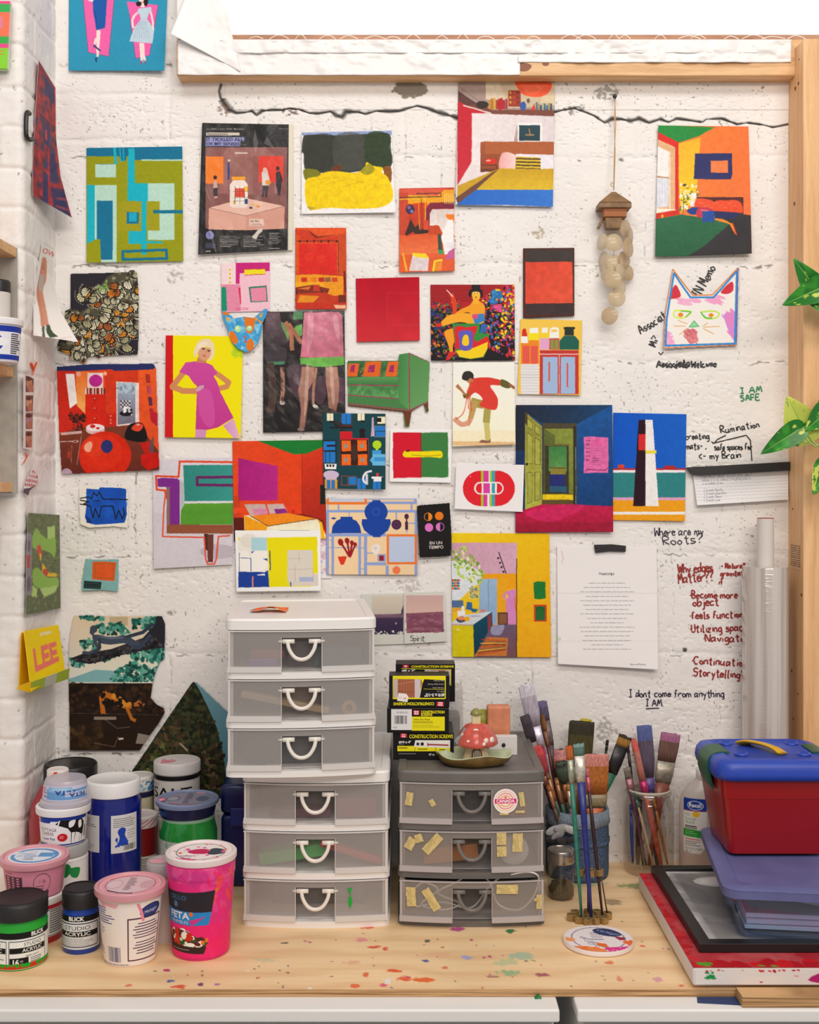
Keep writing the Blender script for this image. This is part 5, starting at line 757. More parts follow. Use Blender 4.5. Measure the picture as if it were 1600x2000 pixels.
A.p([(640, 180), (855, 182), (855, 690), (640, 690)], '4a4430'); A.q(650, 216, 832, 620, '85903a', c2='6f8030'); A.p([(650, 216), (720, 260), (690, 620), (650, 620)], '5f6a30'); A.q(655, 312, 808, 620, '3a3826'); A.q(680, 325, 792, 480, '3a7a40', c2='5f9850'); A.q(690, 456, 785, 500, '8a8034'); A.l([(682, 458), (785, 462)], 5, '4a3a1c'); A.q(684, 500, 780, 585, '232c70'); A.q(684, 575, 792, 612, '2a5a74'); A.q(640, 626, 830, 660, 'e6c414'); A.q(632, 660, 830, 690, '5c4c28'); A.l([(662, 318), (806, 318), (806, 612)], 5, '8a7c40'); A.q(832, 200, 850, 690, '2f2c24'); A.l([(846, 330), (848, 680)], 3, '7a90a0')
A.p([(530, 110), (636, 200), (636, 690), (530, 730)], '8f8a3c', c2='b0b444', ang=80)
for p in ([(545, 150), (575, 175), (575, 225), (545, 205)], [(592, 190), (625, 215), (625, 260), (592, 238)], [(545, 240), (575, 262), (575, 435), (545, 430)], [(592, 270), (626, 290), (626, 440), (592, 436)], [(545, 490), (575, 488), (575, 670), (545, 685)], [(592, 488), (626, 486), (626, 655), (592, 668)]): A.p(p, 'a6a848'); A.l(p, 3, '4c4620', closed=True)
A.e(542, 438, 8, 8, '1a1814'); A.p([(530, 110), (545, 122), (545, 200), (530, 180)], '4a3c20')
A.p([(466, 738), (636, 688), (850, 690), (1086, 700), (1086, 870), (466, 870)], 'c01a4c', c2='a81636'); A.p([(530, 740), (760, 690), (900, 700), (700, 800)], 'd8286a', .6, sm=True); A.q(466, 800, 1086, 870, '8c1430', .45)
A.p([(898, 268), (940, 264), (1050, 272), (1052, 400), (1050, 492), (970, 490), (896, 494), (900, 380)], 'e06aa8')
for k in range(9): A.l([(915, 290+k*16), (1035, 288+k*16)], 1.6, 'b84a88', .7); A.l([(918+k*13, 285), (918+k*13, 420)], 1.4, 'b84a88', .5)
A.lines(912, 290, 940, 6, 24, '3a2438', 4, 2); A.lines(950, 400, 1010, 4, 14, '5a2a50', 3, 3); A.l([(908, 478), (920, 470), (1035, 476), (1045, 462)], 5, '6a2a54'); A.e(985, 305, 22, 18, 'e25a9c'); A.noise(.12, 6, 4)
sheet('doorway_page', 'dark blue room page with open green door and crimson floor', 'magazine page', A, ((1008, 791), (1196, 791), (1198, 1039), (1007, 1040)), 'gloss', b=6, bc=2, br=4, w=1)
A = Art(1192, 800, 1346, 1024, '1257c0', 1.0).v(860, 770, 3.2); A.q(1070, 100, 1550, 465, '0f55c4', c2='1a62c8', ang=0); A.q(1070, 462, 1550, 474, 'b82a2c'); A.q(1070, 474, 1550, 490, 'eeeaf0'); A.q(1070, 490, 1550, 645, '2f8284'); A.q(1070, 645, 1550, 662, 'd9a0c4'); A.q(1070, 662, 1550, 800, 'eca01c'); A.q(1070, 734, 1550, 752, 'f0ece8')
A.p([(1240, 160), (1284, 160), (1284, 700), (1206, 700)], '2c1420'); A.p([(1284, 160), (1328, 160), (1366, 700), (1284, 700)], 'efecea'); A.q(1240, 250, 1284, 350, 'd22c2c'); A.q(1284, 350, 1352, 372, 'e8d84a'); A.q(1110, 440, 1150, 462, 'd2442c'); A.q(1400, 446, 1470, 462, 'b82a2c'); A.q(1180, 170, 1284, 200, '2c1420', .0); A.noise(.05, 4, 6)
sheet('striped_print', 'blue print with a dark and white tapered column over teal and orange bands', 'print', A, ((1198, 806), (1341, 809), (1338, 1018), (1197, 1016)), 'matte', b=3, bc=2, br=3)
A = Art(630, 966, 824, 1130, 'efd0a4', 1.1).v(600, 780, 3.636); LB = '8ea2d6'; OR = 'ea7a34'; NB = '1a44a0'; MR = '4a2648'
for x0, y0, x1, y1 in ((136, 786, 784, 804), (136, 700, 784, 712), (425, 726, 784, 744), (144, 746, 152, 790), (218, 746, 230, 790), (136, 952, 560, 974), (136, 786, 156, 1246), (172, 974, 192, 1246), (364, 974, 384, 1246), (404, 974, 426, 1246), (404, 1158, 560, 1178), (558, 1178, 580, 1246), (764, 786, 784, 1246), (152, 1050, 364, 1056), (426, 1088, 470, 1096), (384, 1200, 404, 1206), (628, 800, 638, 850), (296, 800, 302, 840), (736, 744, 748, 786), (758, 700, 784, 740), (152, 998, 172, 1004), (382, 1050, 404, 1058), (720, 876, 764, 884)): A.q(x0, y0, x1, y1, LB)
A.l([(145, 705), (145, 738), (415, 738), (415, 702)], 18, OR); A.q(158, 706, 402, 728, 'c3cbe0'); A.q(566, 958, 780, 1172, OR); A.q(582, 974, 764, 1156, 'bccae4'); A.p([(172, 950), (180, 900), (210, 860), (240, 848), (318, 848), (350, 862), (376, 900), (385, 950)], NB); A.q(236, 834, 322, 852, NB)
A.e(490, 800, 82, 78, NB); A.p([(390, 850), (590, 850), (596, 880), (575, 930), (530, 965), (490, 974), (450, 965), (405, 930), (386, 880)], NB, sm=False); A.q(462, 716, 520, 730, NB); A.q(466, 968, 520, 978, NB); A.e(490, 798, 30, 28, '2a58b4'); A.e(490, 798, 22, 20, NB); A.p([(166, 845), (190, 836), (208, 846), (190, 854)], NB)
A.e(635, 890, 35, 36, MR); A.e(635, 890, 22, 22, '5c3458'); A.e(635, 890, 12, 12, MR); A.e(706, 832, 16, 20, MR); A.q(702, 840, 712, 875, MR); A.q(695, 870, 718, 926, MR); A.q(702, 926, 712, 946, LB)
for a_, b_, c_ in (((238, 1015), (300, 1115), 19), ((284, 1005), (302, 1115), 17), ((318, 1020), (305, 1115), 14), ((342, 1030), (310, 1110), 12)): A.l([a_, b_], 14, '9c1c24'); A.e(a_[0], a_[1], c_, c_*1.3, '9c1c24', 1, -15)
A.p([(290, 1090), (322, 1100), (306, 1128)], '9c1c24'); A.p([(216, 1116), (284, 1114), (262, 1172), (240, 1176)], 'd83a24'); A.p([(455, 1060), (480, 1028), (512, 1034), (520, 1062), (500, 1098), (470, 1095)], 'ece2dc', sm=True); A.e(484, 1056, 14, 13, 'd9cfc8'); A.q(500, 1100, 558, 1152, LB); A.q(512, 1110, 546, 1146, '9a1c2c'); A.e(634, 1214, 28, 28, 'ee7a50'); A.q(628, 1180, 640, 1190, LB)
sheet('kitchen_print', 'tan and pale blue illustration of navy bowls and red spoons', 'print', A, ((637, 974), (814, 974), (817, 1123), (638, 1122)), 'matte', b=5, bc=2)
A = Art(808, 976, 890, 1096, '1d1b1c', 1.4).v(600, 780, 3.636); A.keep([(780, 760), (800, 752), (1005, 736), (1014, 740), (1026, 930), (1024, 1112), (960, 1118), (805, 1124), (798, 1110)])
for x, y, c_, half in ((860, 834, 'e88a2a', 1), (938, 828, 'e87a1c', 0), (866, 910, 'dc74c4', 0), (944, 906, 'd878c8', 2)):
    A.e(x, y, 30, 30, c_)
    if half: A.e(x, y, 26, 26, '1d1b1c'); A.p([(x, y-26)]+[(x+26*math.sin(t)*(1 if half == 1 else -1), y-26*math.cos(t)) for t in np.linspace(0, math.pi, 16)]+[(x, y+26)], c_)
A.x('EN UN', 914, 1030, 21, 'd9cfca', rot=-2, bold=.02, cen=True); A.x('TIEMPO', 916, 1060, 21, 'd9cfca', rot=-2, bold=.02, cen=True)
sheet('tarot_card', 'black card reading EN UN TIEMPO below four orange and pink circles', 'card', A, ((810, 978), (888, 978), (888, 1094), (810, 1094)), 'matte', b=9, bc=2, w=1.5)
A = Art(876, 1034, 1084, 1292, 'f5c814', 1.0).v(700, 1020, 4); A.q(726, 82, 1510, 1060, 'f6d018', c2='f0a818', ang=45); A.q(1240, 82, 1510, 1060, 'f3c312', c2='efa81a', ang=60)
A.q(728, 160, 1240, 405, 'cf9fb4', c2='d8aac0', ang=10); A.p([(728, 300), (830, 310), (985, 402), (950, 480), (850, 560), (800, 600), (728, 610)], 'dfe5ea'); A.p([(985, 402), (1236, 402), (1236, 520), (1090, 520), (1080, 445), (950, 445)], 'f0a214'); A.q(1085, 440, 1160, 800, 'f0a81c'); A.q(945, 442, 1085, 795, '9dbcd8', c2='8cacd0'); A.l([(1016, 445), (1016, 780)], 3, '6a8cb0'); A.p([(728, 600), (800, 600), (900, 500), (945, 480), (945, 680), (728, 690)], 'f2c81c'); A.p([(728, 530), (850, 530), (800, 600), (728, 620)], 'dfe6ee')
A.p([(1150, 540), (1232, 520), (1232, 800), (1170, 800), (1155, 700)], 'd98ac4'); A.e(1152, 578, 24, 24, 'e28ccc'); A.p([(1152, 554), (1176, 578), (1152, 602)], 'f2d01c'); A.l([(1098, 235), (1155, 400)], 7, '2a2228')
for k in range(4): A.e(1092+k*14, 280+k*36, 8, 8, '2a2228'); A.l([(1092+k*14, 280+k*36), (1110+k*12, 275+k*36)], 3, '2a2228')
A.d([(728, 230), (830, 190), (900, 280), (985, 370), (960, 480), (880, 470), (790, 420), (740, 330)], ['8fb83c', 'c4d860', '6f9a3a', 'e8e8c8', 'b8cc58'], 130, 8, 3); A.l([(740, 240), (800, 280), (870, 250), (900, 290), (900, 380)], 3, '6f8a3a', sm=True); A.d([(870, 500), (930, 500), (930, 590), (880, 590)], ['4a7a3a', 'e8722c', '6f9a3a', '2f5a3a'], 40, 7, 6); A.q(862, 505, 932, 600, 'e8e0dc', .4)
for i in range(3):
    for j in range(4): A.p([(728+i*22, 442+j*21), (750+i*22, 442+j*21+8), (750+i*22, 463+j*21), (728+i*22, 463+j*21)], ('d8402c', '2f7ab0', '3f8a4a', 'e0782c')[(i*2+j) % 4])
A.q(730, 610, 820, 666, '54709c'); A.q(736, 668, 812, 700, 'e8a838'); A.q(776, 690, 836, 735, 'f0eef0'); A.q(806, 655, 826, 700, 'f4f2f0'); A.p([(838, 680), (850, 620), (888, 626), (892, 690)], '3a68a0'); A.p([(875, 672), (938, 680), (920, 704), (890, 704)], '1f6a98'); A.p([(945, 686), (1000, 682), (985, 702), (960, 704)], 'e0826a')
A.p([(730, 790), (790, 730), (1046, 696), (900, 800), (890, 812), (735, 808)], 'd4d8e0'); A.p([(735, 796), (892, 798), (900, 785), (892, 815), (735, 810)], 'c0a49c'); A.p([(765, 755), (815, 735), (840, 770), (790, 785)], '4a4a5c', sm=True); A.e(805, 752, 30, 14, 'e88a5a'); A.e(850, 756, 22, 18, 'eeb010'); A.e(910, 734, 44, 9, 'b4bac8')
A.q(735, 808, 898, 1058, 'd9c80f'); A.e(780, 840, 14, 8, 'e8d8a0'); A.p([(898, 800), (1046, 700), (1048, 850), (905, 1045)], '124a60', c2='0e3a4e'); A.p([(1010, 735), (1040, 715), (1040, 860), (1012, 880)], '8a3a44'); A.p([(1048, 800), (1240, 800), (1240, 1056), (905, 1056), (905, 1045)], '6a5a7c', c2='7a5050', ang=70); A.p([(1050, 805), (1140, 805), (1110, 880), (1040, 870)], 'a9b0d0', .7, sm=True); A.q(1090, 705, 1168, 800, '4f3230'); A.q(1098, 715, 1160, 795, '8a5a3c')
A.p([(1010, 895), (1170, 905), (1160, 1046), (905, 1045)], 'c87838')
for k in range(9): A.l([(930+k*4, 1035-k*15), (1150, 1000-k*9)], 5, ('c8301c', '2a2024', 'e8b44c', '3a5a4a')[k % 4])
A.l([(1236, 285), (1238, 1050)], 6, '1d1a20'); A.p([(1218, 600), (1232, 560), (1234, 690), (1222, 690)], 'e07a6a')
A.p([(1368, 470), (1400, 462), (1462, 466), (1464, 595), (1420, 602), (1376, 600)], '1f7a34', sm=False); A.q(1372, 645, 1472, 776, 'd83a24'); A.q(1384, 656, 1460, 766, '2a6a34'); A.l([(1390, 680), (1420, 668), (1455, 685)], 4, '1a4a24', sm=True); A.noise(.05, 5, 8)
sheet('kitchen_page', 'yellow kitchen page with two green painted rectangles on its margin', 'magazine page', A, ((882, 1041), (1073, 1042), (1077, 1284), (884, 1283)), 'gloss', b=4, bc=3, w=1)
A = Art(1082, 1058, 1294, 1314, 'f0ecec', 1.0); A.x('Postscript', 1185, 1123, 5.2, '3a3638', cen=True, bold=.01, sx=1.0); A.lines(1132, 1139, 1240, 16, 8.6, '4a4648', 1.0, 8, .6, True); A.x('Seamus Heaney', 1231, 1299, 3.4, '4a4648'); A.q(1088, 1158, 1290, 1159.5, 'd8d3d2', .7); A.q(1088, 1252, 1290, 1253, 'd8d3d2', .7); A.l([(1097, 1075), (1100, 1090), (1098, 1100)], 1, 'e0a0a0'); A.e(1093, 1248, 3, 4, 'a8d898', .6)
o = sheet('poem_sheet', 'white typed sheet headed Postscript hanging from black tape', 'paper', A, ((1088, 1066), (1283, 1069), (1286, 1308), (1090, 1297)), 'matte', b=4, bc=8, br=6, w=3, ws=80)
bm = bmesh.new(); vs = [bm.verts.new(P(x, y, -.0085)) for x, y in ((1160, 1064), (1195, 1063), (1223, 1066), (1222, 1078), (1190, 1077), (1163, 1080))]; bm.faces.new(vs); r_ = bmesh.ops.extrude_face_region(bm, geom=bm.faces[:]); [setattr(v, 'co', v.co+Vector((0, -.0006, 0))) for v in r_['geom'] if isinstance(v, bmesh.types.BMVert)]
obj('tape_strip', bm, mat('232023', .4, bump=.3, bscale=300), o)
A = Art(450, 1028, 642, 1166, 'f2f0ee', 1.0).v(280, 840, 4.2105); A.q(1115, 818, 1365, 828, '2a58a0'); A.q(780, 880, 1020, 1165, 'e9e4da'); A.q(782, 884, 796, 906, 'e8d81c'); A.e(870, 910, 70, 60, 'dcd6cc', .6); A.q(888, 884, 1016, 990, 'a9d2dc'); A.p([(1016, 884), (1430, 878), (1436, 1178), (1400, 1180), (1400, 1285), (1036, 1290)], 'e6da0a'); A.q(1185, 988, 1395, 1250, 'd7cfc4'); A.q(1200, 1180, 1440, 1280, 'd8cfc4'); A.q(1283, 1208, 1402, 1246, 'a8b4d4')
A.p([(788, 1000), (850, 992), (880, 1050), (888, 1160), (800, 1160), (790, 1060)], 'efece6'); A.p([(890, 1010), (920, 992), (1018, 995), (1024, 1100), (1000, 1150), (940, 1168), (890, 1165)], 'efece6'); A.l([(790, 1010), (790, 1160)], 4, '2a4a9c'); A.l([(795, 1050), (885, 1056)], 5, '2a4a9c'); A.l([(886, 1060), (886, 1160)], 6, '2a4a9c'); A.p([(888, 998), (915, 994), (890, 1015)], '2a4a9c'); A.p([(984, 1058), (1020, 1055), (1022, 1078)], '2a4a9c'); A.l([(1040, 994), (1045, 1150)], 9, '24408c'); A.p([(782, 1164), (1000, 1168), (1026, 1150), (1036, 1290), (782, 1296)], '1c3f96'); A.q(894, 1205, 906, 1294, 'ee8a70'); A.p([(935, 1190), (1000, 1180), (1000, 1196), (940, 1196)], 'dfe2f0')
for p in ([(1187, 1055), (1300, 1055)], [(1250, 1120), (1250, 1250)], [(1192, 1145), (1395, 1140)], [(1282, 1000), (1282, 1085)], [(1395, 1150), (1398, 1210)]): A.l(p, 2, '9a8f88')
A.q(1206, 1250, 1216, 1285, '3a5aa8')
sheet('abstract_print', 'white-bordered abstract print of acid yellow, navy and grey blocks', 'print', A, ((459, 1036), (626, 1036), (627, 1154), (462, 1156)), 'matte', b=8, bc=3, bl=2, br=2)
A = Art(700, 1158, 796, 1264, 'd6d6ce', 1.1).v(700, 1020, 4); A.q(105, 575, 352, 730, 'd6cbb8', c2='c9bcb0'); A.p([(105, 722), (230, 728), (352, 715), (352, 875), (105, 875)], '4a3552', c2='352c48'); A.p([(105, 720), (352, 712), (352, 745), (105, 748)], '866478', .8); A.d([(108, 850), (352, 852), (352, 878), (108, 878)], ['d6d6ce'], 22, 10, 3, 1, .6); A.e(295, 790, 6, 8, 'b0a8c0'); A.p([(335, 690), (352, 650), (352, 720), (335, 720)], '5a4652')
sheet('instant_photo', 'instant photo of dark purple land, tucked behind the one marked Spirit', 'photo', A, ((706, 1160), (791, 1159), (790, 1258), (707, 1261)), 'gloss', b=3, group='instant photos')
A = Art(784, 1150, 880, 1262, 'd9d8d0', 1.1).v(700, 1020, 4); A.q(370, 570, 664, 712, 'cfaaa6', c2='dab8ac'); A.p([(372, 712), (500, 706), (664, 698), (668, 858), (380, 866)], '8c5468', c2='844a5c'); A.d([(380, 720), (660, 715), (660, 855), (385, 860)], ['a06a7c', '75425a', 'b07c88'], 60, 9, 3, .5, 3, 0)
for st in handstrokes('Spirit', 408, 926, 42, 0, 1.2, .3, 3): A.l(st, 5, '2a2830')
sheet('instant_photo', 'instant photo of pink field with the word Spirit on its border', 'photo', A, ((789, 1157), (869, 1155), (872, 1253), (790, 1258)), 'gloss', b=6, group='instant photos')
A = Art(148, 944, 256, 1038, 'ece7dc', 1.2).v(0, 880, 3.225); A.keep([(497, 228), (560, 225), (800, 225), (812, 300), (805, 490), (720, 480), (560, 488), (505, 465), (498, 350)])
A.p([(545, 240), (620, 245), (630, 232), (760, 235), (795, 245), (795, 330), (800, 400), (785, 455), (700, 462), (600, 468), (550, 455), (535, 420), (545, 340)], '1250b8'); A.p([(545, 410), (570, 430), (580, 460), (545, 455)], '16307c'); A.d([(560, 260), (780, 260), (780, 440), (560, 440)], ['1a5cc8', '0f48a4'], 30, 22, 4, .5)
A.l([(505, 300), (560, 292), (575, 305), (590, 265), (610, 285), (625, 262), (650, 305), (805, 308)], 7, '15161c'); A.l([(505, 338), (555, 345), (530, 335), (560, 322), (505, 312)], 7, '15161c'); A.l([(555, 350), (570, 350), (585, 425), (600, 365), (625, 422), (640, 352), (710, 350), (730, 430), (748, 375), (770, 430), (785, 400), (775, 360)], 7, '15161c'); A.l([(585, 318), (630, 316)], 5, '15161c')
sheet('painted_scrap', 'blue painted scrap with a black zigzag line', 'artwork', A, ((150, 948), (254, 948), (252, 1034), (152, 1034)), 'paint', b=5, bl=4, w=2)
A = Art(158, 1086, 238, 1162, '7fb4b4', 1.4).v(0, 880, 3.225); A.keep([(540, 682), (600, 688), (745, 684), (748, 780), (742, 890), (640, 880), (512, 886), (520, 800)]); A.p([(582, 700), (650, 698), (732, 704), (722, 822), (650, 818), (580, 810)], 'e2581a'); A.l([(600, 712), (716, 716), (710, 808), (598, 800)], 2.5, '5a6a24', closed=True); A.p([(530, 820), (640, 828), (634, 874), (526, 868)], '13282c'); A.l([(542, 832), (626, 838), (622, 864), (540, 858)], 2.5, '2f5a5a', closed=True)
A.noise(.10, 1.5, 3)
sheet('felt_patch', 'pale teal cloth patch with stitched orange and black pieces', 'patch', A, ((160, 1088), (236, 1088), (236, 1160), (160, 1160)), 'cloth', b=4, bc=3, w=3, ws=30, thick=1.5)
A = Art(128, 1194, 330, 1474, '1c1410', 1.1).v(0, 880, 3.225)
A.keep([(465, 1040), (560, 1036), (700, 1040), (1020, 1042), (1042, 1090), (1040, 1310), (1010, 1330), (985, 1390), (965, 1455), (950, 1560), (990, 1600), (1035, 1625), (1040, 1650), (1000, 1720), (930, 1810), (880, 1890), (440, 1890), (432, 1470), (432, 1230), (445, 1140)])
A.q(430, 1036, 1045, 1460, 'd9c6aa', c2='dfe0d4'); A.q(690, 1048, 806, 1102, 'b9a684', .8); A.p([(432, 1440), (600, 1380), (750, 1390), (760, 1462), (432, 1462)], '7fb0b4'); TQ = ['2f7a6c', '1f5a52', '4a9a88', '18403c', '66a898']
A.d([(700, 1400), (840, 1330), (960, 1380), (1040, 1290), (1040, 1460), (700, 1460)], TQ, 240, 10, 5); A.d([(800, 1270), (1040, 1240), (1040, 1340), (860, 1320)], TQ, 90, 11, 6); A.d([(820, 1070), (980, 1040), (980, 1120), (830, 1120)], TQ, 60, 11, 7); A.d([(500, 1200), (600, 1190), (640, 1250), (520, 1250)], TQ, 45, 10, 8); A.d([(600, 1100), (760, 1085), (820, 1150), (650, 1160)], TQ, 70, 10, 9); A.d([(480, 1038), (660, 1036), (640, 1070), (500, 1066)], TQ, 30, 9, 10); A.d([(440, 1310), (540, 1330), (520, 1370), (450, 1350)], TQ, 30, 10, 11); A.d([(640, 1320), (720, 1290), (710, 1310), (660, 1330)], TQ, 16, 8, 12)
A.p([(440, 1310), (520, 1280), (700, 1250), (900, 1180), (980, 1090), (985, 1040), (1025, 1042), (1042, 1100), (1040, 1240), (900, 1260), (760, 1290), (640, 1330), (560, 1345), (480, 1330)], '26262c', sm=False); A.d([(460, 1315), (700, 1260), (960, 1170), (1035, 1220), (760, 1285), (560, 1340)], ['38363a', '17171c', '4a464a'], 80, 9, 3)
BD = '3f4a5c'; A.e(590, 1125, 24, 24, BD); A.p([(568, 1115), (564, 1150), (585, 1168), (600, 1140)], BD); A.p([(580, 1165), (620, 1160), (700, 1175), (790, 1165), (870, 1210), (890, 1240), (850, 1250), (790, 1215), (700, 1222), (640, 1215), (615, 1200)], BD, sm=True); A.l([(590, 1175), (605, 1220), (625, 1250), (560, 1275), (525, 1272)], 20, BD); A.l([(625, 1190), (630, 1240), (600, 1270)], 18, '323c4c'); A.l([(850, 1240), (880, 1240), (945, 1165)], 24, '364254'); A.l([(780, 1180), (900, 1145), (960, 1095)], 22, '323c4c'); A.p([(600, 1170), (760, 1172), (800, 1180), (700, 1190)], '66758a', .7)
A.q(430, 1459, 1045, 1465, 'd8d0c4'); A.p([(432, 1466), (1045, 1466), (1045, 1900), (432, 1900)], '20150f', c2='2c1d12'); A.d([(436, 1470), (1040, 1470), (1040, 1650), (436, 1640)], ['3a2614', '15100c', '4a3018', '2a1c10'], 160, 12, 4, .7); A.d([(440, 1750), (640, 1700), (640, 1880), (440, 1880)], ['4a3620', '33261a', '5a4020'], 60, 16, 5, .4); OG = 'b8681f'
A.l([(650, 1650), (640, 1560), (670, 1530)], 30, OG); A.l([(655, 1535), (700, 1550), (760, 1600), (820, 1610)], 34, OG, sm=True); A.l([(800, 1620), (830, 1690), (850, 1700)], 20, OG); A.e(880, 1610, 28, 34, '5a3418'); A.d([(640, 1540), (720, 1540), (830, 1590), (800, 1630), (720, 1600), (650, 1630)], ['1a120c', 'd88a2c', '1a120c'], 26, 12, 6); A.d([(850, 1570), (910, 1580), (905, 1640), (860, 1650)], ['b8682a', '2a1a10'], 18, 8, 7)
A.q(592, 1676, 732, 1696, 'a89c8c', .8); A.p([(870, 1780), (970, 1800), (940, 1850), (855, 1845)], 'a89c90', .8); A.l([(440, 1655), (1000, 1665)], 2, '6a5648'); A.l([(640, 1680), (740, 1750), (820, 1740)], 2.5, '8a7c6c'); A.l([(590, 1840), (720, 1865), (745, 1800)], 2.5, '8a7c6c'); A.p([(745, 1810), (780, 1808), (775, 1820), (748, 1822)], 'd0c8bc')
sheet('torn_page', 'torn page of two photos, a grey figure on a branch above a dark scene', 'magazine page', A, ((130, 1196), (328, 1196), (328, 1472), (130, 1472)), 'gloss', b=4, bc=3, bl=2, br=3, w=2)
A = Art(252, 1326, 446, 1560, '5a8896', 1.0).v(280, 1300, 1); A.v(0, 0, 1); A.p([(252, 1326), (446, 1326), (446, 1560), (252, 1560)], '6f9eaa', c2='4a7c90'); A.p([(250, 1560), (250, 1480), (376, 1326), (388, 1345), (405, 1378), (424, 1422), (437, 1480), (444, 1540), (446, 1560)], '262c1c'); A.d([(252, 1555), (260, 1490), (376, 1336), (390, 1352), (422, 1422), (438, 1490), (442, 1555)], ['2f3822', '1e2416', '3c4428', '181d12', '444628', '3c3020'], 900, 3.2, 4); A.d([(262, 1530), (320, 1440), (340, 1480), (300, 1550)], ['5a5c30', '4a5628', '3a4a24', '6a6a3c'], 110, 3, 5); A.d([(300, 1430), (360, 1400), (360, 1470), (310, 1480)], ['4a3c28', '3a3020', '5c4a30'], 70, 3.2, 6); A.d([(395, 1470), (440, 1440), (440, 1540), (400, 1540)], ['4a3c2c', '6a5a44', '2a2018'], 60, 4, 7); A.l([(352, 1452), (366, 1466)], 3, 'a89a84')
A.keep([(378, 1332), (384, 1333), (446, 1392), (446, 1560), (252, 1560), (258, 1506), (372, 1338)])
sheet('mountain_photo', 'mountain photo with blue sky leaning as a triangle behind the drawers', 'photo', A, ((254, 1328), (445, 1328), (445, 1558), (254, 1558)), 'gloss', b=3.5, bc=1)
A = Art(1350, 915, 1545, 992, 'e9e7e8', 1.2).v(1220, 780, 3.0316)
for k in range(9): A.l([(410, 452+k*18.5), (970, 425+k*18.5)], 2, 'b9bcc8')
for i, s_ in enumerate(('Everything I desire, so much safer when I', 'believe it is my chance. Everything that is', 'is available to me.', '', 'I Create Reality', 'I Create Liberation', 'I Create Peace', 'I Create Love')):
    for st in handstrokes(s_, 460+(10 if i > 3 else 0), 466+i*20, 16, -2.6, .9, .5, i, .95): A.l(st, 1.8, '8d8a94', .9)
o = sheet('notepad', 'lined notepad sheet with pencil writing under a black strip', 'notepad', A, ((1354, 928), (1540, 918), (1540, 976), (1362, 987)), 'matte', b=6, bc=9, w=1, thick=3)
bm = bmesh.new(); vs = [bm.verts.new(P(x, y, -.004)) for x, y in ((1339, 913), (1540, 902), (1540, 919), (1366, 929), (1350, 927))]; bm.faces.new(vs); r_ = bmesh.ops.extrude_face_region(bm, geom=bm.faces[:]); [setattr(v, 'co', v.co+Vector((0, -.011, 0))) for v in r_['geom'] if isinstance(v, bmesh.types.BMVert)]
obj('binding_strip', bm, mat('2a282a', .45), o)
A = Art(55, 100, 145, 430, '8a2e34', 1.0).v(0, 0, 4)
A.p([(290, 520), (440, 690), (450, 1200), (560, 1700), (330, 1640), (255, 1500), (260, 1000)], '963038'); rs = random.Random(2); A.d([(300, 540), (435, 700), (440, 1180), (540, 1680), (330, 1600), (265, 1450)], ['2c2f56', 'a82c30', '5a2a34', '3a3f66', 'c23a34', '702a30'], 240, 13, 3, .7, 2.4, 80)
for p in ([(350, 600), (425, 690), (425, 820), (352, 740)], [(330, 960), (395, 1000), (385, 1150), (340, 1120)], [(385, 1180), (430, 1220), (460, 1440), (390, 1420)], [(335, 1330), (372, 1360), (390, 1610), (335, 1600)], [(400, 1460), (500, 1480), (545, 1690), (420, 1660)]): A.p(p, '2e3360', .85)
A.l([(360, 1020), (360, 1090)], 16, 'b83a3c'); A.l([(300, 860), (430, 980)], 16, 'c03038', .8); A.l([(380, 1160), (385, 1620)], 14, 'b83036', .8); A.l([(450, 1550), (520, 1560)], 14, 'a04050'); A.l([(440, 1610), (530, 1640)], 12, 'a04050'); A.noise(.15, 4, 3)
V0 = [[(75, 118), (108, 172)], [(68, 230), (109, 270)], [(63, 330), (118, 345)], [(64, 382), (140, 425)]]
def curled(name, label, cat, A, rows, d0, d1, m, n=110, mm=40):      # sheet hung on the pier's side, free edge curling into the room
    rows = np.array(rows, float); t = np.linspace(0, len(rows)-1, n); i = np.minimum(t.astype(int), len(rows)-2); f = (t-i); f = (f*f*(3-2*f))[:, None, None]; E = rows[i]*(1-f)+rows[i+1]*f
    u = np.linspace(0, 1, mm)[None, :]; X = E[:, 0, 0:1]*(1-u)+E[:, 1, 0:1]*u; Y = E[:, 0, 1:2]*(1-u)+E[:, 1, 1:2]*u; v = np.linspace(0, 1, n)[:, None]
    y = (d0[0]+(d0[1]-d0[0])*v)*(1-u)+(d1[0]+(d1[1]-d1[0])*v**1.5)*u+.004*np.sin(u*3.1)*np.sin(v*3); c, _ = A.sample(X, Y); k = S*(D+y)/D
    return tag(link(name, gridmesh(name, np.stack([(X-800)*k, y, CZ+(HY-Y)*k], -1), c, None, (.0006, .0006, 0)), PM[m]), label, cat)
curled('canvas_sheet', 'red and navy painted sheet curling out of the corner', 'artwork', A, V0, (-.135, -.172), (-.012, -.055), 'paint')
A = Art(55, 465, 160, 680, 'ebe6e2', 1.1).v(0, 460, 4); A.x('OW Y', 325, 130, 40, 'd86a6a', rot=24, bold=.02); A.l([(345, 180), (320, 320), (300, 450), (325, 600), (335, 700)], 30, 'c98a74', sm=True); A.l([(350, 200), (345, 340), (318, 430), (345, 580), (365, 690)], 32, 'cf917a', sm=True); A.p([(310, 300), (345, 310), (340, 420), (310, 440), (302, 380)], 'b9aea8'); A.p([(325, 720), (345, 700), (355, 800), (420, 815), (335, 825)], '4c5a48'); A.p([(360, 700), (385, 695), (410, 755), (455, 790), (390, 800), (365, 760)], '46543f'); A.p([(318, 260), (340, 200), (352, 280)], 'c2806c'); A.lines(275, 750, 300, 6, 8, 'd08a84', 2, 3); A.l([(470, 805), (560, 790)], 3, 'd8908a')
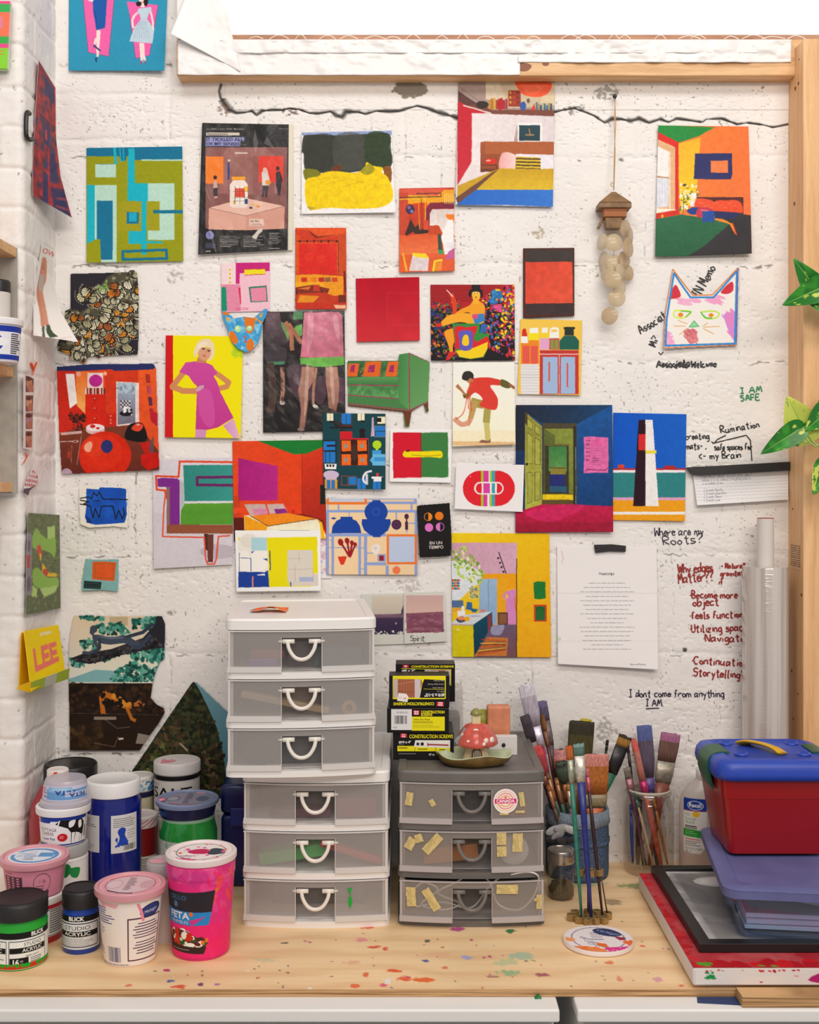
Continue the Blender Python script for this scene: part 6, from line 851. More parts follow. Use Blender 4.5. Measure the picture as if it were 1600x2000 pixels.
curled('leg_poster', 'white curled poster of long bare legs in dark shoes', 'poster', A, [[(83, 474), (106, 486)], [(74, 520), (104, 545)], [(65, 595), (120, 612)], [(65, 655), (152, 668)]], (-.108, -.166), (-.028, -.10), 'matte')
A = Art(42, 724, 74, 886, 'e6dcd8', 1.6)
for i, (y0, c_) in enumerate(((734, 'c08a72'), (772, 'cf9a80'), (806, 'b08a94'), (842, 'c08872'))): A.q(50, y0, 66, y0+32, ('6d5058', '7a5a5c', '8a7482', '8a5a54')[i]); A.e(57, y0+14, 6, 11, c_); A.e(60, y0+24, 6, 8, 'b87862'); A.e(56, y0+6, 6, 4, '5a3a30')
sheet('photo_strip', 'strip of four small photos stuck on the white brick pier', 'photo', A, ((46, 729), (66, 740), (62, 880), (46, 876)), 'gloss', b=3, face=faceL)
A = Art(40, 910, 84, 975, 'ece6e4', 2).v(0, 880, 3.225); A.keep([(205, 118), (240, 160), (245, 210), (215, 230), (190, 250), (178, 285), (145, 262), (160, 200)])
for i, s_ in enumerate(('PUT', 'YOUR', 'ASKING', 'BARING')): A.x(s_, (200, 180, 162, 152)[i], 142+i*26, 19, 'b84050', rot=10, bold=.03, sx=.8)
A.p([(150, 240), (190, 235), (225, 215), (190, 250), (178, 285), (145, 262)], '3c2e3c', .8)
sheet('sticker', 'small sticker with red capital letters and a dark curved band', 'sticker', A, ((45, 914), (77, 914), (77, 970), (45, 970)), 'matte', b=3, face=faceL)
A = Art(44, 995, 124, 1208, '66704a', 1.1).v(0, 880, 3.225); A.q(155, 390, 385, 1040, '6c764c', c2='5a6440'); A.d([(175, 395), (375, 405), (380, 990), (165, 1025)], ['7c8658', '525c38', '8a9464', '48522f'], 420, 5, 3, .7); G1 = '8fbc4c'; G2 = 'b4d478'; A.p([(300, 480), (345, 475), (348, 550), (300, 555)], G2); A.p([(205, 540), (230, 490), (262, 530), (300, 555), (350, 555), (345, 670), (310, 640), (250, 625), (208, 612)], G1, sm=True); A.p([(230, 600), (255, 590), (265, 640), (260, 695), (240, 660)], 'd0482c'); A.p([(250, 640), (262, 660), (262, 700), (252, 690)], 'f0c81c'); A.p([(265, 710), (290, 740), (310, 770), (355, 772), (350, 796), (290, 790), (268, 770)], 'e8bc1c', sm=True); A.e(285, 770, 18, 26, 'c8402c'); A.p([(205, 760), (240, 740), (300, 800), (360, 800), (368, 850), (300, 870), (215, 850)], G1, sm=True); A.p([(250, 870), (365, 850), (350, 890), (280, 925)], G2); A.p([(205, 850), (235, 870), (232, 920), (200, 922)], G2); A.q(168, 520, 200, 910, '9a8ea4', .8); A.q(170, 660, 190, 740, 'b8403c'); A.e(182, 600, 10, 40, '6a5a78'); A.e(182, 840, 10, 50, '6a5a78')
curled('shoe_page', 'narrow page of bright green shoes lying on grass', 'magazine page', A, [[(54, 1002), (116, 1006)], [(51, 1100), (117, 1105)], [(50, 1201), (118, 1188)]], (-.198, -.210), (-.004, -.014), 'gloss')
t = thing('paper_packet', 'folded yellow paper packet reading LEE with green base', 'packet', P(80, 1340, -.2)); o0 = t.location
def qd(name, pts, c, m, n=40):
    A_ = c; pts = [np.array(p, float) for p in pts]; v, u = np.meshgrid(np.linspace(0, 1, n), np.linspace(0, 1, n), indexing='ij'); u = u[..., None]; v = v[..., None]; q = (1-v)*((1-u)*pts[0]+u*pts[1])+v*((1-u)*pts[3]+u*pts[2])
    col, _ = A_.sample(A_.x0+u[..., 0]*(A_.x1-A_.x0), A_.y0+v[..., 0]*(A_.y1-A_.y0)); k = S*(D+q[..., 2])/D; V = np.stack([(q[..., 0]-800)*k-o0.x, q[..., 2]-o0.y, CZ+(HY-q[..., 1])*k-o0.z], -1)
    return link(name, gridmesh(name, V, col, None, (0, .0012, 0)), PM[m], t)
A = Art(0, 0, 80, 100, 'fbd016', 2); A.x('LEE', 42, 70, 36, 'ee7a68', bold=.05, cen=True, sx=.72); A.q(36, 8, 62, 14, 'e8dcb0'); A.noise(.04, 8, 2)
qd('front_flap', [(46, 1233, -.228), (114, 1220, -.04), (127, 1312, -.085), (60, 1352, -.258)], A, 'matte')
A = Art(0, 0, 40, 60, 'e8b40e', 1); qd('back_flap', [(41, 1236, -.220), (108, 1224, -.028), (122, 1318, -.05), (36, 1345, -.236)], A, 'matte')
A = Art(0, 0, 80, 20, 'b4cc48', 2); A.q(30, 0, 54, 20, 'cfd4c0'); qd('base_flap', [(62, 1332, -.262), (136, 1305, -.095), (133, 1326, -.080), (58, 1352, -.250)], A, 'matte')
A = Art(0, 0, 40, 20, 'eab80e', 1); qd('base_flap', [(36, 1340, -.238), (62, 1330, -.260), (58, 1353, -.250), (32, 1345, -.238)], A, 'matte')
bm = bmesh.new(); tube(bm, [PL(x, y, .006) for x, y in smoothline([(58, 222), (52, 222), (51, 262), (57, 272), (63, 272)], 5)], .0045, 8); tag(obj('wire_hook', bm, mat('1c1a1b', .4)), 'black bent hook behind the curling red and navy sheet', 'hook')
A = Art(-60, 0, 22, 140, 'f07858', 1).v(0, 0, 4); A.q(-250, 0, 90, 30, 'e8508c'); A.q(-250, 30, 90, 95, '3fae5a'); A.q(-250, 95, 90, 285, 'f0785a'); A.q(-20, 130, 25, 220, 'd88ac0', .6); A.q(-250, 285, 90, 340, '3fae4c'); A.q(-250, 340, 90, 375, 'e8508c'); A.q(-250, 375, 90, 545, '8ad43c'); A.l([(0, 395), (30, 398)], 6, 'e06a4c'); A.l([(0, 425), (30, 420)], 6, 'e06a4c')
A.q(-250, -240, 90, 0, 'e8508c')
def faceF(X, Y, off): y = YF-.004-off; k = S*(D+y)/D; return np.stack([(X-800)*k, y, CZ+(HY-Y)*k], -1)
sheet('neon_canvas', 'small neon green, orange and pink striped canvas on the white brick pier', 'artwork', A, ((-58, 2), (19, 2), (13, 134), (-58, 134)), 'paint', b=18, face=faceF, thick=14)
# ================================================================ THE WORKTOP AND WHAT STANDS UNDER IT
YT = ydep(1933)                                   # front edge of the plywood
def tabletop():
    xs = np.arange(-1.25, 1.2001, .003); yy = np.concatenate([np.arange(0.004, YT+.002, -.0026), [YT]]); Y, X = np.meshgrid(yy, xs, indexing='ij')
    w = fbm(X*1000, Y*1000, 260, 5, 3); band = .5+.5*np.sin((Y*1000+46*w*2+14*vnoise(X*1000, Y*1000, 90, 6))/19.0*1.9); fine = fbm(X*120, Y*1000, 9, 7, 3); c1 = np.array(lin('f8d8aa')); c2 = np.array(lin('dcac76')); t = np.clip(.40*band**1.6*(.45+w)+.5*(fine-.42), 0, 1)[..., None]
    col = c1*(1-t)+c2*t; col = col*(.93+.14*fbm(X*1000, Y*1000, 180, 9, 2)[..., None])
    def spl(px, py, rx, ry, c, a=.95, sd=0):
        p = T(px, py); k = pxm(p.y); r = np.hypot((X-p.x)/(rx*k), (Y-p.y)/(ry*k*2.6)); m = np.clip((1.05-r-(vnoise(X*1000, Y*1000, 6, sd+3)-.5)*.9)/.18, 0, 1)[..., None]*a; col[:] = col*(1-m)+np.array(lin(c))*m
    rs = random.Random(21)
    for d in ((325, 1895, 8, 3, 'c22a72'), (335, 1916, 7, 3, '4a6a9a'), (350, 1927, 19, 3, 'e0552c'), (392, 1922, 5, 3, '6a3a70'), (425, 1923, 6, 2, 'a87aa8'), (303, 1897, 3, 2, '1f3a2c'), (730, 1850, 14, 3, 'e4522a'), (752, 1853, 5, 3, 'e4522a'), (705, 1836, 10, 4, 'e8909c'), (766, 1896, 16, 3, 'ea5a28'), (715, 1905, 6, 5, 'ea6a3a'), (695, 1926, 9, 4, 'ee6a3a'), (748, 1924, 8, 3, 'e4607c'), (758, 1916, 6, 5, 'f0ece4'), (792, 1911, 14, 4, 'ee6030'), (825, 1914, 20, 4, 'ee6424'), (555, 1842, 8, 1.6, '4a4a42'), (895, 1815, 12, 4, 'c0448c'), (998, 1819, 10, 4, '1f7a4a'), (920, 1836, 4, 3, 'c23a6a'), (835, 1838, 5, 3, '4a5a4a'), (831, 1877, 7, 3, '4a5aa0'), (855, 1865, 30, 4, 'e8a890', .5), (912, 1870, 9, 4, 'a8a8d8'), (945, 1870, 5, 2, 'c23a78'), (957, 1868, 4, 2, 'c23a78'), (1018, 1867, 26, 7, '9ac0a8', .75), (990, 1880, 26, 6, 'b0c898', .65), (994, 1900, 20, 5, '86b888', .8), (1058, 1904, 14, 3, 'a84a60', .9), (960, 1908, 14, 2, '9a5a60', .7), (1190, 1880, 8, 3, 'e8824a'), (1210, 1912, 5, 6, 'e8906a'), (1285, 1913, 10, 4, 'd88aa8', .7), (1330, 1925, 5, 2, 'e4562c'), (1245, 1730, 34, 6, '7f9a5c', .8), (1130, 1727, 60, 5, '9ab488', .6), (1198, 1762, 18, 6, '6a5a4a', .6), (520, 1875, 24, 4, 'b8c89a', .5), (720, 1812, 14, 3, 'e0522c'), (1256, 1848, 4, 2, 'e4562c'), (250, 1925, 6, 3, 'e0705a'), (605, 1930, 4, 3, 'f0ece4'), (690, 1880, 16, 4, 'e8a48c', .6), (870, 1890, 6, 3, 'e27a4a')):
        spl(d[0], d[1], d[2], d[3], d[4], d[5] if len(d) > 5 else .95, int(d[0]))
    for i in range(105): spl(rs.uniform(330, 1400), 1715+215*rs.random()**.6, rs.uniform(1, 3.2), rs.uniform(.8, 1.8), rs.choice(['c2452c', '3a3a3a', 'c8508c', '3f7a54', 'd8703c', '5a5a9a', 'f0ece4', '4a3426', '4a3426', '8a5a34']), .85, i)
    V = np.stack([X, Y, TZ+0*X], -1); o = link('worktop', gridmesh('worktop', V, col), vmat('plywood_top', .48, .12, 260)); tag(o, 'plywood worktop with paint splatters running along the white brick and block wall', 'worktop')
    bm = bmesh.new(); box(bm, -1.25, 1.2, YT+.0004, .004, TZ-.0115, TZ-.0008, .0008)
    ply = bpy.data.materials.new('plywood_edge'); ply.use_nodes = True; N = ply.node_tree.nodes; L = ply.node_tree.links; tc = N.new('ShaderNodeTexCoord'); mp = N.new('ShaderNodeMapping'); mp.inputs['Scale'].default_value = (6, 6, 420); n = N.new('ShaderNodeTexNoise'); n.inputs['Scale'].default_value = 1.0; n.inputs['Detail'].default_value = 5; r = N.new('ShaderNodeValToRGB'); r.color_ramp.elements[0].position = .38; r.color_ramp.elements[0].color = (*lin('8a6238'), 1); r.color_ramp.elements[1].position = .6; r.color_ramp.elements[1].color = (*lin('d3a877'), 1)
    L.new(tc.outputs['Object'], mp.inputs[0]); L.new(mp.outputs[0], n.inputs['Vector']); L.new(n.outputs['Fac'], r.inputs[0]); L.new(r.outputs[0], N['Principled BSDF'].inputs['Base Color']); N['Principled BSDF'].inputs['Roughness'].default_value = .7; _m['ply'] = ply
    obj('plywood_core', bm, ply, o)
tabletop()
ZC = TZ-.0118
def cabinet(label, x0, x1, px_lip=None):
    t = thing('drawer_cabinet', label, 'cabinet', ((x0+x1)/2, -.33, 0)); w = (x1-x0)/2; CW = mat('efeeec', .38, bump=.04, bscale=30); yf = -.655+.33
    bm = bmesh.new(); box(bm, -w, w, yf, .30, ZC-.020, ZC, .0035, 3); obj('cabinet_top', bm, CW, t)
    bm = bmesh.new(); box(bm, -w+.006, w-.006, yf+.028, .295, .02, ZC-.0205, .002); obj('body', bm, CW, t)
    for i in range(3):
        z1 = ZC-.026-i*.225; bm = bmesh.new(); box(bm, -w+.010, w-.010, yf+.006, yf+.0275, z1-.217, z1, .003, 3); d = obj('drawer', bm, CW, t)
        bm = bmesh.new(); tube(bm, smoothline([(-.06, yf+.006, z1-.1), (-.055, yf-.018, z1-.1), (.055, yf-.018, z1-.1), (.06, yf+.006, z1-.1)], 5), .005, 10); obj('handle', bm, mat('b8b6b2', .3, 1.0), d, True)
    return t
xg0 = P(1093, 1990, -.65).x; xg1 = P(1127, 1990, -.65).x
cabinet('white drawer cabinet under the worktop, the wide one below the pots and drawers', -1.15, xg0); cab2 = cabinet('white drawer cabinet under the worktop, past the dark gap', xg1, 1.05)
bm = bmesh.new(); a = P(1447, 1953, -.64); box(bm, a.x, .70, -.648, YT-.002, ZC+.0002, ZC+.0172, .0015); tag(obj('wood_offcut', bm, _m['ply']), 'plywood offcut lying under the front edge of the red canvas', 'board')
bm = bmesh.new(); a = P(1362, 1955, -.63); b = P(1444, 1955, -.63); prism(bm, [(a.x, -.632), (b.x+.001, -.640), (b.x, YT-.001), (a.x+.004, YT-.001)], .0006, ZC+.0003); obj('blue_tape', bm, mat('27406f', .5), cab2).matrix_parent_inverse = cab2.matrix_world.inverted() if False else Matrix.Translation(-cab2.location)
def blob(name, label, cat, px, py, y, pts, c, t=.006):
    o = P(px, py, y); bm = bmesh.new(); prism(bm, pts, t); me_ = bm
    for v in bm.verts: v.co = Vector((v.co.x, -v.co.z, v.co.y))
    bmesh.ops.bevel(bm, geom=bm.edges[:], offset=t*.35, segments=2, affect='EDGES'); q = obj(name, bm, mat(c, .35), None, True); q.location = o; return tag(q, label, cat)
blob('paint_drip', 'dried green paint drip over the white cabinet edge near the dark gap', 'paint', 1050, 1955, YT-.0008, smoothline([(0, .013), (.007, .004), (.012, -.006), (.015, -.012), (.006, -.011), (-.004, -.013), (-.014, -.012), (-.008, -.005), (-.006, .003)], 3, True), '1f7a48')
# ================================================================ POTS IN THE CORNER
def spot(px, pyb, w, z0=TZ):
    yf = ydep(pyb, z0); r = w/2*pxm(yf)
    for _ in range(4): r = w/2*pxm(yf+r)
    return P(px, 930, yf+r).x, yf+r, r
def zat(py, y): return CZ+(HY-py)*pxm(y)
def pot(name, label, cat, x, y, z0, prof, m, lid=None, lm=None, bot=True, lidname='lid', rim=.0):
    t = thing(name, label, cat, (x, y, z0)); bm = bmesh.new(); p = [(0, prof[0][1]), (prof[0][0]*.96, prof[0][1])]+list(prof); lathe(bm, p, 56); obj('body', bm, m, t, auto=35)
    if lid: bm = bmesh.new(); lathe(bm, lid, 56); obj(lidname, bm, lm, t, auto=35)
    zs = [q[1] for q in prof]; rr = [q[0] for q in prof]; t['h'] = 0; del t['h']; return t, (lambda z: float(np.interp(z, zs, rr)))
def caplid(r, z0, z1, ridge=.0, cham=.003): return [(r*.96, z0), (r, z0+.0008), (r, z1-cham), (r-cham*.4, z1-cham*.4), (r-cham, z1), (r*.9, z1), (r*.86, z1-ridge), (0, z1-ridge)]
def rimlid(r, z1, drop=.010, dish=.003): return [(r*.93, z1-drop), (r*.985, z1-drop), (r, z1-drop+.002), (r, z1-.002), (r-.002, z1), (r*.90, z1), (r*.87, z1-dish), (0, z1-dish)]
def disc(name, art, r, z, parent, m='gloss', n=70, cx=0, cy=0):
    v, u = np.meshgrid(np.linspace(-1, 1, n), np.linspace(-1, 1, n), indexing='ij'); c, _ = art.sample(art.x0+(u+1)/2*(art.x1-art.x0), art.y0+(v+1)/2*(art.y1-art.y0)); V = np.stack([cx+u*r, cy-v*r, 0*u+z], -1); return link(name, gridmesh(name, V, c, np.hypot(u, v) <= 1.0), PM[m] if isinstance(m, str) else m, parent)
PLW = mat('eeeae6', .35); BLK = mat('1b191a', .4); Z0 = TZ
x, y, r = spot(37, 1899, 110); zt = zat(1750, y)-Z0; zl = zt-.029
t, R = pot('paint_jar', 'green acrylic paint jar with black lid at the front of the pots', 'paint jar', x, y, Z0, [(r*.93, 0), (r*.985, .004), (r*.985, zl-.008), (r*.9, zl-.002), (r*.9, zl+.004)], mat('23a32e', .25), caplid(r, zl, zt, .001, .006), mat('211e20', .5, bump=.25, bscale=90))
A = Art(0, 0, 300, 100, 'e9eae6', 1.2); A.q(0, 0, 300, 17, '1c1c1c'); A.x('BLICK', 214, 13, 10.5, 'e9eae6', bold=.04, sx=1.15); A.q(0, 17, 300, 19, 'e9eae6')
for x0 in (20, 148): A.frame(x0, 23, x0+120, 92, 2, '20324a'); A.x('STUDIO', x0+72, 37, 9, '2a2c30', cen=True, sx=1.25); A.q(x0+2, 41, x0+118, 56, '1c1c1c'); A.x('ACRYLIC', x0+72, 53, 9.5, 'e9eae6', cen=True, bold=.02, sx=1.2); A.q(x0+2, 62, x0+118, 90, 'e9eae6'); A.q(x0+2, 68, x0+58, 90, '1c1c1c'); A.x('16', x0+8, 87, 15, 'e9eae6', bold=.04); A.x('oz', x0+32, 80, 7, 'e9eae6'); A.x('473 ml', x0+32, 88, 5, 'e9eae6'); A.lines(x0+64, 72, x0+114, 4, 5, '3a3a3e', 2, x0)
A.x('GREEN LIGHT', 196, 67, 5, '2a2c30')
patch('label', A, R, zl-.076, zl-.016, -190, 10, t); A = Art(0, 0, 300, 12, 'c23a1c', 1); A.d([(0, 0), (300, 0), (300, 3), (0, 3)], ['23a32e'], 60, 5, 3); patch('paint_drip', A, R, .0035, .012, -190, 10, t, lift=.0004)
x, y, r = spot(159, 1866, 73); zt = zat(1731, y)-Z0; zl = zt-.030
t, R = pot('paint_jar', 'blue acrylic paint jar with black lid between the green jar and white tub', 'paint jar', x, y, Z0, [(r*.93, 0), (r*.985, .004), (r*.985, zl-.008), (r*.9, zl-.002), (r*.9, zl+.004)], mat('1c3f9e', .25), caplid(r, zl, zt, .001, .006), mat('211e20', .5, bump=.25, bscale=90))
A = Art(0, 0, 150, 86, 'd9dadc', 1.6); A.q(0, 0, 150, 15, '1c1c1c'); A.x('BLICK', 75, 12, 10, 'e9eae6', bold=.04, cen=True, sx=1.15); A.q(0, 15, 150, 17, 'e9eae6'); A.frame(14, 20, 140, 80, 2.4, '20324a'); A.x('STUDIO', 76, 36, 10, '3a3c46', cen=True, sx=1.5); A.q(15, 40, 139, 54, '1c1c1c'); A.x('ACRYLIC', 76, 51, 9, 'e9eae6', cen=True, bold=.02, sx=1.5); A.lines(20, 59, 134, 5, 4.2, '70747c', 1.6, 4)
patch('label', A, R, zl-.066, zl-.010, -172, -8, t)
x, y, r = spot(255, 1891, 100); zt = zat(1724, y)-Z0; rt = 69*pxm(y)
t, R = pot('food_tub', 'white food tub with blue print and pink stained lid', 'tub', x, y, Z0, [(r*.95, 0), (r, .004), (rt*.90, zt-.016), (rt*.93, zt-.012), (rt*.93, zt-.004)], mat('efe3dc', .4), rimlid(rt, zt, .013), haze('e8a4b0', .12, .3, 'k'))
A = Art(0, 0, 190, 140, 'efe3dc', 1.6); A.lines(10, 12, 82, 7, 5.5, '3a3f80', 2.6, 3); A.lines(10, 54, 52, 4, 5.5, '6a6ea0', 2, 4); A.lines(10, 104, 40, 4, 5, '5a5e98', 2, 5); A.frame(108, 34, 186, 128, 3, '5a3440'); A.lines(118, 46, 184, 6, 6.2, '4a3050', 2.4, 8, .9, True); A.lines(118, 88, 184, 5, 6.2, '4a3050', 2.4, 9, .9, True); A.bars(56, 98, 92, 132, '2c3468', 12); A.e(158, 20, 26, 15, '26305e', 1, -8); A.e(158, 20, 23, 12.5, '33407c', 1, -8); A.x('Michigan', 158, 24, 7, 'e8e4f0', rot=-8, cen=True, sx=.9); A.p([(40, 0), (90, 0), (84, 10), (60, 6), (50, 14)], 'e89aa8', .8); A.l([(128, 2), (136, 22), (140, 40)], 6, 'ea8fa2'); A.lines(20, 137, 150, 1, 4, '6a6a90', 2, 7)
patch('label', A, R, .003, zt-.018, -178, -8, t)
A = Art(0, 0, 100, 100, 'e6b4bc', 1.4); A.e(50, 50, 47, 47, 'e29aa8'); A.e(50, 50, 41, 41, '5a4450'); A.e(50, 50, 40, 40, 'dcbcc2'); A.lines(44, 20, 58, 12, 5, '6a5662', 2.5, 3); A.e(24, 50, 14, 22, 'cfa4ae'); A.e(24, 50, 11, 18, 'e0c0c8'); A.e(78, 50, 12, 20, 'cfa4ae'); A.l([(12, 28), (30, 14), (52, 8)], 3, 'c84a4a'); A.l([(20, 80), (40, 90), (62, 92)], 4, '3a3a44')
disc('lid_print', A, rt*.86, zt-.0026, t)
x, y, r = spot(393, 1879, 112); zt = zat(1660, y)-Z0; rt = 69*pxm(y)
t, R = pot('food_tub', 'tall hot pink paint tub with feta label and white splattered lid', 'tub', x, y, Z0, [(r*.94, 0), (r, .006), (rt*.93, zt-.038), (rt*.955, zt-.034), (rt*.965, zt-.004)], mat('e3307f', .3, vary=.12, bscale=60), rimlid(rt, zt, .012), mat('eedfe0', .35))
A = Art(0, 0, 190, 240, 'e3307f', 1.3); A.d([(0, 0), (190, 0), (190, 40), (0, 30)], ['e8408c', 'd42a78', 'f06aa0', 'c03a8c'], 70, 12, 3, .5); A.d([(110, 10), (190, 10), (190, 230), (130, 230)], ['f0246c', 'e84a94', 'f05a3c', 'ee2f78'], 60, 7, 4, .6, 2.5, 80); A.p([(60, 150), (190, 150), (190, 236), (20, 236)], 'f0286e', .7)
A.p([(8, 66), (136, 60), (136, 66), (130, 116), (10, 112)], '2f2a30'); A.x('CELLO', 34, 84, 11, '3a7fb8', sx=.95); A.e(52, 97, 7, 9, '3a5a80'); A.x('2', 49, 101, 8, 'a8c0d8'); A.p([(10, 112), (130, 116), (124, 150), (12, 150)], '2f86c8'); A.x('FETA', 32, 134, 17, 'e2dce4', bold=.03, sx=.95); A.x('CRUMBLES', 32, 147, 8, 'e2c8d8', sx=.9); A.p([(82, 138), (118, 126), (90, 150)], 'e3307f', .9); A.p([(22, 180), (70, 172), (120, 196), (114, 226), (24, 220)], '4a2420'); A.d([(26, 178), (70, 166), (118, 192), (110, 204), (28, 200)], ['efe8dc', 'f4efe4', 'c8301c', '5a2a2a', 'd84a2c', '2f5a2a'], 70, 6, 5); A.p([(24, 204), (120, 208), (114, 226), (26, 222)], '3a2a26'); A.lines(34, 216, 106, 1, 4, 'b8a89c', 2)
for x_, y_ in ((88, 120), (120, 190), (140, 60), (112, 196)): A.e(x_, y_, 4, 6, 'e8702c')
patch('label', A, R, .004, zt-.014, -176, -8, t)
A = Art(0, 0, 100, 100, 'eee2e0', 1.4); A.e(50, 50, 40, 40, '2f3a4c'); A.e(50, 50, 38.5, 38.5, 'efe6e4'); A.p([(28, 52), (38, 40), (56, 38), (66, 48), (58, 62), (40, 62)], 'c8205c', sm=True); A.p([(66, 34), (84, 38), (88, 56), (74, 66), (62, 60)], '3a4450', sm=True); A.lines(20, 72, 50, 3, 6, '6a5a70', 2.5, 3); A.d([(5, 5), (95, 5), (95, 95), (5, 95)], ['e83a84', 'f06aa0', 'e8702c', 'c03a8c'], 36, 2.4, 6); A.d([(8, 80), (60, 92), (50, 99), (20, 95)], ['e0307f'], 20, 4, 7)
disc('lid_print', A, rt*.88, zt-.0026, t)
xf, yf_, rf = spot(68, 1851, 112); ze = zat(1758, yf_-.045); zl = ze-Z0
t, R = pot('paint_pot', 'red paint pot with white ingredient label, under the shallow pink tub', 'paint pot', xf, yf_, Z0, [(rf*.93, 0), (rf*.96, .003), (rf*.99, zl-.014), (rf*.95, zl-.01)], mat('b3202a', .35), rimlid(rf*1.02, zl, .013), mat('ebe2e0', .4))
A = Art(0, 0, 160, 60, 'e4e0dc', 1.4); A.lines(6, 6, 74, 10, 5, '3a3638', 2.6, 3); A.lines(84, 6, 156, 10, 5, '3a3638', 2.6, 4); A.frame(2, 2, 158, 58, 1.5, '4a4446'); patch('label', A, R, .012, zl-.020, -100, 10, t)
rt = 66*pxm(yf_); zt = zat(1668, yf_)-ze
t, R = pot('food_tub', 'shallow pink paint tub with blue and white printed lid', 'tub', xf, yf_, ze, [(rt*.76, 0), (rt*.80, .003), (rt*.90, zt-.012), (rt*.93, zt-.004)], mat('d98aa2', .35), rimlid(rt, zt, .012), haze('e6a2b0', .12, .3, 'k'))
A = Art(0, 0, 200, 56, 'd98aa2', 1.5); A.bars(36, 12, 94, 52, '5a3448', 3); [A.q(36, 12+k*5, 94, 14.5+k*5, '5a3a4c') for k in range(8)]; A.x('ASIA', 10, 50, 9, '4a2a3c', rot=-90, bold=.03); A.e(142, 26, 22, 20, '5a4450'); A.e(142, 26, 20.5, 18.5, 'd98aa2'); A.x('1 lb', 142, 26, 8, '4a3440', cen=True); A.lines(128, 32, 156, 2, 5, '6a4a58', 2); A.p([(100, 50), (160, 42), (160, 56), (98, 56)], '4a3c44'); A.lines(40, 6, 80, 1, 3, '6a4a5c', 1.6); patch('label', A, R, .003, zt-.014, -168, -14, t)
A = Art(0, 0, 100, 100, 'e4a8b4', 1.4); A.e(50, 50, 44, 42, 'e8e6ea'); A.e(50, 50, 40, 38, '5a8ec8'); A.e(50, 50, 33, 31, 'dfe4ee'); A.q(56, 34, 82, 56, '5a9ad0'); A.lines(36, 30, 54, 8, 6, '5a6a90', 2.6, 3); A.d([(14, 40), (40, 30), (40, 70), (20, 64)], ['b8c4dc', 'd8dce8'], 20, 5, 3); disc('lid_print', A, rt*.87, zt-.0026, t)
x, y, r = spot(221, 1768, 108); zt = zat(1519, y)-Z0; zl = zt-.029
t, R = pot('paint_jar', 'tall dark blue paint jar with white lid and two white labels', 'paint jar', x, y, Z0, [(r*.96, 0), (r, .006), (r, zl-.012), (r*.92, zl-.003), (r*.92, zl+.004)], mat('0e1d7c', .12, coat=.4), caplid(r*.965, zl, zt, .0012, .004), mat('eeedee', .35))
zA = zat(1668, y-r)-Z0; zB = zat(1594, y-r)-Z0
A = Art(0, 0, 44, 78, 'd6d4d6', 2); A.lines(4, 8, 40, 5, 4, '5a5a64', 1.3, 3); A.lines(4, 58, 38, 4, 4, '6a6a70', 1.2, 4); patch('label', A, R, zA+.002, zB, -166, -104, t)
A = Art(0, 0, 62, 78, 'd9d8da', 2); A.lines(5, 8, 56, 5, 4, '5a5a64', 1.3, 5); A.p([(14, 34), (22, 26), (32, 30), (30, 42), (36, 56), (26, 64), (16, 60), (18, 46)], '2444b0', sm=True); A.d([(10, 50), (36, 50), (34, 66), (10, 66)], ['2a4ab8'], 14, 2.4, 3); A.lines(36, 34, 58, 4, 5, '6a6a70', 1.2, 6); A.bars(28, 62, 58, 74, '1c1c20', 12); patch('label', A, R, zA, zB, -80, -22, t)
x, y = P(111, 930, -.182).x+.002, -.182; r = .054; zt = zat(1501, y)-Z0
t, R = pot('paint_jug', 'cloudy red paint jug with paint-smeared white cap', 'jug', x, y, Z0, [(r*.93, 0), (r, .006), (r, zt*.60), (r*.93, zt*.72), (r*.62, zt*.86), (r*.36, zt-.022), (r*.34, zt-.016)], mat('a32735', .3), caplid(.0205, zt-.022, zt, .001, .002), mat('ebe4e0', .4), lidname='cap')
A = Art(0, 0, 80, 26, 'ece6e2', 1.6); A.d([(20, 2), (76, 2), (76, 22), (30, 20)], ['c8301c', 'e8702c', 'eeb41c', 'ece6e2', 'c8301c'], 24, 4, 3); patch('paint_smear', A, lambda z: .0205, zt-.019, zt-.002, -175, -5, t)
y = -.062; x = P(138, 930, y).x; r = 51*pxm(y); zt = zat(1489, y)-Z0; zl = zt-.026
t, R = pot('storage_jar', 'wide jar with a flat black lid against the back wall', 'jar', x, y, Z0, [(r*.94, 0), (r*.97, .005), (r*.97, zl)], mat('3a2a2e', .3), caplid(r, zl, zt, .0015, .004), mat('1c1a1c', .38))
y = -.29; x = P(124, 930, y).x; k = pxm(y); zq = zat(1657, y-.045); zc_ = zat(1568, y); r = 50*k
t, R = pot('paint_jar', 'white jar with green drips and purple band under the cottage cheese tub', 'jar', x, y, Z0, [(.042, 0), (.0445, .005), (.0445, zq-Z0-.026), (.040, zq-Z0-.02)], mat('e6e2e2', .35), caplid(.0445, zq-Z0-.021, zq-Z0, .001, .003), mat('a7a5a6', .4))
A = Art(0, 0, 150, 96, 'e4e2e2', 1.4); A.q(0, 50, 150, 78, '6a2f8c'); A.q(0, 50, 150, 54, '2f8a4c'); A.p([(70, 0), (96, 0), (104, 14), (94, 26), (84, 30), (82, 60), (78, 90), (74, 60), (72, 30)], '1f7a3c', sm=True); A.p([(100, 10), (126, 12), (120, 30), (104, 26)], '2a8c48', sm=True); A.lines(92, 84, 146, 2, 5, '5a5a60', 2); A.x('0', 112, 72, 14, 'e4e2e2', bold=.03); patch('label', A, R, .018, zq-Z0-.030, -160, -10, t)
zt = zc_-zq
